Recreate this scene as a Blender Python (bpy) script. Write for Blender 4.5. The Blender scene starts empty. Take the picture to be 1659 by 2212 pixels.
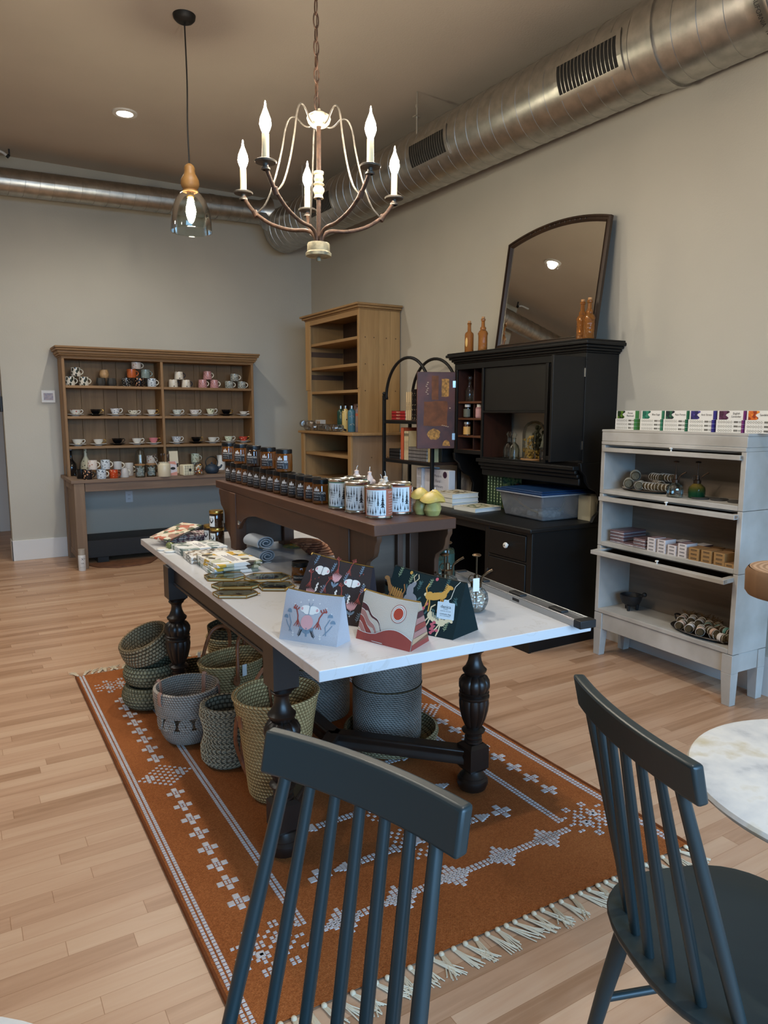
import bpy, bmesh, math, random
from math import sin, cos, pi, radians, sqrt, atan2
from mathutils import Matrix, Vector, noise

SC = bpy.context.scene
COL = SC.collection
random.seed(7)

# ------------------------------------------------------------------ camera
cam_data = bpy.data.cameras.new('camera')
cam = bpy.data.objects.new('camera', cam_data); COL.objects.link(cam)
cam_data.sensor_fit = 'HORIZONTAL'; cam_data.sensor_width = 36.0
cam_data.lens = 1543.28 / 1659 * 36.0
cam_data.clip_start = 0.05
YAW, PITCH, ROLL = radians(30.8819), radians(8.01528), radians(0.0936774)
fwd = Vector((sin(YAW) * cos(PITCH), cos(YAW) * cos(PITCH), -sin(PITCH)))
rgt = Vector((cos(YAW), -sin(YAW), 0)); upv = rgt.cross(fwd)
r2 = rgt * cos(ROLL) + upv * sin(ROLL); u2 = -rgt * sin(ROLL) + upv * cos(ROLL)
cam.matrix_world = Matrix(((r2.x, u2.x, -fwd.x, 0), (r2.y, u2.y, -fwd.y, 0), (r2.z, u2.z, -fwd.z, 1.45), (0, 0, 0, 1)))
SC.camera = cam

# ------------------------------------------------------------------ world, daylight, exposure
world = bpy.data.worlds.new('world'); SC.world = world; world.use_nodes = True
world.node_tree.nodes['Background'].inputs[0].default_value = (0.55, 0.72, 1.0, 1)
world.node_tree.nodes['Background'].inputs[1].default_value = 0.25
SC.view_settings.view_transform = 'Standard'; SC.view_settings.look = 'None'
SC.view_settings.gamma = 1.0; SC.view_settings.use_curve_mapping = False
SC.view_settings.exposure = 1.05
SC.cycles.use_denoising = True
SC.cycles.max_bounces = 8; SC.cycles.diffuse_bounces = 4; SC.cycles.glossy_bounces = 4
SC.cycles.transparent_max_bounces = 16; SC.cycles.transmission_bounces = 6
SC.cycles.sample_clamp_indirect = 4.0
SC.cycles.caustics_reflective = False; SC.cycles.caustics_refractive = False

def area_light(name, loc, target, sx, sy, power, color):
    d = bpy.data.lights.new(name, 'AREA'); d.shape = 'RECTANGLE'; d.size = sx; d.size_y = sy
    d.energy = power; d.color = color
    o = bpy.data.objects.new(name, d); COL.objects.link(o); o.location = loc
    o.rotation_euler = (Vector(target) - Vector(loc)).to_track_quat('-Z', 'Y').to_euler()
    return o
# open sky outside the shop window behind the photographer
area_light('sky_outside_window', (0.6, -8.5, 4.6), (0.9, -2.4, 1.4), 12.0, 7.5, 1900, (0.32, 0.62, 1.0))

# ------------------------------------------------------------------ small toolbox
def s2l(c):
    return tuple((x / 255 / 12.92) if x / 255 <= 0.04045 else ((x / 255 + 0.055) / 1.055) ** 2.4 for x in c[:3])
def rgba(c): return (*s2l(c), 1.0)

def tag(o, label, cat, group=None, kind=None):
    o['label'] = label; o['category'] = cat
    if group: o['group'] = group
    if kind: o['kind'] = kind
    return o
def thing(name, label, cat, loc=(0, 0, 0), rotz=0.0, group=None):
    o = bpy.data.objects.new(name, None); COL.objects.link(o); o.empty_display_size = 0.05
    o.location = loc; o.rotation_euler = (0, 0, rotz)
    return tag(o, label, cat, group)
def copy_tree(o, parent=None):
    c = o.copy(); COL.objects.link(c)
    if parent: c.parent = parent
    for ch in list(o.children): copy_tree(ch, c)
    return c
def dup(src, loc, rotz, label):
    c = copy_tree(src); c.location = loc
    if rotz is not None: c.rotation_euler = (0, 0, rotz)
    c['label'] = label
    return c

TEXTS = {}
def text_geo(s):
    if s not in TEXTS:
        cu = bpy.data.curves.new('t', 'FONT'); cu.body = s; cu.size = 1.0
        cu.align_x = 'CENTER'; cu.align_y = 'CENTER'; cu.resolution_u = 2
        o = bpy.data.objects.new('t', cu); COL.objects.link(o)
        bpy.context.view_layer.update()
        me = bpy.data.meshes.new_from_object(o.evaluated_get(bpy.context.evaluated_depsgraph_get()))
        TEXTS[s] = ([tuple(v.co) for v in me.vertices], [tuple(p.vertices) for p in me.polygons])
        bpy.data.objects.remove(o); bpy.data.curves.remove(cu); bpy.data.meshes.remove(me)
    return TEXTS[s]

ID = Matrix.Identity(4)
def TR(x, y, z): return Matrix.Translation((x, y, z))
def RX(a): return Matrix.Rotation(a, 4, 'X')
def RY(a): return Matrix.Rotation(a, 4, 'Y')
def RZ(a): return Matrix.Rotation(a, 4, 'Z')
def SCL(x, y, z): return Matrix.Diagonal((x, y, z, 1))

class MB:
    """collects shapes, then links them as one mesh object"""
    def __init__(self): self.v = []; self.f = []; self.m = []
    def add(self, vs, fs, mi=0, M=None):
        n = len(self.v)
        self.v += [tuple(M @ Vector(p)) for p in vs] if M is not None else [tuple(p) for p in vs]
        self.f += [tuple(i + n for i in q) for q in fs]; self.m += [mi] * len(fs)
        return self
    def box(self, x0, x1, y0, y1, z0, z1, mi=0, M=None):
        return self.add([(x0, y0, z0), (x1, y0, z0), (x1, y1, z0), (x0, y1, z0), (x0, y0, z1), (x1, y0, z1), (x1, y1, z1), (x0, y1, z1)],
                        [(0, 3, 2, 1), (4, 5, 6, 7), (0, 1, 5, 4), (1, 2, 6, 5), (2, 3, 7, 6), (3, 0, 4, 7)], mi, M)
    def hexa(self, p, mi=0, M=None):
        return self.add(p, [(0, 3, 2, 1), (4, 5, 6, 7), (0, 1, 5, 4), (1, 2, 6, 5), (2, 3, 7, 6), (3, 0, 4, 7)], mi, M)
    def lathe(self, prof, c=(0, 0, 0), n=24, mi=0, M=None, a0=0.0, a1=None, sx=1.0, sy=1.0):
        full = a1 is None; a1 = a0 + 2 * pi if full else a1
        k = n if full else n + 1
        vs, fs, ring = [], [], []
        for r, z in prof:
            if abs(r) < 1e-6 and full:
                ring.append([len(vs)]); vs.append((c[0], c[1], c[2] + z))
            else:
                ring.append(list(range(len(vs), len(vs) + k)))
                for i in range(k):
                    a = a0 + (a1 - a0) * i / n
                    vs.append((c[0] + sx * r * cos(a), c[1] + sy * r * sin(a), c[2] + z))
        for A, B in zip(ring, ring[1:]):
            for i in range(n):
                j = (i + 1) % k if full else i + 1
                if len(A) == 1 and len(B) == 1: continue
                if len(A) == 1: fs.append((A[0], B[j], B[i])[::-1])
                elif len(B) == 1: fs.append((A[i], A[j], B[0]))
                else: fs.append((A[i], A[j], B[j], B[i]))
        return self.add(vs, fs, mi, M)
    def tube(self, pts, r, n=8, mi=0, M=None, closed=False, flat=1.0):
        P = [Vector(p) for p in pts]; L = len(P)
        rs = r if isinstance(r, (list, tuple)) else [r] * L
        vs, fs = [], []; ref = None
        for i in range(L):
            if closed: t = P[(i + 1) % L] - P[i - 1]
            else: t = P[min(i + 1, L - 1)] - P[max(i - 1, 0)]
            t = t.normalized() if t.length > 1e-9 else Vector((0, 0, 1))
            if ref is None:
                ref = t.cross(Vector((0, 0, 1)))
                if ref.length < 0.05: ref = t.cross(Vector((0, 1, 0)))
            ref = (ref - t * ref.dot(t)).normalized(); b = t.cross(ref)
            for k in range(n):
                a = 2 * pi * k / n
                vs.append(tuple(P[i] + ref * (rs[i] * cos(a)) + b * (rs[i] * flat * sin(a))))
        for i in range(L if closed else L - 1):
            for k in range(n):
                a, b2 = i * n, ((i + 1) % L) * n
                fs.append((a + k, a + (k + 1) % n, b2 + (k + 1) % n, b2 + k))
        if not closed:
            fs.append(tuple(range(n))[::-1]); fs.append(tuple(range((L - 1) * n, L * n)))
        return self.add(vs, fs, mi, M)
    def prism(self, poly, z0, z1, mi=0, M=None):
        n = len(poly)
        vs = [(x, y, z0) for x, y in poly] + [(x, y, z1) for x, y in poly]
        fs = [tuple(range(n))[::-1], tuple(range(n, 2 * n))] + [(i, (i + 1) % n, n + (i + 1) % n, n + i) for i in range(n)]
        return self.add(vs, fs, mi, M)
    def poly(self, pts, mi=0, M=None): return self.add(pts, [tuple(range(len(pts)))], mi, M)
    def ball(self, c, r, nu=16, nv=10, mi=0, M=None):
        rx, ry, rz = r if isinstance(r, (tuple, list)) else (r, r, r)
        prof = [(sin(pi * i / nv), -cos(pi * i / nv)) for i in range(nv + 1)]
        prof[0] = (0, -1); prof[-1] = (0, 1)
        T = TR(*c) @ SCL(rx, ry, rz)
        return self.lathe(prof, n=nu, mi=mi, M=(M @ T) if M is not None else T)
    def text(self, s, size, M, mi=0, wrap=None, sx=1.0):
        vs, fs = text_geo(s)
        vs = [(x * size * sx, y * size, 0) for x, y, z in vs]
        if wrap: vs = [wrap(x, y) for x, y, z in vs]
        return self.add(vs, fs, mi, M)
    def build(self, name, mats, parent=None, bevel=0.0, seg=2, smooth=40, sub=0, loc=None, W=None):
        if W is not None:                      # shapes given in room coordinates, stored relative to the thing W
            inv = (Matrix.Translation(W.location) @ W.rotation_euler.to_matrix().to_4x4()).inverted()
            self.v = [tuple(inv @ Vector(p)) for p in self.v]
        me = bpy.data.meshes.new(name); me.from_pydata(self.v, [], self.f)
        for m in (mats if isinstance(mats, (list, tuple)) else [mats]): me.materials.append(m)
        me.polygons.foreach_set('material_index', self.m)
        me.polygons.foreach_set('use_smooth', [True] * len(self.f))
        me.set_sharp_from_angle(angle=radians(smooth)); me.update()
        o = bpy.data.objects.new(name, me); COL.objects.link(o)
        if parent: o.parent = parent
        if loc: o.location = loc
        if bevel:
            b = o.modifiers.new('bevel', 'BEVEL'); b.width = bevel; b.segments = seg; b.limit_method = 'ANGLE'; b.angle_limit = radians(40)
            b.harden_normals = False
        if sub:
            s = o.modifiers.new('sub', 'SUBSURF'); s.levels = sub; s.render_levels = sub
        return o

def arc(c, r, a0, a1, n): return [(c[0] + r * cos(a0 + (a1 - a0) * i / n), c[1] + r * sin(a0 + (a1 - a0) * i / n)) for i in range(n + 1)]
def spline(pts, n=6):
    """Catmull-Rom through the points"""
    P = [Vector(p) for p in pts]; P = [P[0] * 2 - P[1]] + P + [P[-1] * 2 - P[-2]]; out = []
    for i in range(1, len(P) - 2):
        for k in range(n):
            t = k / n
            out.append(0.5 * ((2 * P[i]) + (-P[i - 1] + P[i + 1]) * t + (2 * P[i - 1] - 5 * P[i] + 4 * P[i + 1] - P[i + 2]) * t * t + (-P[i - 1] + 3 * P[i] - 3 * P[i + 1] + P[i + 2]) * t ** 3))
    out.append(P[-2]); return [tuple(p) for p in out]

# ------------------------------------------------------------------ materials
def newmat(name):
    m = bpy.data.materials.new(name); m.use_nodes = True
    return m, m.node_tree, m.node_tree.nodes['Principled BSDF']
def ramp(nt, stops, fac, mode='LINEAR'):
    r = nt.nodes.new('ShaderNodeValToRGB'); r.color_ramp.interpolation = mode
    e = r.color_ramp.elements
    while len(e) > 1: e.remove(e[-1])
    e[0].position = stops[0][0]; e[0].color = rgba(stops[0][1])
    for p, c in stops[1:]:
        x = e.new(p); x.color = rgba(c)
    nt.links.new(fac, r.inputs[0]); return r.outputs[0]
def coords(nt, scale=(1, 1, 1), kind='Object', rot=(0, 0, 0)):
    tc = nt.nodes.new('ShaderNodeTexCoord'); mp = nt.nodes.new('ShaderNodeMapping')
    mp.inputs['Scale'].default_value = scale; mp.inputs['Rotation'].default_value = rot
    nt.links.new(tc.outputs[kind], mp.inputs[0]); return mp.outputs[0]
def tex(nt, kind, vec, **kw):
    t = nt.nodes.new('ShaderNodeTex' + kind)
    for k, v in kw.items():
        if k in t.inputs: t.inputs[k].default_value = v
        else: setattr(t, k, v)
    nt.links.new(vec, t.inputs['Vector']); return t
def bump(nt, b, height, strength=0.2, dist=0.01):
    n = nt.nodes.new('ShaderNodeBump'); n.inputs['Strength'].default_value = strength; n.inputs['Distance'].default_value = dist
    nt.links.new(height, n.inputs['Height']); nt.links.new(n.outputs[0], b.inputs['Normal'])
def plain(name, col, rough=0.5, metal=0.0, spec=0.5, coat=0.0, noisy=0.0, nscale=8.0, bmp=0.0, bscale=120.0):
    m, nt, b = newmat(name)
    b.inputs['Base Color'].default_value = rgba(col); b.inputs['Roughness'].default_value = rough
    b.inputs['Metallic'].default_value = metal; b.inputs['Specular IOR Level'].default_value = spec
    b.inputs['Coat Weight'].default_value = coat
    if noisy:
        t = tex(nt, 'Noise', coords(nt), Scale=nscale, Detail=5.0)
        lo = tuple(max(0, x * (1 - noisy)) for x in col); hi = tuple(min(255, x * (1 + noisy * .6)) for x in col)
        nt.links.new(ramp(nt, [(0.3, lo), (0.7, hi)], t.outputs[0]), b.inputs['Base Color'])
    if bmp:
        t2 = tex(nt, 'Noise', coords(nt), Scale=bscale, Detail=3.0); bump(nt, b, t2.outputs[0], bmp, 0.004)
    return m
def wood(name, dark, mid, light, axis='X', rough=0.5, scale=1.0, coat=0.0, knots=0.0):
    m, nt, b = newmat(name)
    s = {'X': (1.2, 14, 14), 'Y': (14, 1.2, 14), 'Z': (14, 14, 1.2)}[axis]
    s = tuple(x * scale for x in s)
    n1 = tex(nt, 'Noise', coords(nt, s), Scale=1.6, Detail=7.0, Roughness=0.62, Distortion=0.6)
    n2 = tex(nt, 'Noise', coords(nt, tuple(x * 0.22 for x in s)), Scale=1.5, Detail=3.0)
    mx = nt.nodes.new('ShaderNodeMath'); mx.operation = 'MULTIPLY_ADD'
    nt.links.new(n1.outputs[0], mx.inputs[0]); mx.inputs[1].default_value = 0.252
    ml = nt.nodes.new('ShaderNodeMath'); ml.operation = 'MULTIPLY'; ml.inputs[1].default_value = 0.38
    nt.links.new(n2.outputs[0], ml.inputs[0]); nt.links.new(ml.outputs[0], mx.inputs[2])
    nt.links.new(ramp(nt, [(0.30, dark), (0.5, mid), (0.68, light)], mx.outputs[0]), b.inputs['Base Color'])
    b.inputs['Roughness'].default_value = rough; b.inputs['Coat Weight'].default_value = coat
    bump(nt, b, n1.outputs[0], 0.12, 0.003)
    return m
def glassy(name, tint=(255, 255, 255), rough=0.03, refl=0.12, tintw=1.0):
    """thin clear glass: transparent with a fresnel sheen"""
    m = bpy.data.materials.new(name); m.use_nodes = True; nt = m.node_tree; nt.nodes.clear()
    out = nt.nodes.new('ShaderNodeOutputMaterial'); mix = nt.nodes.new('ShaderNodeMixShader')
    tr = nt.nodes.new('ShaderNodeBsdfTransparent'); gl = nt.nodes.new('ShaderNodeBsdfGlossy'); fr = nt.nodes.new('ShaderNodeLayerWeight')
    tr.inputs[0].default_value = rgba(tint); gl.inputs['Roughness'].default_value = rough
    fr.inputs[0].default_value = 0.25
    ad = nt.nodes.new('ShaderNodeMath'); ad.operation = 'MULTIPLY_ADD'; ad.inputs[1].default_value = 0.75; ad.inputs[2].default_value = refl * 0.4
    nt.links.new(fr.outputs['Fresnel'], ad.inputs[0]); nt.links.new(ad.outputs[0], mix.inputs[0])
    nt.links.new(tr.outputs[0], mix.inputs[1]); nt.links.new(gl.outputs[0], mix.inputs[2]); nt.links.new(mix.outputs[0], out.inputs[0])
    return m
def emit(name, col, strength):
    m = bpy.data.materials.new(name); m.use_nodes = True; nt = m.node_tree; nt.nodes.clear()
    out = nt.nodes.new('ShaderNodeOutputMaterial'); e = nt.nodes.new('ShaderNodeEmission')
    e.inputs[0].default_value = rgba(col); e.inputs[1].default_value = strength
    nt.links.new(e.outputs[0], out.inputs[0]); return m
def speckle(name, base, spots, scale=60.0, thresh=0.35, rough=0.25, kind='Voronoi', stretch=(1, 1, 1)):
    """two-tone printed or speckled pattern"""
    m, nt, b = newmat(name)
    if kind == 'Voronoi': t = tex(nt, 'Voronoi', coords(nt, stretch), Scale=scale); o = t.outputs['Distance']
    else: t = tex(nt, 'Noise', coords(nt, stretch), Scale=scale, Detail=2.0); o = t.outputs[0]
    nt.links.new(ramp(nt, [(0.0, spots), (thresh, base)], o, 'CONSTANT'), b.inputs['Base Color'])
    b.inputs['Roughness'].default_value = rough
    return m
def multi(name, cols, scale=40.0, rough=0.6, stretch=(1, 1, 1), bmp=0.0):
    """printed cloth or paper of several colours in patches"""
    m, nt, b = newmat(name)
    t = tex(nt, 'Voronoi', coords(nt, stretch), Scale=scale, Randomness=1.0)
    sp = nt.nodes.new('ShaderNodeSeparateColor'); nt.links.new(t.outputs['Color'], sp.inputs[0])
    k = len(cols)
    nt.links.new(ramp(nt, [(i / k, c) for i, c in enumerate(cols)], sp.outputs[0], 'CONSTANT'), b.inputs['Base Color'])
    b.inputs['Roughness'].default_value = rough
    if bmp: bump(nt, b, t.outputs['Distance'], bmp, 0.003)
    return m
def woven(name, dark, light, scale=90.0, rough=0.85, squash=(1, 1, 1), strength=0.6):
    m, nt, b = newmat(name)
    t = tex(nt, 'Noise', coords(nt, squash), Scale=scale, Detail=3.0)
    n = tex(nt, 'Noise', coords(nt), Scale=9.0, Detail=3.0)
    ad = nt.nodes.new('ShaderNodeMath'); ad.operation = 'MULTIPLY_ADD'; ad.inputs[1].default_value = 0.25
    nt.links.new(t.outputs[0], ad.inputs[0])
    ml = nt.nodes.new('ShaderNodeMath'); ml.operation = 'MULTIPLY'; ml.inputs[1].default_value = 0.4
    nt.links.new(n.outputs[0], ml.inputs[0]); nt.links.new(ml.outputs[0], ad.inputs[2])
    nt.links.new(ramp(nt, [(0.33, dark), (0.66, light)], ad.outputs[0]), b.inputs['Base Color'])
    b.inputs['Roughness'].default_value = rough; b.inputs['Specular IOR Level'].default_value = 0.2
    bump(nt, b, t.outputs[0], strength, 0.004)
    return m

M_white = plain('white_ceramic', (228, 224, 214), 0.25)
M_black = plain('black_gloss', (14, 14, 16), 0.2)
M_blackmatte = plain('black_matte', (18, 18, 18), 0.55)
M_paper = plain('white_paper', (232, 230, 224), 0.7)
M_ink = plain('dark_ink', (28, 26, 26), 0.7)
M_clear = glassy('clear_glass', (244, 248, 246))
M_brass = plain('brass', (196, 158, 84), 0.28, 1.0)
M_steel = plain('bright_steel', (190, 190, 188), 0.25, 1.0)


# ------------------------------------------------------------------ the room
def floor_mat():
    m, nt, b = newmat('maple_strip_floor')
    v = coords(nt)
    def mth(op, a, b2=None, c=None):
        q = nt.nodes.new('ShaderNodeMath'); q.operation = op
        for k, x in enumerate((a, b2, c)):
            if x is None: continue
            if isinstance(x, (int, float)): q.inputs[k].default_value = x
            else: nt.links.new(x, q.inputs[k])
        return q.outputs[0]
    xyz = nt.nodes.new('ShaderNodeSeparateXYZ'); nt.links.new(v, xyz.inputs[0])
    yr = mth('DIVIDE', xyz.outputs[1], 0.062); row = mth('FLOOR', yr)
    w1 = nt.nodes.new('ShaderNodeTexWhiteNoise'); w1.noise_dimensions = '1D'; nt.links.new(row, w1.inputs['W'])
    xs = mth('ADD', mth('DIVIDE', xyz.outputs[0], 0.78), mth('MULTIPLY', w1.outputs['Value'], 7.0)); bd = mth('FLOOR', xs)
    cb = nt.nodes.new('ShaderNodeCombineXYZ'); nt.links.new(row, cb.inputs[0]); nt.links.new(bd, cb.inputs[1])
    w2 = nt.nodes.new('ShaderNodeTexWhiteNoise'); w2.noise_dimensions = '2D'; nt.links.new(cb.outputs[0], w2.inputs['Vector'])
    tone = w2.outputs['Value']
    ey = mth('ABSOLUTE', mth('SUBTRACT', mth('FRACT', yr), 0.5)); ex = mth('ABSOLUTE', mth('SUBTRACT', mth('FRACT', xs), 0.5))
    gap = mth('MAXIMUM', mth('GREATER_THAN', ey, 0.490), mth('GREATER_THAN', ex, 0.4988))
    # grain runs along x and is shifted from board to board
    cmb = nt.nodes.new('ShaderNodeCombineXYZ'); 
    ml = nt.nodes.new('ShaderNodeMath'); ml.operation = 'MULTIPLY'; ml.inputs[1].default_value = 37.0; nt.links.new(tone, ml.inputs[0])
    nt.links.new(ml.outputs[0], cmb.inputs[0]); nt.links.new(ml.outputs[0], cmb.inputs[2])
    va = nt.nodes.new('ShaderNodeVectorMath'); va.operation = 'ADD'; nt.links.new(v, va.inputs[0]); nt.links.new(cmb.outputs[0], va.inputs[1])
    mp = nt.nodes.new('ShaderNodeMapping'); mp.inputs['Scale'].default_value = (1.6, 22, 5); nt.links.new(va.outputs[0], mp.inputs[0])
    g = tex(nt, 'Noise', mp.outputs[0], Scale=1.0, Detail=6.0, Roughness=0.6, Distortion=1.2)
    g2 = tex(nt, 'Noise', mp.outputs[0], Scale=0.35, Detail=2.0, Distortion=2.0)
    a = nt.nodes.new('ShaderNodeMath'); a.operation = 'MULTIPLY_ADD'; a.inputs[1].default_value = 0.27; nt.links.new(tone, a.inputs[0])
    c = nt.nodes.new('ShaderNodeMath'); c.operation = 'MULTIPLY_ADD'; c.inputs[1].default_value = 0.34; nt.links.new(g.outputs[0], c.inputs[0])
    d = nt.nodes.new('ShaderNodeMath'); d.operation = 'MULTIPLY'; d.inputs[1].default_value = 0.24; nt.links.new(g2.outputs[0], d.inputs[0])
    nt.links.new(d.outputs[0], c.inputs[2]); nt.links.new(c.outputs[0], a.inputs[2])
    col = ramp(nt, [(0.24, (158, 120, 90)), (0.42, (188, 150, 120)), (0.6, (200, 166, 136)), (0.78, (212, 184, 158))], a.outputs[0])
    mix = nt.nodes.new('ShaderNodeMixRGB'); mix.blend_type = 'MULTIPLY'; nt.links.new(gap, mix.inputs[0])
    nt.links.new(col, mix.inputs[1]); mix.inputs[2].default_value = (0.62, 0.52, 0.42, 1)
    nt.links.new(mix.outputs[0], b.inputs['Base Color'])
    b.inputs['Roughness'].default_value = 0.36; b.inputs['Specular IOR Level'].default_value = 0.4
    bump(nt, b, g.outputs[0], 0.04, 0.002)
    return m
def plaster(name, col, strength=0.25):
    m, nt, b = newmat(name)
    n = tex(nt, 'Noise', coords(nt), Scale=1.1, Detail=3.0)
    lo = tuple(x * 0.96 for x in col)
    nt.links.new(ramp(nt, [(0.35, lo), (0.65, col)], n.outputs[0]), b.inputs['Base Color'])
    t = tex(nt, 'Noise', coords(nt), Scale=95.0, Detail=4.0, Roughness=0.6); bump(nt, b, t.outputs[0], strength, 0.004)
    b.inputs['Roughness'].default_value = 0.75; b.inputs['Specular IOR Level'].default_value = 0.25
    return m
M_floor = floor_mat()
M_wall = plaster('sage_beige_paint', (190, 185, 172))
M_ceiling = plaster('ceiling_paint', (192, 182, 170), 0.35)
M_trim = plain('white_trim_paint', (214, 212, 208), 0.4)
def struct(name, mb, m, **kw):
    o = mb.build(name, m, **kw); o['kind'] = 'structure'; return o
YB, ZC = 7.71, 3.755
WX = lambda y: 3.632 - (7.71 - y) * 0.0214
struct('floor', MB().box(-3.4, 4.0, -2.6, 10.2, -0.1, 0.0), M_floor)
struct('ceiling', MB().box(-3.4, 4.0, -2.6, 10.2, ZC, ZC + 0.1), M_ceiling)
struct('wall_back', MB().box(0.412, 3.9, YB, YB + 0.16, 0, ZC), M_wall)
struct('wall_right', MB().prism([(WX(-2.6), -2.6), (WX(-2.6) + 0.3, -2.6), (WX(8.2) + 0.3, 7.9), (WX(7.9), 7.9)], 0, ZC), M_wall)
struct('wall_left', MB().box(-3.4, -3.2, -2.6, 10.2, 0, ZC), M_wall)
struct('wall_hall', MB().box(-3.2, 3.0, 9.75, 9.9, 0, ZC).box(1.6, 1.7, YB + 0.16, 9.75, 0, ZC), M_wall)
# window wall behind the photographer: opening with sill and mullions
struct('wall_front', MB().box(-3.2, -1.5, -2.6, -2.42, 0, ZC).box(3.2, 3.7, -2.6, -2.42, 0, ZC).box(-1.5, 3.2, -2.6, -2.42, 0, 0.35).box(-1.5, 3.2, -2.6, -2.42, 2.75, ZC), M_wall)
wf = MB()
for x in (-1.5, 0.05, 1.6, 3.14): wf.box(x, x + 0.06, -2.56, -2.48, 0.35, 2.75)
for z in (0.35, 2.69): wf.box(-1.5, 3.2, -2.56, -2.48, z, z + 0.06)
struct('window_1', wf, M_trim)
bb = MB().box(0.400, 3.62, YB - 0.016, YB, 0, 0.20).box(0.400, 0.412, YB - 0.016, YB + 0.17, 0, 0.20)
struct('baseboard_back', bb, M_trim, bevel=0.003)
struct('baseboard_right', MB().prism([(WX(-2.4) - 0.016, -2.4), (WX(-2.4), -2.4), (WX(7.69), 7.69), (WX(7.69) - 0.016, 7.69)], 0, 0.20), M_trim)
# passage beside the back wall: white casing and a wooden door
hall = MB().box(0.391, 0.506, 9.70, 9.75, 0, 2.15)
struct('trim_1', hall, M_trim, bevel=0.004)
M_door = wood('hall_door_wood', (120, 84, 52), (150, 108, 70), (170, 128, 88), 'Z', 0.5)
dr = MB().box(-0.85, 0.386, 9.71, 9.75, 0, 2.08)
struct('door_1', dr, M_door)
# black latch box on the wall end
lb = MB().box(0.392, 0.411, 0.405, 0, 0, 0) if False else MB().box(0.386, 0.412, 7.735, 7.79, 1.44, 1.585)
tag(lb.build('door_closer', M_blackmatte, bevel=0.004), 'narrow black box fixed to the end of the back wall by the passage', 'door hardware')

# ------------------------------------------------------------------ wall plates
t = thing('wall_thermostat', 'square white framed plate with a brown screen on the back wall beside the cup hutch', 'thermostat', (0.806, YB, 1.588))
MB().box(-0.062, 0.062, -0.018, 0, -0.06, 0.06).build('housing', plain('plate_white', (220, 214, 204), 0.4), t, bevel=0.004)
MB().box(-0.042, 0.042, -0.0195, -0.0175, -0.035, 0.032).build('screen', multi('thermostat_screen', [(120, 84, 66), (140, 98, 74), (110, 78, 70), (150, 112, 92)], 70, 0.3), t)
t = thing('wall_outlet', 'white duplex power outlet on the back wall under the cup hutch', 'outlet', (1.515, YB, 0.566))
MB().box(-0.036, 0.036, -0.006, 0, -0.058, 0.058).build('cover_plate', plain('outlet_white', (214, 214, 212), 0.4), t, bevel=0.002)
for z in (-0.02, 0.02):
    s = MB().prism([(-.016, -.012), (.016, -.012), (.016, .012), (-.016, .012)], 0, 0.003, M=TR(0, -0.006, z) @ RX(pi / 2)).build('socket', M_trim, t, bevel=0.003)
    MB().box(-0.008, -0.005, -0.0098, -0.009, z - 0.005, z + 0.006).box(0.005, 0.008, -0.0098, -0.009, z - 0.005, z + 0.006).build('slot', M_ink, s)

# ------------------------------------------------------------------ ceiling downlights
def downlight(x, y, label):
    t = thing('recessed_downlight', label, 'ceiling light', (x, y, ZC), 0, 'recessed ceiling downlights')
    MB().lathe([(0.062, -0.001), (0.062, -0.012), (0.092, -0.012), (0.096, -0.004), (0.096, 0)], n=32).build('trim_ring', M_trim, t)
    MB().lathe([(0.0, -0.004), (0.062, -0.004)], n=32).build('lens', emit('downlight_glow', (255, 244, 222), 26), t)
    d = bpy.data.lights.new('downlight_beam', 'SPOT'); d.energy = DOWN_W; d.color = (1.0, 0.96, 0.88); d.spot_size = radians(150); d.spot_blend = 0.7; d.shadow_soft_size = 0.05
    o = bpy.data.objects.new('downlight_beam', d); COL.objects.link(o); o.parent = t; o.location = (0, 0, -0.02)
    return t
DOWN_W = 46
downlight(1.315, 6.15, 'glowing round recessed light in the ceiling beyond the glass pendant')
for x, y in ((1.315, 3.55), (1.315, 0.75), (-1.6, 6.15), (-1.6, 3.55)):
    downlight(x, y, 'round recessed ceiling light over the part of the shop outside the view')

# ------------------------------------------------------------------ ventilation ducts
def metal_duct(name, a, bcol, rough):
    m, nt, b = newmat(name)
    n = tex(nt, 'Noise', coords(nt, (1, 1, 1)), Scale=14.0, Detail=5.0)
    nt.links.new(ramp(nt, [(0.35, a), (0.65, bcol)], n.outputs[0]), b.inputs['Base Color'])
    b.inputs['Metallic'].default_value = 1.0; b.inputs['Roughness'].default_value = rough
    n2 = tex(nt, 'Noise', coords(nt, (3, 3, 3)), Scale=60.0, Detail=4.0); bump(nt, b, n2.outputs[0], 0.03, 0.002)
    return m
M_duct = metal_duct('galvanised_steel', (168, 166, 160), (190, 187, 180), 0.36)
M_ductdark = plain('duct_inside_shade', (10, 10, 10), 0.7)
def spiral_duct(r, L, pitch=0.13, seam=0.003):
    """tube along local y with a raised spiral seam"""
    mb = MB(); n = 40; vs, fs = [], []
    k = 0; rows = []
    # one helical strip: seam vertices rise along the helix
    steps = int(L / pitch); prof = [(0.0, 0), (0.25, 0), (0.475, 0), (0.485, seam), (0.515, seam), (0.525, 0), (0.75, 0), (1.0, 0)]
    for i in range(n + 1):
        ang = 2 * pi * i / n; row = []
        for s in range(-1, steps + 1):
            for f, h in prof[:-1]:
                y = (s + f + i / n) * pitch
                y = min(max(y, 0), L)
                row.append((( r + h) * cos(ang), y, (r + h) * sin(ang)))
        rows.append(row)
    W = len(rows[0])
    for row in rows: vs += row
    for i in range(n):
        for j in range(W - 1): fs.append((i * W + j, i * W + j + 1, (i + 1) * W + j + 1, (i + 1) * W + j))
    return mb.add(vs, fs)
TH = radians(1.847)
t = thing('main_duct', 'large spiral galvanised air duct running along the top of the mirror wall', 'air duct', (3.275 + 0.0322 * 1.35, 2.65, 3.355), TH)
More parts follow.
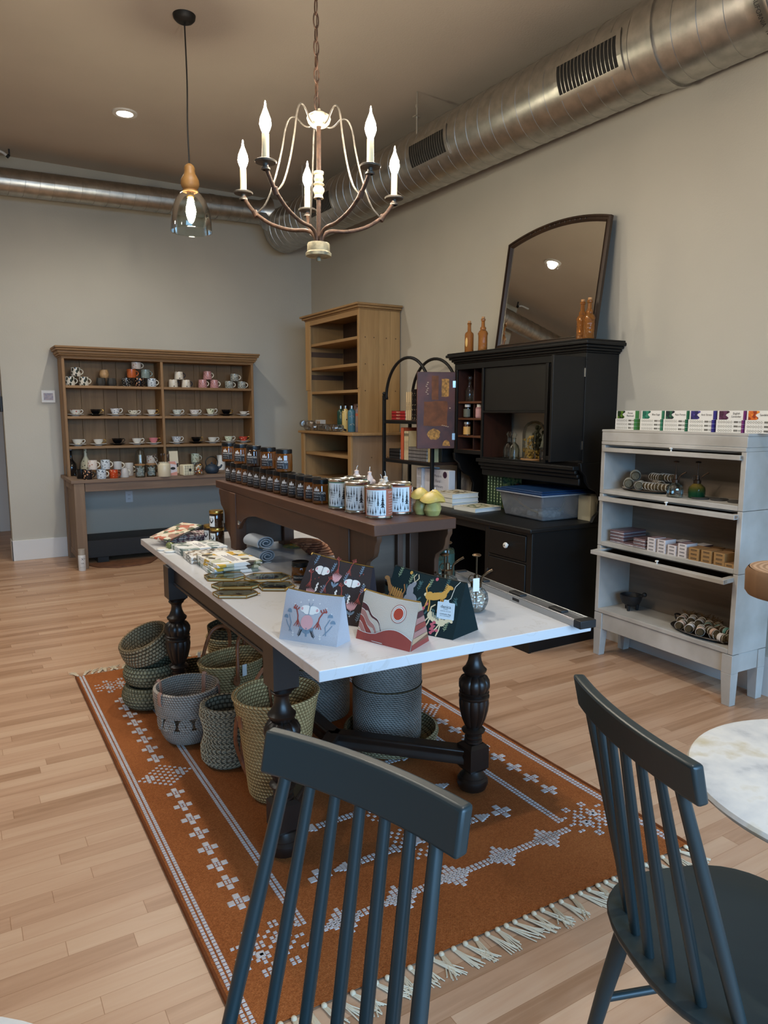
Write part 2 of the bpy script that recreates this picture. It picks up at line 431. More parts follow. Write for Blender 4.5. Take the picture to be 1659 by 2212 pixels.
spiral_duct(0.222, 4.75, 0.118).build('spiral_pipe', M_duct, t, smooth=60)
# collar, overlap rings and the near length
cl = MB()
for y0, y1, r in ((0.0, 0.10, 0.231), (-0.035, -0.012, 0.243), (-0.01, 0.0, 0.236)):
    cl.lathe([(r - 0.012, y0), (r, y0), (r, y1), (r - 0.012, y1)], n=40, M=RX(-pi / 2))
cl.build('joint_collar', M_duct, t, smooth=60)
spiral_duct(0.232, 0.52, 0.135).build('near_pipe', M_duct, t, smooth=60, loc=(0, -0.55, 0))
fl = MB().lathe([(0.225, -0.60), (0.246, -0.60), (0.246, -0.585), (0.238, -0.58), (0.238, -0.5), (0.23, -0.5)], n=40, M=RX(-pi / 2)).lathe([(0.225, -0.78), (0.244, -0.78), (0.244, -0.70), (0.236, -0.695), (0.236, -0.60), (0.225, -0.60)], n=40, M=RX(-pi / 2))
fl.build('connector_sleeve', M_duct, t, smooth=60)
spiral_duct(0.232, 3.6, 0.135).build('near_pipe', M_duct, t, smooth=60, loc=(0, -4.38, 0))
tx = MB(); tx.text('MADE IN CALIFORNIA   18', 0.030, RZ(pi / 2), wrap=lambda x, y: (x, y, 0), sx=.9)
tx.v = [(0.2392 * cos(radians(214) + y / 0.2392), -0.555 + x, 0.2392 * sin(radians(214) + y / 0.2392)) for x, y, z in tx.v]
tx.build('stamped_text', M_ink, t)
bo = MB()
for a in (165, 190, 215, 240):
    bo.ball((0.239 * cos(radians(a)), -0.62, 0.239 * sin(radians(a))), 0.006, 8, 6)
bo.build('screw', M_steel, t)
# end cap and the boot where the side duct joins
MB().lathe([(0.0, 4.76), (0.21, 4.76), (0.226, 4.745), (0.228, 4.70), (0.222, 4.69)], n=40, M=RX(-pi / 2)).build('end_cap', M_duct, t, smooth=50)
def grille(y0, y1, a0, a1):
    g = MB(); r0, r1 = 0.224, 0.2295
    n = 8; m = 0.028
    def pt(a, y, r): return (r * cos(radians(a)), y, r * sin(radians(a)))
    da = math.degrees(m / r0)
    for (ya, yb, aa, ab) in ((y0, y0 + m, a0, a1), (y1 - m, y1, a0, a1), (y0, y1, a0, a0 + da), (y0, y1, a1 - da, a1)):
        for i in range(n):
            u, v = aa + (ab - aa) * i / n, aa + (ab - aa) * (i + 1) / n
            g.hexa([pt(u, ya, r0), pt(u, yb, r0), pt(v, yb, r0), pt(v, ya, r0), pt(u, ya, r1), pt(u, yb, r1), pt(v, yb, r1), pt(v, ya, r1)])
    G = g.build('grille_frame', M_duct, t, smooth=30)
    d = MB()
    for i in range(n):
        u, v = a0 + da + (a1 - a0 - 2 * da) * i / n, a0 + da + (a1 - a0 - 2 * da) * (i + 1) / n
        d.add([pt(u, y0 + m, 0.2275), pt(u, y1 - m, 0.2275), pt(v, y1 - m, 0.2275), pt(v, y0 + m, 0.2275)], [(0, 1, 2, 3)])
    d.build('grille_shade_sheet', M_ductdark, G)  # near-black sheet over the pipe paints the shade behind the slats
    s = MB(); k = 16
    for i in range(1, k):
        y = y0 + m + (y1 - y0 - 2 * m) * i / k
        for q in range(n):
            u, v = a0 + da + (a1 - a0 - 2 * da) * q / n, a0 + da + (a1 - a0 - 2 * da) * (q + 1) / n
            s.hexa([pt(u, y - 0.002, 0.2277), pt(u, y + 0.002, 0.2277), pt(v, y + 0.002, 0.2277), pt(v, y - 0.002, 0.2277), pt(u, y - 0.004, 0.2305), pt(u, y, 0.2305), pt(v, y, 0.2305), pt(v, y - 0.004, 0.2305)])
    s.build('louver_slat', M_duct, G, smooth=30)
for yc in (3.04, 4.51, 6.17):
    grille(yc - 2.65 - 0.235, yc - 2.65 + 0.235, 166, 218)
# hanger bolts
hb = MB()
for y in (2.02, 3.9):
    hb.tube([(-0.19, y, 0.10), (-0.19, y, ZC - 3.355)], 0.006, 8).box(-0.215, -0.165, y - 0.018, y + 0.018, 0.225, 0.232).lathe([(0, 0.29), (0.012, 0.29), (0.012, 0.31), (0, 0.31)], (-0.19, y, 0), 6)
hb.build('hanger_rod', plain('zinc', (200, 196, 186), 0.35, 0.8), t)
t = thing('side_duct', 'slim spiral air duct running along the top of the back wall', 'air duct', (-2.9, 7.45, 3.486 + 0.027 * (-2.9 - 1.5)), 0)
t.rotation_euler = (0, -0.027, 0)
MBd = spiral_duct(0.114, 5.95, 0.118, 0.0035); 
MBd.build('spiral_pipe', M_duct, t, smooth=60).rotation_euler = (0, 0, -pi / 2)
MB().lathe([(0.112, 5.28), (0.119, 5.28), (0.119, 5.33), (0.112, 5.33)], n=32, M=RY(pi / 2)).build('joint_collar', M_duct, t, smooth=60)
MB().lathe([(0.116, 5.66), (0.118, 5.82), (0.13, 5.85), (0.16, 5.93)], n=32, M=RY(pi / 2)).build('boot', M_duct, t, smooth=60)
MB().prism([(5.74, -0.03), (5.96, -0.03), (5.93, -0.24), (5.80, -0.19)], -0.135, -0.125, M=RX(pi / 2) @ TR(0, 0, 0.25)).build('saddle_plate', M_duct, t)
# the duct on the far side of the room, seen in the mirror
t = thing('opposite_duct', 'spiral air duct along the opposite wall, seen only in the arched mirror', 'air duct', (-2.72, -2.3, 3.36), 0)
spiral_duct(0.222, 9.5, 0.13).build('spiral_pipe', M_duct, t, smooth=60)
t = thing('pipe_stub', 'short bent white conduit end at the ceiling line of the back wall', 'conduit', (0.517, 7.5, 3.70))
MB().tube(spline([(-0.12, 0, 0.03), (0.0, 0, 0.025), (0.06, 0, -0.005)], 5), 0.012, 10).build('tube', M_trim, t)
MB().tube([(0.056, 0, 0.0), (0.072, 0, -0.014)], 0.017, 10).build('end_fitting', M_blackmatte, t)
MB().box(0.068, 0.082, -0.005, 0.005, 0.0, 0.055).build('bracket', M_blackmatte, t)


# ------------------------------------------------------------------ chandelier
M_rust = plain('rusty_brown_metal', (80, 58, 44), 0.6, 0.4, noisy=0.35, nscale=60)
M_aged = plain('aged_cream_paint', (214, 200, 164), 0.5, noisy=0.3, nscale=40)
M_candle = plain('candle_sleeve_cream', (226, 214, 176), 0.5)
M_iron = plain('grey_iron', (92, 86, 78), 0.45, 0.5, noisy=0.2, nscale=50)
M_bulb = emit('warm_bulb', (255, 240, 218), 300)
CX, CY = 1.186, 2.452
t = thing('chandelier', 'five-candle chandelier with curved iron arms hanging on a chain over the white table', 'chandelier', (CX, CY, 1.99))
t.rotation_euler = (0, radians(0.8), 0)
MB().lathe([(0, 0), (0.008, 0.003), (0.009, 0.012), (0.004, 0.018), (0.046, 0.02), (0.047, 0.03), (0.041, 0.036), (0.041, 0.062), (0.038, 0.066), (0, 0.066)], n=28).build('bottom_cup', plain('cup_grey_green', (150, 140, 112), 0.6, 0.2, noisy=.3, nscale=40), t)
MB().tube([(0, 0, 0.06), (0, 0, 0.47)], 0.008, 12).build('stem', M_rust, t)
z0 = 2.211 - 1.99; z1 = 2.303 - 1.99
MB().lathe([(0.009, z0), (0.018, z0), (0.014, z0 + .012), (0.021, z0 + .028), (0.019, z0 + .036), (0.014, z0 + .042), (0.021, z0 + .048), (0.013, z0 + .056), (0.018, z0 + .066), (0.014, z1 - .012), (0.018, z1 - .008), (0.018, z1), (0.009, z1)], n=20).build('turned_collar', M_aged, t)
MB().lathe([(0.009, .465), (0.028, .468), (0.038, .478), (0.043, .492), (0.037, .503), (0.028, .508), (0.022, .512), (0.008, .514), (0.006, .525), (0, .525)], n=28).build('top_cap', M_aged, t)
for a in (-151, -81, -8, 73, 134):
    M = RZ(radians(a))
    arm = t and MB().tube(spline([(0.012, 0, .055), (0.016, 0, .09), (0.045, 0, .112), (0.11, 0, .118), (0.185, 0, .142), (0.248, 0, .184), (0.284, 0, .226), (0.296, 0, .252)], 6), 0.0068, 10, M=M)
    arm.tube([(0.243, 0, .172), (0.254, 0, .192)], 0.0105, 12, M=M)
    A = arm.build('arm', M_rust, t)
    MB().tube(spline([(0.022, 0, .483), (0.035, 0, .468), (0.058, 0, .476), (0.085, 0, .503), (0.11, 0, .503), (0.128, 0, .47), (0.142, 0, .40), (0.17, 0, .30), (0.205, 0, .22), (0.246, 0, .18)], 6), 0.0032, 8, M=M).build('wire_brace', M_iron, t)
    p = M @ Vector((0.297, 0, 0))
    MB().lathe([(0.010, .245), (0.015, .247), (0.015, .252), (0.009, .256), (0.009, .266), (0.034, .268), (0.036, .273), (0.033, .275), (0.011, .273), (0.011, .276)], (p.x, p.y, -0.012), 20).build('drip_pan', M_iron, A)
    MB().lathe([(0.0, .261), (0.0115, .261), (0.0115, .345), (0.009, .347), (0, .347)], (p.x, p.y, 0), 16).build('candle_sleeve', M_candle, A)
    b = MB().lathe([(0.0, .346), (0.009, .347), (0.0150, .360), (0.0192, .374), (0.0165, .392), (0.0095, .410), (0.004, .424), (0.002, .440), (0.0, .446)], (p.x, p.y, 0), 16)
    b.build('bulb', M_bulb, A)
ch = MB(); z = 0.520; k = 0
while z < ZC - 1.99:
    n = 14; L = 0.026; pts = []
    for i in range(n):
        q = 2 * pi * i / n; u, w = 0.0095 * cos(q), L * sin(q)
        pts.append((u, 0, w) if k % 2 == 0 else (0, u, w))
    ch.tube([(x, y, w + z + L) for x, y, w in pts], 0.0027, 6, closed=True); z += 0.0445; k += 1
c = ch.tube([(0.0, 0.004, .52), (0.004, -.004, 1.0), (-.003, .003, 1.5), (0, 0, ZC - 1.99)], 0.002, 6).build('chain', M_rust, t)
c.rotation_euler = (0, radians(-0.8), 0)
MB().lathe([(0, -.03), (0.03, -.03), (0.06, -.012), (0.062, 0)], (0, 0, ZC - 1.99), 24).build('ceiling_canopy', M_rust, c)

# ------------------------------------------------------------------ pendant lamp
px_, py_ = 1.332, 4.526
t = thing('pendant_lamp', 'clear glass bell pendant with turned wooden top hanging from a black cord', 'pendant lamp', (px_, py_, 0))
MB().lathe([(0, 3.712), (0.03, 3.712), (0.05, 3.722), (0.062, 3.735), (0.066, ZC), (0, ZC)], n=32).build('ceiling_canopy', M_blackmatte, t)
MB().tube(spline([(0, 0, 3.72), (0.004, 0.002, 3.4), (-0.003, 0, 3.15), (0.0, 0, 2.925)], 6), 0.0045, 8).build('cord', M_blackmatte, t)
M_turn = wood('pendant_oak', (140, 100, 52), (176, 132, 76), (198, 156, 98), 'Z', 0.5, 2)
MB().lathe([(0, 2.930), (0.012, 2.929), (0.026, 2.918), (0.033, 2.902), (0.030, 2.888), (0.033, 2.882), (0.033, 2.872), (0.040, 2.862), (0.053, 2.836), (0.056, 2.812), (0.048, 2.79), (0.036, 2.78), (0.046, 2.776), (0.046, 2.768), (0, 2.768)], n=32).build('wooden_top', M_turn, t)
MB().lathe([(0.046, 2.768), (0.066, 2.752), (0.092, 2.715), (0.110, 2.665), (0.120, 2.60), (0.124, 2.538), (0.1225, 2.538), (0.1185, 2.60), (0.1085, 2.665), (0.0905, 2.714), (0.064, 2.750)], n=48).lathe([(0.122, 2.540), (0.1255, 2.538), (0.124, 2.534), (0.122, 2.536)], n=48).build('glass_shade', M_clear, t)
MB().lathe([(0, 2.768), (0.022, 2.768), (0.022, 2.735), (0, 2.735)], n=20).build('lamp_holder', M_brass, t)
MB().lathe([(0, 2.736), (0.012, 2.734), (0.016, 2.712), (0.027, 2.68), (0.030, 2.655), (0.025, 2.63), (0.012, 2.612), (0, 2.608)], n=24).build('bulb', emit('pendant_bulb', (255, 238, 210), 260), t)


# ------------------------------------------------------------------ cup hutch on the back wall
M_pine = wood('weathered_pine', (134, 100, 62), (176, 136, 90), (204, 164, 114), 'X', 0.6)
M_pinev = wood('weathered_pine_upright', (134, 100, 62), (176, 136, 90), (204, 164, 114), 'Z', 0.6)
M_pineback = wood('weathered_pine_back', (128, 96, 62), (170, 132, 90), (196, 158, 112), 'Z', 0.65)
M_grey = wood('greyed_timber', (120, 98, 80), (160, 134, 112), (188, 162, 138), 'X', 0.7)
M_greyv = wood('greyed_timber_upright', (120, 98, 78), (164, 138, 112), (192, 166, 138), 'Z', 0.7)
t = thing('display_hutch', 'weathered pine display hutch full of mugs and teacups against the back wall', 'hutch', (1.86, 7.35, 0))
HT = t
MB().box(0.872, 2.885, 6.97, 7.69, 0.795, 0.825).build('bench_top', M_grey, t, bevel=0.003, W=t)
MB().box(0.99, 2.77, 6.99, 7.015, 0.715, 0.795).box(0.905, 0.93, 7.07, 7.60, 0.715, 0.795).box(2.83, 2.855, 7.07, 7.60, 0.715, 0.795).build('apron', M_grey, t, bevel=0.002, W=t)
for x in (0.895, 2.775):
    for y in (6.98, 7.595):
        MB().box(x, x + 0.09, y, y + 0.09, 0, 0.795).build('leg', M_greyv, t, bevel=0.003, W=t)
    MB().box(x + 0.02, x + 0.07, 7.07, 7.595, 0.06, 0.12).build('side_stretcher', M_grey, t, bevel=0.002, W=t)
MB().box(0.92, 0.935, 7.07, 7.595, 0.12, 0.715).build('end_panel', M_greyv, t, W=t)
for x in (0.905, 2.768): MB().box(x, x + 0.024, 7.40, 7.69, 0.825, 1.945).build('side_panel', M_pinev, t, bevel=0.002, W=t)
MB().box(1.815, 1.84, 7.402, 7.675, 0.825, 1.938).build('divider', M_pinev, t, bevel=0.002, W=t)
for z in (1.69, 1.40, 1.112):
    MB().box(0.929, 1.815, 7.405, 7.675, z - 0.024, z).build('shelf', M_pine, t, bevel=0.002, W=t)
    MB().box(1.84, 2.768, 7.405, 7.675, z - 0.024, z).build('shelf', M_pine, t, bevel=0.002, W=t)
bk = MB(); x = 0.929
for w in (0.17, 0.21, 0.13, 0.19, 0.05, 0.18, 0.17, 0.2, 0.06, 0.19, 0.16, 0.129):
    bk.box(x + 0.001, x + w - 0.001, 7.675, 7.69, 0.825, 1.945); x += w
bk.build('back_boards', M_pineback, t, bevel=0.002, W=t)
MB().box(0.905, 2.792, 7.398, 7.69, 1.938, 1.956).build('header', M_pine, t, bevel=0.002, W=t)
cn = MB()
def crown(mb, x0, x1, y0, y1, steps, side=1):
    for o, za, zb in steps: mb.box(x0 - o, x1 + o, y0 - o, y1, za, zb)
crown(cn, 0.905, 2.792, 7.40, 7.70, [(0.012, 1.956, 1.968), (0.024, 1.968, 1.985), (0.034, 1.985, 2.012), (0.050, 2.012, 2.032), (0.058, 2.032, 2.052)])
cn.build('crown_moulding', M_pine, t, bevel=0.007, seg=3, W=t)

t = thing('low_plinth_box', 'long dark worn wooden box lying on the floor under the cup hutch', 'box', (1.8, 7.4, 0))
MB().box(1.0, 2.70, 7.19, 7.60, 0.055, 0.225).build('body', wood('dark_worn_board', (36, 34, 32), (58, 54, 50), (92, 86, 80), 'X', 0.6), t, bevel=0.004, W=t)
MB().box(1.1, 1.2, 7.2, 7.58, 0, 0.055).box(2.4, 2.5, 7.2, 7.58, 0, 0.055).build('runner', M_blackmatte, t, W=t)
M_mat = plain('brown_fibreboard', (110, 72, 48), 0.7, noisy=0.2)
t = MB().prism([(x - 1.3, y - 7.0) for x, y in ((0.995, 7.115), (1.06, 6.97), (1.217, 6.865), (1.42, 6.88), (1.53, 6.93), (1.66, 7.15), (1.0, 7.16))], 0.0, 0.012)
tag(t.build('floor_board', M_mat, bevel=0.002, loc=(1.3, 7.0, 0)), 'thin brown board with a curved edge lying on the floor by the spray can', 'board')
t = MB().prism([(-.5, -.1), (.45, -.1), (.45, .14), (-.5, .14)], 0.0, 0.016)
tag(t.build('floor_board', plain('dark_fibreboard', (46, 38, 34), 0.7), bevel=0.002, loc=(2.15, 7.03, 0)), 'dark thin board lying on the floor under the middle of the cup hutch', 'board')

# spray can on the floor
M_can = plain('white_can', (212, 212, 210), 0.35)
t = thing('spray_can', 'white spray can with clear cap standing on the floor by the hutch leg', 'spray can', (0.92, 6.925, 0))
MB().lathe([(0, 0), (0.030, 0), (0.032, 0.006), (0.032, 0.135), (0.030, 0.145), (0.022, 0.152), (0, 0.152)], n=28).build('body', M_can, t)
MB().lathe([(0.0295, 0.146), (0.030, 0.20), (0.0, 0.204)], n=28).lathe([(0, 0.15), (0.006, 0.15), (0.006, 0.18), (0, 0.18)], n=12).build('cap', plain('clear_grey_cap', (168, 160, 148), 0.2), t)
lab = MB(); wr = lambda zc: (lambda x, y: (0.0323 * sin(x / 0.0323), -0.0323 * cos(x / 0.0323), zc + y))
lab.text('X', 0.034, ID, wrap=wr(0.108)); lab.text('UA', 0.018, ID, wrap=wr(0.072)); lab.text('2X', 0.016, ID, wrap=lambda x, y: (0.0323 * sin((x + .02) / 0.0323), -0.0323 * cos((x + .02) / 0.0323), 0.112 + y))
lab.text('= = = =', 0.014, ID, wrap=wr(0.035)); lab.text('- - - - -', 0.014, ID, wrap=wr(0.022))
lab.build('lettering', M_ink, t)

# ------------------------------------------------------------------ mugs
def ring_handle(mb, r, zc, R, w, mi=0, sx=1.0):
    pts = [(r - 0.006 + R * sx * cos(a), 0, zc + R * sin(a)) for a in [(-pi / 2 + pi * i / 12) for i in range(13)]]
    pts = [(r - 0.01, 0, zc - R)] + pts + [(r - 0.01, 0, zc + R)]
    mb.tube(pts, w, 8)
def mug(label, m, mh, loc, r=0.044, h=0.084, taper=1.0, rot=-0.3, inside=None, R=0.024, group='mugs on the cup hutch'):
    t = thing('mug', label, 'mug', loc, rot, group)
    rt = r * taper
    b = MB().lathe([(0, 0), (r * .93, 0), (r, 0.006), (rt, h), (rt - 0.003, h + 0.001), (r - 0.005, 0.008), (0, 0.008)], n=28)
    b.build('body', m, t)
    hb = MB(); ring_handle(hb, min(r, rt), h * 0.52, R, 0.005, sx=1.15); hb.build('handle', mh, t)
    return t
P_leaf = speckle('leaf_print_glaze', (222, 214, 196), (58, 62, 52), 42, 0.46, stretch=(1, 1, .7))
P_tan = plain('tan_glaze', (176, 140, 96), 0.5, noisy=0.15, nscale=40)
P_char = plain('charcoal_glaze', (62, 60, 56), 0.35)
P_geo = speckle('black_dash_glaze', (20, 20, 22), (208, 200, 184), 85, 0.3, stretch=(1, 1, 1.6))
P_blob = speckle('black_peach_glaze', (22, 20, 22), (214, 158, 118), 52, 0.34)
P_blue = speckle('blue_white_glaze', (206, 214, 218), (44, 60, 74), 56, 0.28)
P_rain = speckle('rainbow_glaze', (222, 212, 200), (176, 112, 92), 50, 0.27)
P_rust = speckle('rust_glaze', (184, 92, 46), (214, 150, 96), 70, 0.22)
P_teal = speckle('teal_glaze', (128, 144, 138), (206, 208, 196), 70, 0.22)
P_face = speckle('cream_face_glaze', (226, 216, 196), (40, 38, 40), 34, 0.2)
P_pink = speckle('pink_brush_glaze', (206, 156, 150), (120, 76, 78), 95, 0.33, kind='Noise', stretch=(1, 1, 2.4)) if False else speckle('pink_brush_glaze', (204, 150, 146), (124, 80, 82), 100, 0.34, stretch=(1, 1, 1))
P_gray = speckle('grey_speckle_glaze', (182, 182, 170), (52, 62, 58), 110, 0.42)
P_cream = plain('cream_glaze', (216, 208, 188), 0.3)
P_navy = plain('navy_handle', (30, 30, 44), 0.3)
P_orange = speckle('orange_glaze', (196, 70, 30), (226, 170, 130), 60, 0.24)
ym = 7.50
def row(px, py, y, z): return None
mug('leaf-print mug at the bottom of the stack beside the hutch side panel', P_leaf, P_cream, (0.983, ym, 1.69))
mug('leaf-print mug at the bottom of its stack, next to the charcoal tumblers', P_leaf, P_cream, (1.105, ym, 1.69))
mug('leaf-print mug on top of the two other leaf-print mugs', P_leaf, P_cream, (1.038, ym, 1.777))
def tumbler(label, m, loc):
    t = MB().lathe([(0, 0), (0.034, 0), (0.042, 0.018), (0.045, 0.035), (0.037, 0.078), (0.034, 0.078), (0.040, 0.035), (0.03, 0.008), (0, 0.008)], n=8 if m is P_char else 20)
    tag(t.build('tumbler', m, loc=loc, smooth=30), label, 'cup', 'handleless tumblers on the top hutch shelf')
tumbler('faceted charcoal tumbler next to the leaf-print mugs', P_char, (1.261, ym, 1.69))
tumbler('faceted charcoal tumbler next to the black dash-print mug', P_char, (1.362, ym, 1.69))
tumbler('tan tumbler balanced on the two charcoal tumblers', P_tan, (1.295, ym, 1.769))
mug('black mug with white dash rows, bottom of the tallest mug stack', P_geo, M_black, (1.499, ym, 1.69))
mug('black mug with peach blobs in the middle of the bottom row on the top shelf', P_blob, M_black, (1.625, ym, 1.69))
mug('pale blue mug with dark shapes beside the hutch divider', P_blue, P_cream, (1.747, ym, 1.69))
mug('rust-orange mug in the second tier of the tallest mug stack', P_rust, P_rust, (1.553, ym, 1.777))
mug('grey-teal mug in the second tier of the tallest mug stack', P_teal, P_teal, (1.688, ym, 1.777))
mug('white mug with rust rainbows crowning the tallest mug stack', P_rain, P_cream, (1.602, ym, 1.864), r=0.046, h=0.066)
mug('cream mug with dark face drawing and navy handle, nearest the divider', P_face, P_navy, (1.962, ym, 1.69), r=0.047, taper=0.88, h=0.078)
mug('cream mug with dark face drawing beside the pink mugs', P_face, P_navy, (2.093, ym, 1.69), r=0.047, taper=0.88, h=0.078)
mug('cream mug with dark face drawing on top of its stack', P_face, P_navy, (2.022, ym, 1.771), r=0.047, taper=0.88, h=0.078)
mug('pink brushed mug at the bottom of its stack, by the cream face mugs', P_pink, P_cream, (2.268, ym, 1.69), r=0.047, taper=0.86, h=0.085)
mug('pink brushed mug at the bottom of its stack, by the grey speckled mugs', P_pink, P_cream, (2.392, ym, 1.69), r=0.047, taper=0.86, h=0.085)
mug('pink brushed mug on top of its stack', P_pink, P_cream, (2.322, ym, 1.778), r=0.047, taper=0.86, h=0.085)
mug('grey speckled mug at the bottom of its stack, by the pink mugs', P_gray, P_cream, (2.554, ym, 1.69), h=0.075)
mug('grey speckled mug at the bottom of its stack, by the hutch end', P_gray, P_cream, (2.693, ym, 1.69), h=0.075)
mug('grey speckled mug on top of its stack', P_gray, P_cream, (2.615, ym, 1.768), h=0.075)

# ------------------------------------------------------------------ teacups and saucers
P_gold = plain('gold_trim', (206, 168, 92), 0.25, 1.0)
C_rose = speckle('red_rose_china', (232, 226, 214), (188, 66, 50), 38, 0.24)
C_blue = speckle('blue_floral_china', (222, 222, 222), (84, 96, 122), 80, 0.36)
C_gold = speckle('gold_leaf_china', (228, 220, 200), (92, 84, 52), 46, 0.32)
C_tiny = speckle('tiny_flower_china', (232, 226, 214), (150, 116, 104), 80, 0.22)
C_pale = speckle('pale_green_china', (222, 224, 214), (138, 150, 138), 70, 0.3)
C_lilac = speckle('lilac_floral_china', (230, 224, 218), (150, 110, 120), 60, 0.27)
C_leaf = speckle('green_leaf_china', (226, 222, 194), (96, 106, 60), 44, 0.3)
C_lemon = speckle('lemon_china', (232, 226, 212), (214, 172, 54), 30, 0.2)
C_band = plain('white_band_china', (230, 224, 212), 0.2)
C_pink = plain('pink_china', (214, 128, 134), 0.25)
C_red = speckle('coral_red_china', (204, 70, 52), (230, 190, 160), 52, 0.26)
C_mint = speckle('mint_floral_china', (222, 224, 196), (110, 132, 96), 52, 0.26)
def teacup(desc, where, px, z, m, sm=None, hm=None, y=7.52, low=1.0, wide=1.0):
    x = px
    sm = sm or M_white; hm = hm or sm
    s = MB().lathe([(0, 0.0), (0.035, 0.0), (0.036, 0.004), (0.060, 0.010), (0.078, 0.017), (0.077, 0.0195), (0.058, 0.0135), (0.03, 0.008), (0, 0.008)], n=32)
    tag(s.build('saucer', sm, loc=(x, y, z)), 'saucer under the ' + desc + ' teacup, ' + where, 'saucer', 'saucers on the cup hutch')
    t = thing('teacup', desc + ' teacup on its saucer, ' + where, 'teacup', (x, y, z + 0.0085), -0.35, 'teacups on the cup hutch')
    h = 0.058 * low
    MB().lathe([(0, 0), (0.022, 0), (0.023, 0.004), (0.020, 0.008), (0.030 * wide, 0.016), (0.042 * wide, h * .55), (0.050 * wide, h), (0.048 * wide, h), (0.040 * wide, h * .55), (0.026, 0.018), (0, 0.012)], n=32).build('cup', m, t)
    MB().tube(spline([(0.042 * wide, 0, h * .86), (0.060, 0, h * .98), (0.070, 0, h * .72), (0.056, 0, h * .40), (0.038, 0, h * .36)], 4), 0.0032, 8).build('handle', hm, t)
    return t
U, L = 'upper teacup shelf', 'lower teacup shelf'
for d, w, px, m, sm, hm, lo, wd in (
    ('red rose', U, 1.017, C_rose, None, None, 0.9, 1.06), ('glossy black gold-handled', U + ' near the rose cup', 1.203, M_black, M_black, P_gold, 1, 1),
    ('blue floral tall', U, 1.384, C_blue, None, None, 1.15, .92), ('olive and gold leaf', U, 1.556, C_gold, None, None, .85, 1.05),
    ('tiny brown flower', U + ' by the divider', 1.737, C_tiny, None, P_gold, .95, .9), ('pale sage floral', U, 1.995, C_pale, None, None, .95, .95),
    ('lilac floral', U, 2.176, C_lilac, None, None, .95, 1), ('flared green leaf', U, 2.349, C_leaf, None, None, 1.15, .9),
    ('glossy black plain', U + ' near the hutch end', 2.521, M_black, M_black, P_gold, 1, 1), ('low cream', U + ' at the hutch end', 2.713, C_tiny, None, None, .68, .85)):
    teacup(d, w, px, 1.40, m, sm, hm, low=lo, wide=wd)
for d, w, px, m, sm, hm, lo, wd in (
    ('lemon painted', L, 1.022, C_lemon, None, None, .95, 1), ('white banded', L, 1.213, C_band, None, P_gold, .9, .95),
    ('black with white foot', L + ' between two white cups', 1.392, M_black, M_black, None, 1, 1.05), ('white fluted', L, 1.58, C_band, None, None, .95, .95),
    ('rose pink gold-handled', L, 1.745, C_pink, None, P_gold, 1, .9), ('blue and white floral large', L, 1.978, C_blue, None, None, 1.15, 1),
    ('black gold-handled', L + ' near the plain white cup', 2.185, M_black, M_black, P_gold, 1, 1), ('plain white', L, 2.359, C_band, None, None, .9, .95),
    ('mint floral', L + ' above the amber jars', 2.538, C_mint, None, None, 1.05, .9), ('coral red', L + ' at the hutch end', 2.705, C_red, None, P_gold, .95, .95)):
    teacup(d, w, px, 1.112, m, sm, hm, low=lo, wide=wd)

# ------------------------------------------------------------------ things on the hutch bench
BZ = 0.825
M_darkglass = plain('dark_bottle_glass', (24, 22, 22), 0.15)
t = thing('stoppered_bottle', 'tall black bottle with a pale stopper on the hutch bench by its side panel', 'bottle', (0.953, 7.52, BZ))
MB().lathe([(0, 0), (0.047, 0), (0.052, 0.006), (0.052, 0.085), (0.046, 0.115), (0.022, 0.15), (0.014, 0.17), (0.013, 0.235), (0.016, 0.24), (0.016, 0.247), (0, 0.247)], n=28).build('body', M_darkglass, t)
MB().lathe([(0, 0.244), (0.012, 0.247), (0.014, 0.262), (0.010, 0.268), (0, 0.268)], n=16).build('stopper', plain('cork_pale', (196, 166, 150), 0.7), t)
t = thing('painted_bottle', 'cream ceramic bottle with dark leaf marks behind the stacked mugs on the bench', 'bottle', (1.092, 7.56, BZ))
MB().lathe([(0, 0), (0.042, 0), (0.050, 0.02), (0.054, 0.07), (0.048, 0.12), (0.026, 0.16), (0.015, 0.185), (0.014, 0.25), (0.018, 0.256), (0.017, 0.264), (0, 0.264)], n=28).build('body', speckle('cream_leaf_bottle', (214, 204, 172), (70, 66, 50), 36, 0.22), t)
mug('black mug with peach shapes on the bench, nearest the stoppered bottle', P_blob, M_black, (1.028, 7.04, BZ), r=0.042)
mug('plain black mug half hidden behind the peach-shape mug on the bench', M_black, M_black, (0.988, 7.14, BZ), r=0.042, rot=2.6)
mug('pale blue mug with dark shapes on the bench, front row', P_blue, P_cream, (1.148, 7.05, BZ), r=0.043)
mug('orange-red mug in the front row on the bench', P_orange, plain('rust_handle', (120, 60, 36), 0.4), (1.259, 7.06, BZ), r=0.040, h=0.078)
mug('white mug with pink rainbows stacked on the peach-shape mug', P_rain, P_cream, (1.076, 7.06, BZ + 0.087), r=0.042)
mug('pale blue mug with dark shapes stacked in the second tier on the bench', P_blue, P_cream, (1.191, 7.07, BZ + 0.087), r=0.042)
mug('grey-white mug stacked on the orange-red mug', plain('grey_white_glaze', (190, 190, 186), 0.3), P_cream, (1.299, 7.07, BZ + 0.081), r=0.038, h=0.07)
P_dip = plain('off_white_glaze', (208, 200, 190), 0.35)
mug('short off-white mug with a wide foot on the bench, before the tall mug', P_dip, P_cream, (1.362, 7.09, BZ), r=0.042, taper=0.72, h=0.088)
mug('tall off-white mug behind the short off-white mug', P_dip, P_cream, (1.439, 7.26, BZ), r=0.042, taper=0.95, h=0.122)
mug('dark peach-shape mug standing behind the canisters', P_blob, M_black, (1.707, 7.5, BZ), r=0.042)
mug('white rainbow mug on top of the dark mug behind the canisters', P_rain, P_cream, (1.704, 7.5, BZ + 0.087), r=0.044)
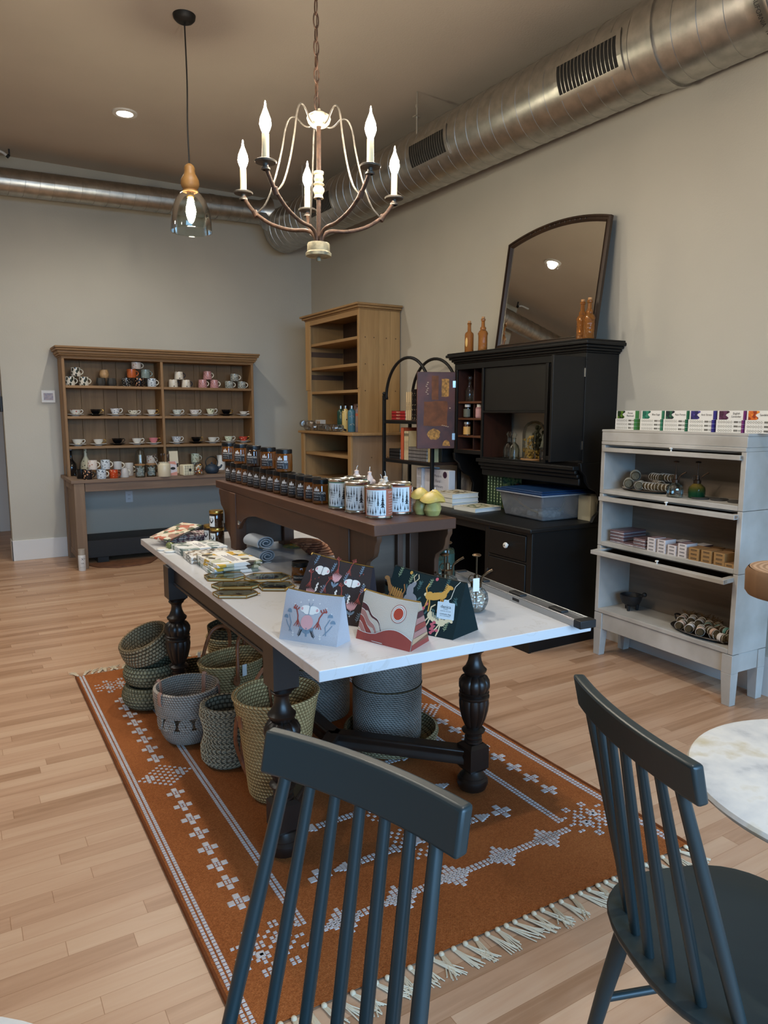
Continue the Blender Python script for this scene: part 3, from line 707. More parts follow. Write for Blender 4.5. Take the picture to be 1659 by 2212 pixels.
M_stone = plain('white_pebble', (226, 224, 220), 0.5)
M_lidw = wood('canister_lid_wood', (150, 112, 72), (176, 138, 92), (196, 160, 112), 'X', 0.5, 3)
def canister(label, x, y):
    t = thing('glass_canister', label, 'canister', (x, y, BZ), 0, 'glass canisters of white stones')
    MB().lathe([(0, 0), (0.043, 0), (0.045, 0.004), (0.045, 0.112), (0.043, 0.112), (0.0425, 0.006), (0, 0.006)], n=28).build('jar', M_clear, t)
    MB().lathe([(0, 0.108), (0.041, 0.108), (0.041, 0.113), (0.048, 0.114), (0.048, 0.124), (0, 0.124)], n=28).build('lid', M_lidw, t)
    s = MB(); rnd = random.Random(3)
    for k in range(95):
        a, rr = rnd.uniform(0, 2 * pi), 0.033 * sqrt(rnd.random()); q = 0.0075 * rnd.uniform(.8, 1.15)
        s.ball((rr * cos(a), rr * sin(a), 0.014 + 0.075 * rnd.random()), (q, q, q * .8), 7, 5)
    o = s.build('stones', M_stone, t); o['kind'] = 'stuff'
canister('glass canister of white stones with wooden lid, next to the tall off-white mug', 1.493, 7.02)
canister('glass canister of white stones with wooden lid, next to the cream crock', 1.603, 7.05)
t = thing('glass_tumbler', 'clear glass cloche holding white sticks behind the canisters', 'glass', (1.578, 7.4, BZ))
MB().lathe([(0.046, 0), (0.047, 0.19), (0.04, 0.225), (0.018, 0.245), (0, 0.247)], n=24).build('dome', M_clear, t)
st = MB()
for a in (0, 1.6, 3.5): st.tube([(0.01 * cos(a), 0.01 * sin(a), 0.003), (0.012 * cos(a + .4), 0.012 * sin(a + .4), 0.19)], 0.005, 8)
st.build('stick', M_white, t)
t = thing('stoneware_crock', 'cream stoneware crock bristling with dark spoons on the bench', 'crock', (1.712, 7.0, BZ))
MB().lathe([(0, 0), (0.058, 0), (0.061, 0.005), (0.061, 0.108), (0.055, 0.122), (0.050, 0.126), (0.050, 0.138), (0.046, 0.138), (0.046, 0.12), (0.05, 0.1), (0.05, 0.01), (0, 0.008)], n=32).build('pot', plain('cream_stoneware', (208, 196, 168), 0.35), t)
rnd = random.Random(5)
for k in range(9):
    a = rnd.uniform(0, 6.28); x0, y0 = 0.02 * cos(a), 0.02 * sin(a); tilt = Vector((cos(a) * .055 - 0.028, sin(a) * .03, 0)); e = Vector((x0, y0, 0.10)) + tilt + Vector((0, 0, 0.085 + 0.03 * rnd.random()))
    s = MB().tube([(x0 * .5, y0 * .5, 0.012), tuple(e)], 0.0028, 6); s.ball(tuple(e), (0.010, 0.006, 0.014), 8, 6)
    s.build('spoon', plain('dark_horn', (64, 50, 40), 0.5) if k == 0 else bpy.data.materials['dark_horn'] if k % 3 else bpy.data.materials['white_ceramic'], t)
def card(name, label, x, y, w, h, zt, m, motif):
    t = thing(name, label, 'card', (x, y, BZ), 0.05)
    M = RX(radians(-8))
    MB().box(-w / 2, w / 2, 0, 0.004, 0, h, M=M).build('board', m, t)
    mo = MB(); motif(mo, M); mo.build('printed_motif', [M_ink, plain('card_pink', (206, 140, 122), 0.6)], t)
card('tall_card', 'tall cream card with a dark sprig leaning behind the pink card', 1.893, 7.30, 0.088, 0.225, 0, plain('cream_card', (214, 200, 172), 0.7),
     lambda mo, M: [mo.poly([(0.01 + 0.02 * cos(a) * s + dx, -0.001, 0.075 + 0.014 * sin(a) * s + dz) for a in [2 * pi * i / 10 for i in range(10)]], 0, M) for s, dx, dz in ((1, 0.012, 0), (.6, 0.022, 0.018), (.6, -0.012, -.008))])
card('pink_card', 'small pink and white card with a black oval beside the cream crock', 1.807, 7.04, 0.085, 0.14, 0, plain('pale_lilac_card', (206, 196, 198), 0.7),
     lambda mo, M: [mo.poly([(0.024 * cos(a) + 0.004, -0.001, 0.07 + 0.014 * sin(a)) for a in [2 * pi * i / 16 for i in range(16)]], 0, M), mo.poly([(-0.042, -0.001, 0.002), (0.042, -0.001, 0.002), (0.042, -0.001, 0.038), (-0.042, -0.001, 0.02)], 1, M), mo.poly([(-0.042, -0.001, 0.12), (0.042, -0.001, 0.105), (0.03, -0.001, 0.137), (-0.042, -0.001, 0.139)], 1, M)])
t = thing('wrapped_parcel', 'cream checked parcel with a black round seal on the bench', 'parcel', (1.93, 7.0, BZ), 0.25)
M_wrap = plain('cream_wrap', (214, 206, 176), 0.35)
b = MB().box(-0.058, 0.062, -0.045, 0.045, 0, 0.108)
b.build('package', M_wrap, t, bevel=0.014, seg=3)
g = MB()
for i in range(4): g.box(-0.04 + i * .028, -0.0385 + i * .028, -0.0462, -0.0448, 0.008, 0.10)
for i in range(4): g.box(-0.05, 0.054, -0.0462, -0.0448, 0.016 + i * .026, 0.0172 + i * .026)
g.prism([(0.014 * cos(2 * pi * i / 16) + 0.012, 0.014 * sin(2 * pi * i / 16) + 0.055) for i in range(16)], 0.0455, 0.0475, M=RX(pi / 2))
g.build('printed_seal', M_ink, t)
t = thing('ornament_bag', 'clear bag of small gold, white and rust baubles tied at the top', 'bag', (2.049, 7.0, BZ))
rnd = random.Random(11); cols = [P_gold, M_white, plain('rust_bauble', (168, 74, 40), 0.3)]
for k in range(24):
    a = rnd.uniform(0, 6.28); z = 0.014 + 0.085 * rnd.random(); rr = (0.046 - 0.28 * z) * sqrt(rnd.random()) 
    MB().ball((rr * cos(a), rr * sin(a), z), 0.0125, 10, 7).build('bauble', cols[k % 3], t)
MB().lathe([(0.05, 0.0), (0.058, 0.03), (0.05, 0.08), (0.03, 0.115), (0.010, 0.128), (0.03, 0.165)], n=14).build('clear_bag', glassy('cellophane', (252, 250, 246), 0.12, 0.2), t, smooth=20)
mug('pale green floral mug standing behind the bauble bag', C_mint, P_cream, (2.176, 7.55, BZ + 0.087), r=0.044, h=0.09)
mug('grey speckled mug under the pale green floral mug', P_gray, P_cream, (2.175, 7.55, BZ), r=0.044)
t = thing('iron_teapot', 'dark blue cast iron teapot with arched black handle on the bench', 'teapot', (2.213, 7.1, BZ))
M_teapot = plain('blue_cast_iron', (44, 58, 72), 0.5, 0.2, bmp=0.4, bscale=160)
MB().lathe([(0, 0), (0.045, 0), (0.066, 0.018), (0.072, 0.045), (0.064, 0.07), (0.045, 0.084), (0.03, 0.088), (0, 0.09)], n=32).build('pot', M_teapot, t)
MB().lathe([(0, 0.088), (0.034, 0.086), (0.03, 0.094), (0.008, 0.098), (0.010, 0.108), (0.006, 0.114), (0, 0.115)], n=20).build('lid', M_teapot, t)
MB().tube(spline([(0.062, -.01, 0.055), (0.085, -.02, 0.066), (0.096, -.024, 0.088)], 4), [0.016, .015, .013, .012, .011, .010, .010, .009, .009][:9], 10).build('spout', M_teapot, t)
MB().tube(spline([(-0.052, 0, 0.07), (-0.062, 0, 0.12), (-0.038, 0, 0.158), (0.0, 0, 0.17), (0.038, 0, 0.158), (0.062, 0, 0.12), (0.052, 0, 0.07)], 5), 0.0055, 8).build('handle', M_blackmatte, t)
t = thing('milk_jug', 'plain white jug at the back of the bench beside the blue teapot', 'jug', (2.438, 7.5, BZ))
MB().lathe([(0, 0), (0.04, 0), (0.048, 0.05), (0.038, 0.12), (0.043, 0.155), (0.04, 0.155), (0.034, 0.12), (0.044, 0.05), (0, 0.01)], n=24).build('body', M_white, t)
MB().tube(spline([(0.04, 0, .13), (0.07, 0, .12), (0.066, 0, .07), (0.046, 0, .05)], 4), 0.005, 8).build('handle', M_white, t)


# ------------------------------------------------------------------ tall pine bookcase in the corner
M_pale = wood('pale_pine', (158, 122, 76), (196, 158, 106), (218, 184, 134), 'Z', 0.6)
M_paleh = wood('pale_pine_shelf', (150, 116, 74), (188, 150, 102), (210, 174, 126), 'Y', 0.6)
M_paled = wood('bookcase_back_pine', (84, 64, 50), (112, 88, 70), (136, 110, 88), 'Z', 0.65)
t = thing('tall_bookcase', 'tall pale pine bookcase with a deeper base in the corner of the shop', 'bookcase', (3.35, 6.25, 0))
for y0, y1 in ((5.70, 5.728), (6.80, 6.828)):
    sp = MB()
    if y0 < 6: sp.box(3.162, 3.35, y0, y1, 1.258, 2.35).box(3.352, 3.47, y0, y1, 1.258, 2.35).box(3.472, 3.578, y0, y1, 1.258, 2.35)
    else: sp.box(3.162, 3.578, y0, y1, 1.258, 2.35)
    sp.build('side_panel', M_pale, t, bevel=0.002, W=t)
for y0, y1 in ((5.697, 5.732), (6.725, 6.831)):
    MB().prism([(y0, 1.66), (y1, 1.66), (y1, 2.35), (y0, 2.35)], -3.162, -3.145, M=Matrix(((0, 0, -1, 0), (1, 0, 0, 0), (0, 1, 0, 0), (0, 0, 0, 1)))).build('face_stile', M_pale, t, bevel=0.002, W=t)
    MB().box(3.15, 3.165, y0, y1 if y0 < 6 else y0 + 0.08, 1.258, 1.66).build('face_stile', M_pale, t, bevel=0.002, W=t)
MB().box(3.145, 3.162, 5.732, 6.725, 2.30, 2.35).build('top_rail', M_paleh, t, bevel=0.002, W=t)
for z in (2.12, 1.884, 1.647): MB().box(3.165, 3.565, 5.728, 6.80, z - 0.026, z).build('shelf', M_paleh, t, bevel=0.002, W=t)
cr = MB()
for o, za, zb in ((0.012, 2.35, 2.362), (0.032, 2.362, 2.382), (0.05, 2.382, 2.402)): cr.box(3.150 - o, 3.578, 5.70 - o, 6.83 + o, za, zb)
cr.build('crown_moulding', M_paleh, t, bevel=0.006, seg=2, W=t)
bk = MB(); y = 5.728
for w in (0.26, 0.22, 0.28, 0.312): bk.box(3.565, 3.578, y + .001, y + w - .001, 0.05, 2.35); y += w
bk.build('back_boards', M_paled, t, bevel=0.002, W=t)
for y in (5.728, 6.785):
    for z in (2.05, 1.82, 1.58, 1.17):
        pass
MB().box(3.155, 3.56, 6.795, 6.80, 2.0, 2.05).box(3.155, 3.56, 6.795, 6.80, 1.77, 1.82).build('shelf_batten', M_paled, t, W=t)
MB().box(3.022, 3.578, 5.60, 6.775, 1.234, 1.258).build('counter', M_paleh, t, bevel=0.004, W=t)
for y0, y1 in ((5.655, 5.68), (6.70, 6.725)): MB().box(3.05, 3.578, y0, y1, 0, 1.234).build('base_side_panel', M_pale if y0 > 6 else wood('base_side_pine', (140, 112, 84), (176, 146, 114), (198, 170, 138), 'Z', .6), t, bevel=0.002, W=t)
for y0, y1 in ((5.652, 5.715), (6.66, 6.728)): MB().box(3.035, 3.055, y0, y1, 0, 1.234).build('base_stile', M_pale, t, bevel=0.002, W=t)
for z in (1.045, 0.80, 0.50, 0.12): MB().box(3.06, 3.565, 5.68, 6.70, z - 0.025, z).build('base_shelf', M_paleh, t, bevel=0.002, W=t)
kn = MB()
for x, z in ((3.21, 2.12), (3.30, 2.12), (3.43, 2.12), (3.53, 2.12), (3.21, 1.884), (3.40, 1.884), (3.53, 1.884), (3.21, 1.647), (3.53, 1.647), (3.25, 1.045), (3.42, 1.045), (3.40, 1.18)):
    yy = 5.6995 if z > 1.258 else 5.6545
    kn.prism([(0.006 * cos(a), 0.006 * sin(a)) for a in [2 * pi * i / 10 for i in range(10)]], 0, 0.001, M=TR(x, yy, z - .012) @ RX(pi / 2))
kn.build('peg', plain('dark_knot', (92, 66, 42), 0.6), t, W=t)

def water_bottle(label, x, y, cols, r=0.036, h=0.245, scale=30):
    t = thing('water_bottle', label, 'bottle', (x, y, 1.258), 0, 'patterned bottles on the pine bookcase')
    MB().lathe([(0, 0), (r * .93, 0), (r, 0.006), (r, h * .74), (r * .9, h * .80), (r * .45, h * .86), (r * .42, h * .89), (0, h * .89)], n=28).build('body', cols, t)
    MB().lathe([(0, h * .885), (r * .46, h * .885), (r * .46, h), (0, h)], n=20).build('cap', M_steel, t)
    return t
water_bottle('dark green patterned bottle on the bookcase counter', 3.25, 6.259, speckle('bottle_green', (34, 66, 54), (92, 100, 62), 22, 0.25, stretch=(1, 1, .5)))
water_bottle('cream bottle with black marks between the green and blue bottles', 3.24, 6.139, speckle('bottle_cream', (216, 190, 122), (34, 28, 28), 34, 0.3, stretch=(1, 1, .7)))
t = water_bottle('blue bottle with white rainbow arcs on the bookcase counter', 3.21, 5.96, plain('bottle_blue', (66, 112, 128), 0.35), 0.038)
ar = MB()
for zc, ac in ((0.06, 250), (0.135, 245)):
    for k, rr in ((0, 0.018), (1, 0.010)):
        a0 = radians(ac - k * 24)
        pts = []
        for i in range(9):
            q = pi * (0.02 + 0.9 * i / 8)
            pts.append((0.0383 * cos(a0 + rr * cos(q) / 0.038), 0.0383 * sin(a0 + rr * cos(q) / 0.038), zc + rr * sin(q)))
        ar.tube(pts, 0.0028, 6, flat=.4)
ar.build('arc_motif', M_white, t)
t = water_bottle('grey bottle with rust band and rainbow arcs beside the bookcase stile', 3.245, 5.879, multi('bottle_grey', [(128, 112, 116), (146, 122, 112), (120, 108, 118)], 18), 0.036, 0.26)
MB().lathe([(0.0364, 0.15), (0.0364, 0.172)], n=28).build('rust_band', plain('rust_band', (186, 92, 66), 0.5), t)
t = MB()
t.lathe([(0, 0), (0.05, 0.0), (0.062, 0.05), (0.055, 0.16), (0.06, 0.22), (0.048, 0.262), (0.0, 0.27)], n=14, sx=.8)
o = t.build('folded_cloth', multi('printed_cloth_grey', [(190, 168, 128), (150, 128, 118), (48, 40, 38), (206, 196, 170), (150, 120, 110)], 26, .8), loc=(3.42, 6.224, 1.258), smooth=60)
tag(o, 'bundle of patterned cloth standing behind the blue bottle', 'cloth')
t = MB().box(-0.03, 0.03, -0.06, 0.06, 0, 0.105)
t.box(-0.031, -0.03, -0.052, -0.02, 0.03, 0.09, 1).box(-0.031, -0.03, -0.01, 0.02, 0.045, 0.09, 1)
tag(t.build('small_box', [plain('white_card_box', (196, 188, 176), 0.6), plain('tan_print', (170, 138, 108), 0.6)], bevel=0.002, loc=(3.24, 6.696, 1.258)), 'small white printed box behind the plastic wrap on the bookcase', 'box')
rnd = random.Random(4); pw = MB()
yL, yR = 6.759, 6.02
for i in range(9):
    f = i / 8; y = yL + (yR - yL) * f
    pw.lathe([(0, -.05), (0.03, -.048), (0.04, -.02), (0.036, 0), (0.04, .02), (0.03, .048), (0, .05)], n=14, M=TR(3.085 + rnd.uniform(-.02, .02), y, 1.258 + 0.036 + (0.03 if i < 4 and i % 2 == 0 else 0)) @ RZ(rnd.uniform(-.5, 2)) @ RX(pi / 2) @ SCL(.9, .9, 1))
o = pw.build('plastic_wrap', glassy('crinkled_plastic', (226, 222, 214), 0.25, 0.5), smooth=25)
tag(o, 'heap of crinkled clear plastic packaging on the bookcase counter', 'plastic', kind='stuff')

# ------------------------------------------------------------------ arched metal rack with books
M_rack = plain('black_rack_metal', (20, 20, 20), 0.45, 0.3)
M_rackwood = wood('rack_board', (44, 30, 22), (66, 44, 30), (86, 60, 42), 'Y', 0.5)
t = thing('metal_rack', 'black metal book rack with two arched tops beside the black cabinet', 'rack', (3.28, 4.9, 0))
RK = t
for x in (3.14, 3.40):
    for y in (4.53, 5.25):
        MB().box(x - .0125, x + .0125, y - .0125, y + .0125, 0, 1.585).ball((x, y, 1.598), 0.016, 12, 8).build('post', M_rack, t, bevel=0.002, W=t)
    ym_, ry = 4.89, 0.325
    ap = [(x, ym_ + ry * cos(a), 1.56 + 0.315 * sin(a)) for a in [pi * i / 24 for i in range(25)]]
    MB().tube(ap, 0.0125, 10).box(x - .012, x + .012, 4.53, 4.575, 1.548, 1.572).box(x - .012, x + .012, 5.205, 5.25, 1.548, 1.572).build('arch', M_rack, t, W=t)
SH1, SH2, SH3 = 1.38, 1.057, 0.80
for z in (SH1, SH2, SH3, 0.42, 0.12):
    MB().box(3.15, 3.39, 4.53, 5.25, z - 0.022, z).build('shelf', M_rackwood, t, bevel=0.002, W=t)
    MB().box(3.132, 3.150, 4.53, 5.25, z - 0.03, z - 0.008).box(3.39, 3.408, 4.53, 5.25, z - 0.03, z - 0.008).build('shelf_rail', M_rack, t, W=t)
def book(label, x0, x1, y0, y1, z0, z1, cover, group=None, spine='y', pages=True, text=None, tcol=None, tsize=0.012, tilt=0):
    """book whose spine faces the room; y is its thickness when standing, z when lying"""
    cx, cy = (x0 + x1) / 2, (y0 + y1) / 2
    t = thing('book', label, 'book', (cx, cy, z0), 0, group)
    e = 0.002; H = z1 - z0; w2, d2 = (x1 - x0) / 2, (y1 - y0) / 2
    if d2 * 2 < H:  # standing
        MB().box(-w2, w2, -d2, -d2 + e, 0, H).box(-w2, w2, d2 - e, d2, 0, H).box(-w2, -w2 + e, -d2, d2, 0, H).build('cover', cover, t)
        MB().box(-w2 + e, w2 - e, -d2 + e, d2 - e, 0.003, H - 0.003).build('pages', M_paper, t)
        if text: MB().text(text, tsize, Matrix(((0, 0, -1, -w2 - .0006), (0, 1, 0, 0), (-1, 0, 0, H / 2), (0, 0, 0, 1))) @ RZ(0)).build('spine_title', tcol or M_ink, t)
    else:
        MB().box(-w2, w2, -d2, d2, 0, e).box(-w2, w2, -d2, d2, H - e, H).box(-w2, -w2 + e, -d2, d2, 0, H).build('cover', cover, t)
        MB().box(-w2 + e, w2 - .004, -d2 + .003, d2 - .003, e, H - e).build('pages', M_paper, t)
        if text: MB().text(text, tsize, Matrix(((0, 0, -1, -w2 - .0006), (-1, 0, 0, 0), (0, 1, 0, H / 2), (0, 0, 0, 1)))).build('spine_title', tcol or M_ink, t)
    return t
C_redb = plain('red_cover', (158, 34, 36), 0.5); C_cream = plain('cream_cover', (214, 190, 150), 0.6); C_lat = speckle('black_lattice_cover', (24, 22, 24), (176, 160, 128), 60, 0.2)
C_or = plain('terracotta_cover', (184, 88, 56), 0.6); C_ivory = plain('ivory_cover', (222, 204, 164), 0.6); C_grey = plain('grey_cover', (112, 108, 106), 0.7, noisy=.15, nscale=40); C_bw = plain('black_edge_cover', (26, 24, 24), 0.5)
yy = lambda px: 0
ya, yb = 5.161, 4.952
for k, w in enumerate(('lowest of the red stack', 'middle of the red stack', 'top of the red stack')):
    book('small red book lying on the upper rack shelf, ' + w, 3.16, 3.30, yb, ya, SH1 + k * 0.025, SH1 + 0.0245 + k * 0.025, C_redb, 'red books on the rack', text='PRESS IT', tcol=C_ivory, tsize=0.016)
y0 = 4.939
for k, w in enumerate(('next to the red stack', 'between two other cream books', 'next to the black lattice books')):
    book('tall cream book standing on the upper rack shelf, ' + w, 3.16, 3.33, y0 - 0.026 * (k + 1) + .001, y0 - 0.026 * k, SH1, SH1 + 0.225, C_cream, 'cream books on the upper rack shelf', text='THE HERBS', tsize=0.013)
y0 -= 0.08
for k, w in enumerate(('next to the cream books', 'second from the cream books', 'beside the open cabinet door')):
    book('black lattice-patterned book on the upper rack shelf, ' + w, 3.165, 3.33, y0 - 0.03 * (k + 1) + .001, y0 - 0.03 * k, SH1, SH1 + 0.245, C_lat, 'black lattice books')
t = thing('bead_strand', 'white round beads piled on the upper rack shelf beside the open door', 'beads', (3.17, y0 - 0.115, SH1))
for k in range(3): MB().ball((0, 0, 0.014 + k * 0.027), 0.015, 12, 8).build('bead', M_white, t)
ya, yb = 5.19, 5.02
for k, w in enumerate(('lowest', 'middle', 'top')):
    book('small black and white book lying on the lower rack shelf, ' + w + ' of its stack', 3.155, 3.28, yb, ya, SH2 + k * 0.028, SH2 + 0.0275 + k * 0.028, C_bw, 'black and white books on the rack')
y0 = 5.017
book('terracotta book standing beside the small black and white stack', 3.16, 3.33, y0 - 0.05, y0, SH2, SH2 + 0.262, C_or)
y0 -= 0.054
for k, w in enumerate(('next to the terracotta book', 'in the middle of the ivory three', 'next to the grey herb book')):
    t = book('ivory book standing on the lower rack shelf, ' + w, 3.16, 3.33, y0 - 0.022 * (k + 1) + .001, y0 - 0.022 * k, SH2, SH2 + 0.235, C_ivory, 'ivory books on the lower rack shelf', text='wild remedies', tsize=0.014)
    MB().ball((-0.0855, 0, 0.205), (0.0008, 0.006, 0.014), 8, 6).build('spine_emblem', M_ink, t)
y0 -= 0.07
# grey books: one leaning upright behind a lying stack
t = thing('book', 'grey herb book standing face out behind the lying grey books', 'book', (3.34, y0 - 0.09, SH2))
MB().box(0, 0.022, -0.09, 0.09, 0, 0.25).build('cover', C_grey, t, bevel=0.001)
MFACE = Matrix(((0, 0, -1, -.0008), (-1, 0, 0, 0), (0, 1, 0, 0), (0, 0, 0, 1)))
MB().text('HERBAL', 0.03, MFACE @ TR(-0.025, 0.205, 0)).text('remedies', 0.016, MFACE @ TR(-.02, 0.175, 0)).poly([(0.035 * cos(a) * (1 + .3 * sin(5 * a)) - .01, 0.125 + 0.03 * sin(a) * (1 + .3 * cos(4 * a)), 0) for a in [2 * pi * i / 24 for i in range(24)]], 0, MFACE).build('cover_print', plain('dark_red_print', (66, 34, 34), .6), t)
for k in range(4):
    book('grey cloth book lying on the lower rack shelf, ' + ('lowest', 'second from bottom', 'third from bottom', 'top')[k] + ' of the grey stack', 3.16, 3.32, y0 - 0.255, y0 + 0.004, SH2 + k * 0.0275, SH2 + 0.027 + k * 0.0275, C_grey, 'grey books lying on the rack')
book('pale yellow book standing by the near rack post', 3.17, 3.33, y0 - 0.305, y0 - 0.26, SH2, SH2 + 0.15, plain('pale_yellow_cover', (206, 190, 140), 0.6))
for k in range(2):
    tag(MB().box(-0.07, 0.07, -0.0575, 0.0575, 0, 0.12).build('storage_box', M_blackmatte, bevel=0.003, loc=(3.31, 4.60 - k * 0.0 + (0.0 if k == 0 else 0), SH2 + (0 if k == 0 else 0.121)), ), ('lower' if k == 0 else 'upper') + ' of two black boxes stacked at the near end of the lower rack shelf', 'box', 'black boxes on the rack')
y0 = 4.819
for k in range(3):
    book('white apothecary book on the lowest visible rack shelf, ' + ('far spine of three', 'middle of three', 'front of three showing its cover')[k], 3.19, 3.37, y0 - 0.022 * (k + 1) + .0005, y0 - 0.022 * k, SH3, SH3 + 0.20, plain('white_cover', (206, 204, 206), 0.5) if k == 0 else bpy.data.materials['white_cover'], 'white books on the rack', text='apothecary', tsize=0.012)
t = thing('boxed_set', 'white boxed book with a dark plum dot behind the near rack post', 'book', (3.25, y0 - 0.235, SH3))
MB().box(-0.03, 0.03, -0.165, 0.165, 0, 0.20).build('cover', bpy.data.materials['white_cover'], t, bevel=0.002)
MF2 = Matrix(((0, 0, -1, -.0308), (-1, 0, 0, 0), (0, 1, 0, 0), (0, 0, 0, 1)))
MB().prism([(0.115 + 0.026 * cos(a), 0.165 + 0.026 * sin(a)) for a in [2 * pi * i / 20 for i in range(20)]], 0, 0.0005, 0, MF2).build('round_sticker', plain('plum', (58, 30, 52), 0.5), t)
MB().text('Modern', 0.03, MF2 @ TR(0.02, 0.15, 0)).text('Floral', 0.03, MF2 @ TR(0.02, 0.11, 0)).text('Apothecary', 0.03, MF2 @ TR(0.02, 0.07, 0)).build('cover_title', plain('grey_print', (96, 96, 110), .6), t)


# ------------------------------------------------------------------ black baker's cabinet
def worn_black():
    m, nt, b = newmat('worn_black_paint')
    n = tex(nt, 'Noise', coords(nt), Scale=26.0, Detail=8.0, Roughness=0.7)
    n2 = tex(nt, 'Noise', coords(nt), Scale=3.0, Detail=3.0)
    nt.links.new(ramp(nt, [(0.0, (14, 13, 12)), (0.70, (17, 16, 14)), (0.735, (120, 92, 66)), (0.8, (150, 130, 104))], n.outputs[0]), b.inputs['Base Color'])
    b.inputs['Roughness'].default_value = 0.5; b.inputs['Specular IOR Level'].default_value = 0.35
    bump(nt, b, n2.outputs[0], 0.1, 0.004); return m
M_bk = plain('black_paint', (14, 13, 12), 0.48, spec=0.35, noisy=0.25, nscale=5)
M_bkw = worn_black()
M_inner = wood('red_brown_interior', (48, 22, 12), (74, 36, 20), (98, 52, 30), 'Z', 0.55)
M_innerh = wood('red_brown_shelf', (84, 48, 26), (120, 74, 42), (146, 96, 58), 'Y', 0.55)
t = thing('black_cabinet', 'old black painted kitchen cabinet with an open hutch and desk-height counter', 'cabinet', (3.2, 3.76, 0))
BKC = t
def bk(name, mb, m=M_bk, bev=0.003, par=None): return mb.build(name, m, par or t, bevel=bev, W=t)
bk('counter', MB().box(2.865, 3.535, 3.112, 4.43, 0.735, 0.765), M_bkw, 0.008)
bk('end_panel', MB().box(2.90, 3.53, 3.124, 3.145, 0, 0.735))
bk('end_panel', MB().box(2.90, 3.53, 4.395, 4.415, 0, 0.735))
bk('pedestal_partition', MB().box(2.92, 3.53, 3.53, 3.55, 0.06, 0.735))
bk('back_panel', MB().box(3.515, 3.53, 3.145, 4.395, 0.05, 0.735))
bk('face_frame', MB().box(2.885, 2.905, 3.118, 3.165, 0, 0.735).box(2.885, 2.905, 3.515, 3.555, 0, 0.735).box(2.885, 2.905, 3.165, 3.515, 0.715, 0.735).box(2.885, 2.905, 3.165, 3.515, 0.54, 0.555).box(2.885, 2.905, 3.165, 3.515, 0.0, 0.09).box(2.885, 2.905, 4.38, 4.415, 0, 0.735).box(2.885, 2.905, 3.555, 4.38, 0.69, 0.735), M_bkw, 0.003)
d = bk('drawer_front', MB().box(2.880, 2.90, 3.168, 3.512, 0.558, 0.712), M_bk, 0.004)
ky, kz = 3.327, 0.636
MB().lathe([(0, 0.0), (0.006, 0.0), (0.007, 0.010), (0.017, 0.014), (0.0185, 0.020), (0.016, 0.026), (0.006, 0.029), (0, 0.029)], n=20, M=TR(2.880, ky, kz) @ RY(-pi / 2)).lathe([(0, 0.0285), (0.005, 0.0285), (0.004, 0.031), (0, 0.031)], n=10, mi=1, M=TR(2.880, ky, kz) @ RY(-pi / 2)).build('knob', [M_white, M_ink], d, W=t)
dr = bk('door', MB().box(2.880, 2.90, 3.168, 3.512, 0.095, 0.538), M_bk, 0.004)
bk('latch', MB().box(2.868, 2.88, 3.49, 3.525, 0.42, 0.45).tube([(2.868, 3.5, .42), (2.862, 3.5, .44), (2.868, 3.5, .46)], 0.004, 6), M_blackmatte, 0.002, dr)
bk('drawer_box', MB().box(2.905, 3.4, 3.175, 3.505, 0.56, 0.70))
# upper hutch
bk('upper_end_panel', MB().box(3.262, 3.54, 3.10, 3.122, 1.14, 1.80))
bk('upper_end_panel', MB().box(3.262, 3.54, 4.385, 4.405, 1.14, 1.80), M_bk)
bk('upper_face_frame', MB().box(3.252, 3.266, 3.098, 4.407, 1.757, 1.80).box(3.252, 3.266, 3.098, 3.13, 1.14, 1.757).box(3.252, 3.266, 3.415, 3.44, 1.12, 1.757).box(3.252, 3.266, 4.065, 4.085, 1.12, 1.757).box(3.252, 3.266, 4.375, 4.407, 1.14, 1.757).box(3.252, 3.266, 4.085, 4.375, 1.14, 1.168).box(3.252, 3.266, 3.13, 3.415, 1.14, 1.168).box(3.252, 3.266, 3.44, 4.065, 1.44, 1.455), M_bkw, 0.002)
bk('roller_panel', MB().box(3.266, 3.276, 3.44, 4.065, 1.455, 1.757), plain('dark_olive_panel', (21, 20, 17), 0.5, noisy=.2, nscale=6))
bk('upper_top', MB().box(3.266, 3.54, 3.122, 4.385, 1.785, 1.80))
for y in (3.415, 4.07): bk('upper_partition', MB().box(3.266, 3.53, y, y + 0.014, 1.12, 1.785), M_inner if y > 4 else M_bk)
bk('cubby_back', MB().box(3.515, 3.53, 4.084, 4.385, 1.14, 1.785).box(3.515, 3.53, 3.122, 3.415, 1.14, 1.785), M_inner)
bk('cubby_lining', MB().box(3.266, 3.515, 4.376, 4.384, 1.168, 1.785), M_inner, 0)
for z in (1.524, 1.403, 1.274): 
    bk('cubby_shelf', MB().box(3.268, 3.515, 4.084, 4.384, z - 0.015, z), M_innerh, 0.002)
bk('cubby_floor', MB().box(3.268, 3.515, 4.084, 4.384, 1.152, 1.168), M_innerh, 0.002)
for z0, z1 in ((1.524, 1.757), (1.403, 1.509), (1.274, 1.388), (1.168, 1.259)): bk('cubby_divider', MB().box(3.29, 3.515, 4.212, 4.222, z0, z1), M_inner, 0.001)
bk('niche_shelf', MB().box(3.20, 3.54, 3.12, 4.07, 1.095, 1.12), M_bkw, 0.004)
bk('niche_moulding', MB().box(3.215, 3.24, 3.12, 4.06, 1.07, 1.095).box(3.235, 3.26, 3.12, 4.06, 1.045, 1.07).box(3.25, 3.27, 3.12, 4.06, 1.0, 1.045), M_bk, 0.006)
bk('niche_front_rail', MB().box(3.252, 3.266, 3.44, 4.065, 1.12, 1.128), M_bk, 0.002)
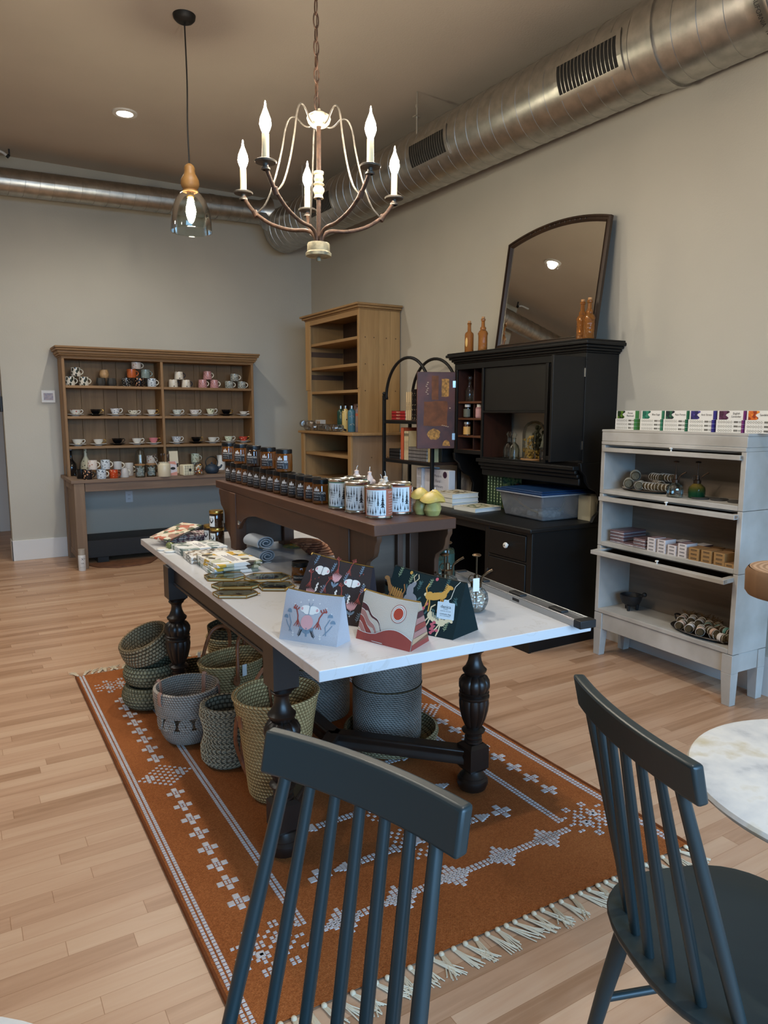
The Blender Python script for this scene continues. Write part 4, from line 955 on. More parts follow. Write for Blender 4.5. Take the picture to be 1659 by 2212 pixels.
def bracket(y0, y1):
    pts = [(3.54, 0.765), (3.54, 1.14), (3.24, 1.14), (3.25, 1.09), (3.29, 1.06), (3.30, 1.02), (3.34, 0.98), (3.40, 0.955), (3.43, 0.90), (3.42, 0.83), (3.38, 0.80), (3.36, 0.765)]
    return MB().prism([(x, z) for x, z in pts], -y1, -y0, M=RX(pi / 2))
for y0 in (3.10, 4.38): bk('scroll_bracket', bracket(y0, y0 + 0.025), M_bk, 0.003)
bk('desk_back', MB().box(3.52, 3.535, 3.125, 4.38, 0.765, 1.095), M_bk)
cr = MB()
for o, za, zb in ((0.008, 1.80, 1.812), (0.020, 1.812, 1.828), (0.034, 1.828, 1.845), (0.052, 1.845, 1.866), (0.044, 1.866, 1.877)): cr.box(3.252 - o, 3.545, 3.098 - o, 4.407 + o, za, zb)
bk('cornice_moulding', cr, M_bkw, 0.006)
def swing_door(name, hinge, tip, z0, z1, mat, decor=None):
    h, e = Vector((*hinge, 0)), Vector((*tip, 0)); d = (e - h); L = d.length; a = atan2(d.y, d.x)
    M = TR(h.x, h.y, 0) @ RZ(a)
    D = bk(name, MB().box(0, L, -0.009, 0.009, z0, z1, 0, M), mat, 0.002)
    hg = MB()
    for z in (z0 + 0.09, z1 - 0.09): hg.box(-0.006, 0.02, -0.012, 0.012, z - 0.025, z + 0.025, 0, M).tube([tuple(M @ Vector((-0.004, 0, z - .028))), tuple(M @ Vector((-0.004, 0, z + .028)))], 0.006, 8)
    hg.build('hinge', M_steel, D, W=t)
    return D, M, L
M_doorin = plain('door_inside_redbrown', (84, 42, 27), 0.5, noisy=0.35, nscale=7)
D, MD, L = swing_door('upper_door', (3.255, 4.405), (2.985, 4.515), 1.172, 1.742, M_doorin)
sgn = 1  # remnants of paper labels glued on the inside face (towards the counter)
def patch(mb, u0, u1, v0, v1, mi, jag=0.0, seed=1):
    rnd = random.Random(seed); pts = []
    for k in range(6): pts.append((u0 + (u1 - u0) * k / 6, v0 + rnd.uniform(-jag, jag)))
    for k in range(6): pts.append((u1 + rnd.uniform(-jag, jag), v0 + (v1 - v0) * k / 6))
    for k in range(6): pts.append((u1 - (u1 - u0) * k / 6, v1 + rnd.uniform(-jag, jag)))
    for k in range(6): pts.append((u0 + rnd.uniform(-jag, jag), v1 - (v1 - v0) * k / 6))
    mb.poly([(p[0], 0.0096, p[1]) for p in pts], mi, MD)
P_old = plain('old_paper_ochre', (168, 122, 60), 0.7, noisy=0.35, nscale=60); P_old2 = plain('old_paper_brown', (112, 66, 36), 0.7, noisy=0.2, nscale=20); P_rag = plain('paper_scrap', (196, 170, 140), 0.7)
pm = MB()
W = L; H0, H1 = 1.172, 1.742; fz = lambda f: H0 + (H1 - H0) * (1 - f)
patch(pm, W * .17, W * .36, fz(.32), fz(.09), 0, .002, 2)
patch(pm, W * .44, W * .62, fz(.36), fz(.05), 1, .002, 3)
patch(pm, W * .20, W * .82, fz(.70), fz(.38), 1, .004, 4)
rnd = random.Random(9)
pm.poly([(W * .56 + .052 * cos(a) * (1 + .18 * rnd.uniform(-1, 1)), 0.0097, fz(.81) + .042 * sin(a) * (1 + .18 * rnd.uniform(-1, 1))) for a in [2 * pi * i / 16 for i in range(16)]], 0, MD)
pm.poly([(W * .22 + .03 * cos(a), 0.0097, fz(.965) + .045 * max(0, sin(a))) for a in [2 * pi * i / 12 for i in range(12)]], 0, MD)
for k in range(7): pm.box(W * (.70 + .02 * (k % 3)), W * (.70 + .02 * (k % 3)) + .012, 0.0094, 0.0098, fz(.14 + .025 * k), fz(.14 + .025 * k) + .005, 2, MD)
for k in range(4): pm.box(W * (.16 + .05 * k), W * (.16 + .05 * k) + .012, 0.0094, 0.0098, fz(.715 - .006 * k), fz(.715 - .006 * k) + .004, 2, MD)
pm.box(W * .12, W * .15, 0.0094, 0.0099, fz(.475), fz(.46), 2, MD)
pm.build('label_remnant', [P_old, P_old2, P_rag], D, W=t)
swing_door('upper_door', (3.258, 3.112), (2.968, 3.085), 1.158, 1.772, M_bk)

# bottles and jars in the cubbies
def round_bottle(name, label, cat, x, y, z, prof, m, parts=(), group=None):
    t = thing(name, label, cat, (x, y, z), 0, group)
    MB().lathe(prof, n=24).build('body', m, t)
    for nm, pr, mm in parts: MB().lathe(pr, n=20).build(nm, mm, t)
    return t
round_bottle('glass_bottle', 'clear stoppered glass bottle in the top cubby of the black cabinet', 'bottle', 3.33, 4.324, 1.524, [(0, 0), (0.030, 0), (0.033, 0.004), (0.033, 0.075), (0.024, 0.10), (0.011, 0.118), (0.011, 0.15), (0.015, 0.155), (0.013, 0.155), (0.009, 0.15)], M_clear, [('stopper', [(0, 0.15), (0.009, 0.155), (0.016, 0.17), (0.012, 0.186), (0, 0.19)], M_clear)])
M_smoke = glassy('smoky_glass', (120, 126, 110), 0.05, 0.3)
P_lab_dark = plain('dark_label', (92, 96, 86), 0.6); P_lab_pink = plain('pink_label', (178, 136, 138), 0.6); P_lab_yel = plain('yellow_label', (206, 160, 92), 0.6)
for nm, y, lab, c in (('smoky', 4.316, P_lab_dark, 'grey-labelled'), ('pink', 4.172, P_lab_pink, 'pink-labelled')):
    t2 = thing('jar', c + ' jar with white cap in the second cubby row of the black cabinet', 'jar', (3.31, y, 1.403))
    MB().lathe([(0, 0), (0.030, 0), (0.031, 0.003), (0.031, 0.072), (0.024, 0.080), (0, 0.082)], n=24).build('body', M_smoke if nm == 'smoky' else plain('pink_jar', (150, 112, 114), 0.25), t2)
    MB().lathe([(0.0314, 0.008), (0.0314, 0.066)], n=12, a0=pi * .6, a1=pi * 1.5).build('label', lab, t2)
    MB().lathe([(0, 0.08), (0.022, 0.08), (0.022, 0.10), (0, 0.10)], n=20).build('cap', M_white, t2)
t2 = thing('jar', 'small jar with yellow label in the third cubby row of the black cabinet', 'jar', (3.31, 4.319, 1.274))
MB().lathe([(0, 0), (0.028, 0), (0.028, 0.076), (0.022, 0.084), (0, 0.084)], n=24).build('body', plain('amber_dark', (52, 26, 14), 0.2), t2)
MB().lathe([(0.0285, 0.006), (0.0285, 0.064)], n=14, a0=pi * .55, a1=pi * 1.6).build('label', P_lab_yel, t2)
MB().lathe([(0, 0.082), (0.024, 0.082), (0.024, 0.098), (0, 0.098)], n=20).build('cap', plain('silver_cap', (190, 186, 180), 0.3, 0.7), t2)
# niche: decanters, cloche
for k, (px, w) in enumerate(((1100, 'nearer the cubbies'), (1110, 'nearer the flower cloche'))):
    x = 3.36 - 0.06 * k
    round_bottle('glass_decanter', 'clear glass decanter with ball stopper in the niche, ' + w, 'decanter', x, 3.897 if k == 0 else 3.774, 1.12, [(0, 0), (0.036, 0), (0.039, 0.005), (0.039, 0.07), (0.03, 0.10), (0.012, 0.118), (0.011, 0.145), (0.016, 0.15), (0.009, 0.15), (0.008, 0.118), (0.026, 0.098), (0.036, 0.07), (0.036, 0.006), (0, 0.006)], M_clear, [('stopper', [(0, 0.15), (0.008, 0.152), (0.018, 0.166), (0.018, 0.178), (0.009, 0.19), (0, 0.191)], M_clear)], 'decanters in the niche')
cx, cyc = 3.37, 3.651
t2 = thing('glass_cloche', 'glass dome over dried yellow flowers on a wooden base in the niche', 'cloche', (cx, cyc, 1.12))
MB().lathe([(0, 0), (0.088, 0), (0.09, 0.004), (0.09, 0.012), (0.086, 0.016), (0, 0.016)], n=32).build('base', M_lidw, t2)
MB().lathe([(0.080, 0.017), (0.080, 0.185), (0.072, 0.225), (0.05, 0.255), (0.022, 0.268), (0, 0.27)], n=36).build('dome', M_clear, t2)
rnd = random.Random(8); M_moss = plain('dried_yellow_moss', (176, 140, 62), 0.9, noisy=.35, nscale=60); M_twig = plain('dried_green', (58, 56, 36), 0.9)
fl = MB()
for k in range(150):
    a, rr = rnd.uniform(0, 6.28), 0.062 * sqrt(rnd.random()); z = 0.022 + 0.05 * rnd.random() ** 1.4
    fl.ball((rr * cos(a), rr * sin(a), z), rnd.uniform(.005, .010), 6, 4)
for k in range(90):
    z = 0.06 + 0.11 * rnd.random(); fl.ball((0.0 + rnd.gauss(0, .022), 0.01 + rnd.gauss(0, .022), z), rnd.uniform(.005, .010), 6, 4)
o = fl.build('dried_flowers', M_moss, t2); o['kind'] = 'stuff'
tw = MB()
for k in range(40):
    z = 0.10 + 0.13 * rnd.random(); x0, y0 = rnd.gauss(0, .016), -0.035 + rnd.gauss(0, .015)
    tw.tube([(x0 * .3, -.01 + y0 * .3, 0.03), (x0 * .7, y0 * .7, z * .7), (x0, y0, z)], 0.0022, 5).ball((x0, y0, z), (.010, .010, .012), 6, 4)
o = tw.build('dark_sprigs', M_twig, t2); o['kind'] = 'stuff'
t2 = thing('preserving_jar', 'small dark clip-top jar beside the glass cloche in the niche', 'jar', (3.30, 3.471, 1.12))
MB().lathe([(0, 0), (0.034, 0), (0.036, 0.004), (0.036, 0.075), (0.032, 0.085), (0, 0.086)], n=24).build('body', glassy('dark_glass', (60, 66, 60), 0.05, 0.4), t2)
MB().lathe([(0, 0.086), (0.034, 0.086), (0.034, 0.098), (0, 0.10)], n=24).build('lid', M_smoke, t2)
MB().tube([(0.0, -0.038, 0.06), (0.0, -0.044, 0.09), (-.01, -0.05, .11)], 0.002, 6).build('wire_clip', M_steel, t2)

# ------------------------------------------------------------------ arched mirror on the cabinet
t = thing('arched_mirror', 'large arched mirror in a brown wooden frame leaning on the wall above the black cabinet', 'mirror', (3.375, 3.61, 1.878))
lean = atan2(0.115, 0.80)
t.rotation_euler = (0, lean, 0)
w, hs, hp = 0.465, 0.745, 0.812
R = (w * w + (hp - hs) ** 2) / (2 * (hp - hs)); zc = hp - R; a0 = math.asin(w / R)
def outline(ins):
    ww = w - ins; rr = R - ins; aa = math.asin(ww / rr)
    return [(-ww, ins), (ww, ins)] + [(rr * sin(aa - 2 * aa * i / 20), zc + rr * cos(aa - 2 * aa * i / 20)) for i in range(21)]
MM = Matrix(((0, 0, 1, 0), (1, 0, 0, 0), (0, 1, 0, 0), (0, 0, 0, 1)))   # (u, v, depth) -> local y, z, x
def frame_strip(mb, i0, i1, d0, d1, d2):
    A, B = outline(i0), outline(i1); n = len(A)
    vs = [(x, y, d0) for x, y in A] + [(x, y, d1) for x, y in A] + [(x, y, d2) for x, y in B] + [(x, y, d0) for x, y in B]
    fs = []
    for i in range(n):
        j = (i + 1) % n
        for k in range(4): fs.append((k * n + i, k * n + j, ((k + 1) % 4) * n + j, ((k + 1) % 4) * n + i))
    mb.add(vs, fs, 0, MM)
M_frame = wood('walnut_frame', (46, 30, 18), (78, 54, 34), (104, 76, 50), 'Z', 0.45)
fr = MB(); frame_strip(fr, 0, 0.014, 0, -0.02, -0.024); frame_strip(fr, 0.014, 0.030, 0, -0.016, -0.018); frame_strip(fr, 0.030, 0.040, 0, -0.024, -0.008)
F = fr.build('frame', M_frame, t, smooth=25)
cv = MB()
for i in range(12):
    a = radians(-9 + i * 1.6); cv.ball((-0.020, (R - .022) * sin(a), zc + (R - .022) * cos(a)), (0.005, 0.007, 0.008), 8, 6)
cv.build('carving', plain('dark_carving', (52, 36, 22), .5), F)
m, nt, b = newmat('aged_mirror'); b.inputs['Metallic'].default_value = 1.0; b.inputs['Base Color'].default_value = (0.80, 0.79, 0.74, 1)
n = tex(nt, 'Noise', coords(nt, (1, 4, .6)), Scale=6, Detail=5); nt.links.new(ramp(nt, [(.3, (8, 8, 8)), (.75, (40, 40, 40))], n.outputs[0]), b.inputs['Roughness'])
MB().add([(x, y, -0.006) for x, y in outline(0.036)], [tuple(range(23))], 0, MM).build('mirror_glass', m, t)
fz_ = MB().add([(x, y, 0.001) for x, y in outline(0.005)], [tuple(range(23))], 0, MM).build('backing_board', M_frame, t)

M_amber = glassy('amber_glass', (222, 150, 84), 0.08, 0.35)
def amber_bottle(label, x, y, kind):
    t = thing('amber_bottle', label, 'bottle', (x, y, 1.878), 0, 'amber glass bottles on the black cabinet')
    if kind == 0: pr = [(0, 0), (0.030, 0), (0.033, 0.004), (0.033, 0.13), (0.030, 0.142), (0.014, 0.155), (0.0125, 0.20), (0.016, 0.205), (0.016, 0.215), (0, 0.215)]
    else: pr = [(0, 0), (0.031, 0), (0.036, 0.006), (0.033, 0.014), (0.033, 0.11), (0.037, 0.125), (0.030, 0.14), (0.020, 0.15), (0.022, 0.165), (0.013, 0.175), (0.012, 0.212), (0.017, 0.215), (0.016, 0.228), (0, 0.228)]
    m, nt, b = newmat('amber_body%d' % kind) if ('amber_body%d' % kind) not in bpy.data.materials else (bpy.data.materials['amber_body%d' % kind], None, None)
    if nt:
        b.inputs['Base Color'].default_value = rgba((206, 134, 66)); b.inputs['Roughness'].default_value = 0.12; b.inputs['Transmission Weight'].default_value = 0.75; b.inputs['IOR'].default_value = 1.3
        v = tex(nt, 'Voronoi', coords(nt), Scale=130 if kind == 0 else 60); bump(nt, b, v.outputs[0], 0.5, 0.004)
    MB().lathe(pr, n=10 if kind else 24).build('body', m, t, smooth=50)
    if kind == 0: MB().ball((-0.031, -0.008, 0.075), (0.004, 0.013, 0.034), 10, 8).build('relief', plain('pale_amber', (230, 190, 120), .3), t)
    h = pr[-1][1]; MB().lathe([(0, h - .004), (0.010, h - .004), (0.012, h + 0.014), (0, h + 0.014)], n=14).build('cork', plain('cork_amber', (190, 140, 90), .7), t)
    return t
amber_bottle('amber bottle with a hammered body, farthest from the arched mirror', 3.30, 4.30, 0)
amber_bottle('amber ribbed bottle between the hammered bottle and the mirror frame', 3.30, 4.14, 1)
amber_bottle('amber ribbed bottle before the mirror, half behind the nearest one', 3.31, 3.20, 1)
amber_bottle('amber ribbed bottle at the near end of the black cabinet top', 3.29, 3.125, 1)
# ------------------------------------------------------------------ things on the cabinet desk
DZ = 0.765
M_page = plain('page_edges', (216, 214, 210), 0.8)
def lying_book(label, x0, x1, y0, y1, z, h, art, rot=0.0):
    t = thing('book', label, 'book', ((x0 + x1) / 2, (y0 + y1) / 2, z), rot, 'white picture books on the cabinet desk')
    a, b = (x1 - x0) / 2, (y1 - y0) / 2
    MB().box(-a, a, -b, b, 0, 0.003).box(-a, a, -b, b, h - 0.003, h).box(-a, -a + .003, -b, b, 0, h).build('cover', plain('white_picture_cover', (214, 208, 190), 0.4) if 'white_picture_cover' not in bpy.data.materials else bpy.data.materials['white_picture_cover'], t, bevel=0.001)
    MB().box(-a + .004, a - .004, -b + .004, b - .004, 0.003, h - 0.003).build('pages', M_page, t)
    MB().box(-a + .03, a - .03, -b + .03, b - .03, h, h + 0.0005).build('cover_art', art, t)
    return t
A_art = multi('botanical_art', [(206, 196, 168), (96, 84, 54), (214, 206, 184), (142, 124, 78), (60, 52, 40), (210, 202, 180)], 38)
A_art2 = multi('garden_art', [(190, 186, 150), (84, 96, 66), (204, 196, 170), (128, 120, 84)], 44)
x0, y0 = 3.02, 4.11
for k in range(3): lying_book('thick white book with botanical cover, ' + ('lowest', 'middle', 'top')[k] + ' of the stack on the black desk', 3.02, 3.26, 4.10, 4.36, DZ + k * 0.033, 0.0325, A_art if k == 2 else A_art2)
lying_book('single white book with garden cover lying before the stack of three', 3.00, 3.25, 3.83, 4.05, DZ, 0.028, A_art2, 0.08)
M_green = plain('dark_green_spine', (40, 62, 38), 0.5); A_green = multi('forest_cover', [(60, 78, 44), (96, 104, 58), (38, 52, 34), (120, 118, 70), (76, 92, 50)], 60)
for k in range(5):
    yk = 4.052 - k * 0.034
    t = thing('book', 'dark green woodland book standing on the desk, ' + ('farthest of the five', 'second of the five', 'middle of the five', 'fourth of the five', 'nearest of the five showing its cover')[k], 'book', (3.40, yk, DZ), 0, 'green woodland books')
    MB().box(-0.09, 0.09, -0.0165, -0.0145, 0, 0.255).box(-0.09, 0.09, 0.0145, 0.0165, 0, 0.255).box(-0.09, -0.087, -0.0165, 0.0165, 0, 0.255).build('cover', M_green if k < 4 else [M_green, A_green], t)
    MB().box(-0.086, 0.087, -0.0142, 0.0142, 0.003, 0.251).build('pages', M_paper, t)
    sp = MB()
    for q in range(9): sp.box(-0.0912, -0.0903, -0.005, 0.005, 0.04 + q * .021, 0.052 + q * .021)
    sp.build('spine_title', plain('pale_green_print', (150, 166, 130), .6) if k == 0 else bpy.data.materials['pale_green_print'], t)
    if k == 4:
        MB().box(-0.088, 0.088, -0.0172, -0.0166, 0.004, 0.25).build('cover_art', A_green, t)
        MB().ball((0.05, -0.018, 0.12), (0.03, 0.002, 0.055), 10, 8).build('cover_leaf', plain('maple_red', (112, 44, 30), .6), t)
# clear tub with blue lid
t = thing('storage_tub', 'clear plastic tub with a blue lid standing on the black desk', 'tub', (3.30, 3.475, DZ), radians(-2))
def frosted(name, col, amount, rough=.2):
    m = glassy(name, col, rough, .3); nt = m.node_tree; out = [n for n in nt.nodes if n.type == 'OUTPUT_MATERIAL'][0]; mix = [n for n in nt.nodes if n.type == 'MIX_SHADER'][0]
    df = nt.nodes.new('ShaderNodeBsdfDiffuse'); df.inputs[0].default_value = rgba(col); m2 = nt.nodes.new('ShaderNodeMixShader'); m2.inputs[0].default_value = amount
    nt.links.new(mix.outputs[0], m2.inputs[1]); nt.links.new(df.outputs[0], m2.inputs[2]); nt.links.new(m2.outputs[0], out.inputs[0]); return m
M_tub = frosted('frosted_plastic', (212, 212, 214), 0.18)
def taper_box(mb, bx, by, tx, ty, z0, z1, th=0.003):
    mb.add([(-bx, -by, z0), (bx, -by, z0), (bx, by, z0), (-bx, by, z0), (-tx, -ty, z1), (tx, -ty, z1), (tx, ty, z1), (-tx, ty, z1)], [(0, 3, 2, 1), (0, 1, 5, 4), (1, 2, 6, 5), (2, 3, 7, 6), (3, 0, 4, 7)])
    return mb
taper_box(MB(), 0.165, 0.19, 0.20, 0.215, 0.002, 0.165).build('tub_body', M_tub, t, bevel=0.012, seg=3)
MB().box(-0.212, 0.212, -0.227, 0.227, 0.158, 0.168).build('tub_rim', frosted('frosted_rim', (196, 198, 204), .6), t, bevel=0.004)
MB().box(-0.215, 0.215, -0.23, 0.23, 0.168, 0.182).box(-0.19, 0.19, -0.205, 0.205, 0.182, 0.190).build('lid', plain('navy_blue_lid', (16, 50, 88), 0.45), t, bevel=0.006, seg=3)
rnd = random.Random(2); M_bundle = plain('grey_bundle', (176, 172, 160), .8, noisy=.3, nscale=50)
for k, (x, y, a) in enumerate(((-0.10, 0.09, 0.5), (-0.07, -0.03, 0.9), (-0.04, -0.10, 1.0), (0.07, -0.02, 1.1))):
    o = MB().lathe([(0, -.075), (0.018, -.07), (0.026, -.03), (0.027, .03), (0.018, .07), (0, .075)], n=12, M=TR(3.30 + x, 3.475 + y, DZ + 0.032) @ RZ(a) @ RX(pi / 2))
    o = o.build('wrapped_bundle', M_bundle, loc=(0, 0, 0)); tag(o, 'pale wrapped bundle inside the blue-lidded tub, ' + ('at its far end', 'second from the far end', 'at the near side', 'at the wall side')[k], 'bundle', 'bundles in the tub')
o = MB().tube(spline([(3.13, 3.62, .93), (3.16, 3.50, .84), (3.22, 3.38, .80), (3.32, 3.34, .815), (3.42, 3.40, .90), (3.45, 3.45, .93)], 6), 0.006, 8).build('cord', plain('tan_rope', (176, 156, 110), .8)); tag(o, 'tan rope looped inside the blue-lidded tub', 'rope')
t = thing('carton', 'small cream carton behind the blue-lidded tub on the desk', 'box', (3.46, 3.205, DZ), radians(-3))
MB().box(-0.06, 0.06, -0.055, 0.055, 0, 0.16).build('carton_body', plain('cream_carton', (176, 168, 142), 0.7), t, bevel=0.002)
tb = MB()
for q in range(4): tb.box(-.02 + .012 * q, -.016 + .012 * q, -0.0558, -0.0552, 0.03, 0.12 - .01 * (q % 2))
tb.build('print', P_lab_dark, t)


# ------------------------------------------------------------------ white sectional bookcase
def worn_white():
    m, nt, b = newmat('worn_white_paint')
    n = tex(nt, 'Noise', coords(nt), Scale=18.0, Detail=9.0, Roughness=0.75)
    n2 = tex(nt, 'Noise', coords(nt), Scale=4.0, Detail=4.0)
    c1 = ramp(nt, [(0.0, (194, 192, 187)), (0.69, (192, 188, 181)), (0.715, (92, 80, 68)), (0.8, (60, 52, 46))], n.outputs[0])
    c2 = ramp(nt, [(0.3, (206, 202, 196)), (0.7, (255, 255, 255))], n2.outputs[0])
    mx = nt.nodes.new('ShaderNodeMixRGB'); mx.blend_type = 'MULTIPLY'; mx.inputs[0].default_value = 0.9
    nt.links.new(c1, mx.inputs[1]); nt.links.new(c2, mx.inputs[2]); nt.links.new(mx.outputs[0], b.inputs['Base Color'])
    b.inputs['Roughness'].default_value = 0.5; bump(nt, b, n2.outputs[0], .15, .003); return m
M_ww = worn_white()
M_wwood = wood('whitewashed_back', (124, 110, 96), (160, 148, 134), (186, 178, 166), 'Y', 0.6)
WR = -0.032; WC0 = Vector((3.201, 2.018, 0))
def wp(a, dp, z): return tuple(WC0 + Matrix.Rotation(WR, 3, 'Z') @ Vector((dp, a, z)))
t = thing('sectional_bookcase', 'white painted sectional bookcase with three lifted glass doors on tapered legs', 'bookcase', tuple(WC0), WR)
WT = t; LB = 0.915; DP = 0.265
for (x, sx) in ((0, 1), (DP - .055, -1)):
    for (y, sy) in ((0, 1), (LB - .058, -1)):
        w0 = 0.042
        MB().hexa([(x + .004 * (sx > 0), y + (.012 if sy < 0 else 0), 0), (x + .048, y + (.012 if sy < 0 else 0), 0), (x + .048, y + (.058 if sy < 0 else .046), 0), (x + .004 * (sx > 0), y + (.058 if sy < 0 else .046), 0),
                   (x, y, .165), (x + .055, y, .165), (x + .055, y + .058, .165), (x, y + .058, .165)]).box(x, x + .055, y, y + .058, .165, .262).build('leg', M_ww, t, bevel=0.002)
MB().box(0.008, 0.03, 0.058, LB - .058, 0.166, 0.262).box(DP - .02, DP - .004, 0.058, LB - .058, 0.166, 0.262).box(0.055, DP - .055, 0.006, 0.026, 0.166, 0.262).box(0.055, DP - .055, LB - .026, LB - .006, 0.166, 0.262).build('apron', M_ww, t, bevel=0.002)
def section(z0, z1, dz, out, drop=0.0, glass_label=None):
    for y in (0, LB - 0.028): MB().box(0, DP, y, y + 0.028, z0, z1).build('section_side', M_ww, t, bevel=0.0025)
    MB().box(0.0, DP - .01, 0.028, LB - .028, z0, z0 + 0.024).build('section_floor', M_ww, t, bevel=0.002)
    MB().box(0.03, DP - .01, 0.028, LB - .028, z1 - 0.010, z1).build('section_top', M_ww, t)
    MB().box(DP - .012, DP - .002, 0.028, LB - .028, z0 + .024, z1 - .01).build('section_back', M_wwood, t)
    # lifted door lying in its slot below the top
    M = TR(-out, 0, dz) @ RY(-drop)
    a, b = 0.022, LB - 0.022; Ld = 0.25
    D = MB().box(0, 0.034, a, b, 0, 0.023, 0, M).box(Ld - .03, Ld, a, b, 0, .023, 0, M).box(.034, Ld - .03, a, a + .034, 0, .023, 0, M).box(.034, Ld - .03, b - .034, b, 0, .023, 0, M).build('glass_door', M_ww, t, bevel=0.002)
    MB().box(.03, Ld - .028, a + .03, b - .03, .010, .013, 0, M).build('pane', glassy('door_glass', (150, 140, 124), .04, .12) if 'door_glass' not in bpy.data.materials else bpy.data.materials['door_glass'], D)
    MB().lathe([(0, 0), (.004, 0), (.004, .010), (.010, .014), (.009, .019), (0, .021)], (0.017, LB * .47, .023), 14, 0, M).build('knob', M_white, D)
    hg = MB().box(0.004, 0.022, a - .003, a, .006, .02, 0, M); hg.build('corner_bracket', M_steel, D)
section(0.265, 0.668, 0.625, 0.075, 0.06)
section(0.670, 0.976, 0.937, 0.030, 0.03)
section(0.978, 1.262, 1.222, 0.016, 0.02)
MB().box(-0.004, DP, 0.002, LB - .002, 1.262, 1.282).box(0, DP, 0.0, LB, 1.282, 1.335).box(0.0, DP, -0.003, LB + .003, 1.335, 1.349).build('top_cap', M_ww, t, bevel=0.003)

# incense boxes on top
def incense(name, y0, cols, k, up):
    L, Wd, H = 0.150, 0.055, 0.0205
    pic, end, txt = cols
    if not up: nm = 'white incense box in the ' + name + ' stack, ' + ('lowest', 'second', 'third')[k] + ' from the cabinet top'
    else: nm = 'incense box standing on the ' + name + ' stack, showing its picture and name'
    t = thing('incense_box', nm, 'box', wp(y0, 0.09 if not up else 0.075, 1.349 + (k * 0.0208 if not up else 3 * 0.0208)), WR - 0.05, 'incense boxes on the white bookcase')
    F = Matrix(((0, 0, -1, 0), (-1, 0, 0, 0), (0, 1, 0, 0), (0, 0, 0, 1)))
    if not up:
        MB().box(-Wd / 2, Wd / 2, -L / 2, L / 2, 0, H).build('carton', M_paper, t, bevel=0.0008)
        p = MB(); G = F @ TR(0, 0, Wd / 2 + .0006)
        for i in range(6): p.tube([tuple(G @ Vector((-.058 + i * .014 + .0048 * cos(q), H / 2 + .0048 * sin(q), 0))) for q in [2 * pi * j / 10 for j in range(10)]], .0007, 4, closed=True)
        for i in range(9): p.box(.026 + i * .0026, .0272 + i * .0026 + (i % 3) * .0004, .006, H - .005, -.0002, .0002, 0, G)
        for q in range(3): p.box(.052, .07, .007 + q * .003, .0083 + q * .003, -.0002, .0002, 0, G)
        p.build('print', bpy.data.materials.get('grey_print_ink') or plain('grey_print_ink', (96, 94, 88), .7), t)
        MB().box(-Wd / 2 - .0004, Wd / 2, -L / 2 - .0005, -L / 2 + .007, 0.0006, H - .0006).build('colour_end', end, t)
    else:
        Hh = 0.045
        MB().box(-.011, .011, -L / 2, L / 2, 0, Hh).build('carton', M_paper, t, bevel=0.0008)
        G = F @ TR(0, 0, .0117)
        pts = [(-.066, .0012), (-.022, .0012)] + [(-.022 + .010 * sin(i * 1.1) + .007 * i / 7, .0012 + (Hh - .0024) * i / 8) for i in range(1, 8)] + [(-.012, Hh - .0012), (-.066, Hh - .0012)]
        MB().poly([(x, y, 0) for x, y in pts], 0, G).build('picture', pic, t)
        tm = MB(); ws = txt.split(' ')
        if len(txt) > 11: tm.text(ws[0], .0145, G @ TR(.032, .031, .0003)).text(ws[1], .0145, G @ TR(.032, .016, .0003))
        else: tm.text(txt, .0145, G @ TR(.030, .024, .0003))
        tm.build('name', M_ink, t)
        MB().box(-.0112, .0112, -L / 2 - .0005, -L / 2 + .006, 0.0006, Hh - .0006).build('colour_end', end, t)
def pic(n, c1, c2, c3): return multi(n, [c1, c2, c3, c1], 70, .5)
SETS = (('Forest Patchouli', pic('p_patch', (34, 58, 24), (92, 128, 40), (24, 36, 18)), plain('e_green', (70, 130, 62), .5), 1368), ('Blue Sage', pic('p_sage', (32, 104, 84), (60, 140, 110), (24, 80, 66)), plain('e_teal', (60, 124, 84), .5), 1428),
        ('Rain Forest', pic('p_rain', (26, 44, 48), (46, 96, 70), (20, 28, 38)), plain('e_dkgreen', (40, 104, 66), .5), 1482), ('Anti Stress', pic('p_anti', (52, 42, 110), (36, 34, 84), (86, 76, 150)), plain('e_violet', (62, 48, 122), .5), 1536),
        ('English Lavender', pic('p_lav', (74, 32, 60), (96, 50, 84), (58, 26, 48)), plain('e_plum', (120, 40, 100), .5), 1594), ('Sandalwood', pic('p_sand', (214, 106, 34), (150, 56, 22), (236, 150, 60)), plain('e_red', (150, 30, 44), .5), 1652))
for (nm, pc, en, px), al in zip(SETS, (0.805, 0.625, 0.468, 0.311, 0.147, -0.01)):
    al = {1368: 0.792, 1428: 0.640, 1482: 0.489, 1536: 0.334, 1594: 0.178, 1652: 0.080}[px] if False else al
    for k in range(3): incense(nm, al + 0.0, (pc, en, nm), k, False)
    incense(nm, al - 0.004, (pc, en, nm), 0, True)

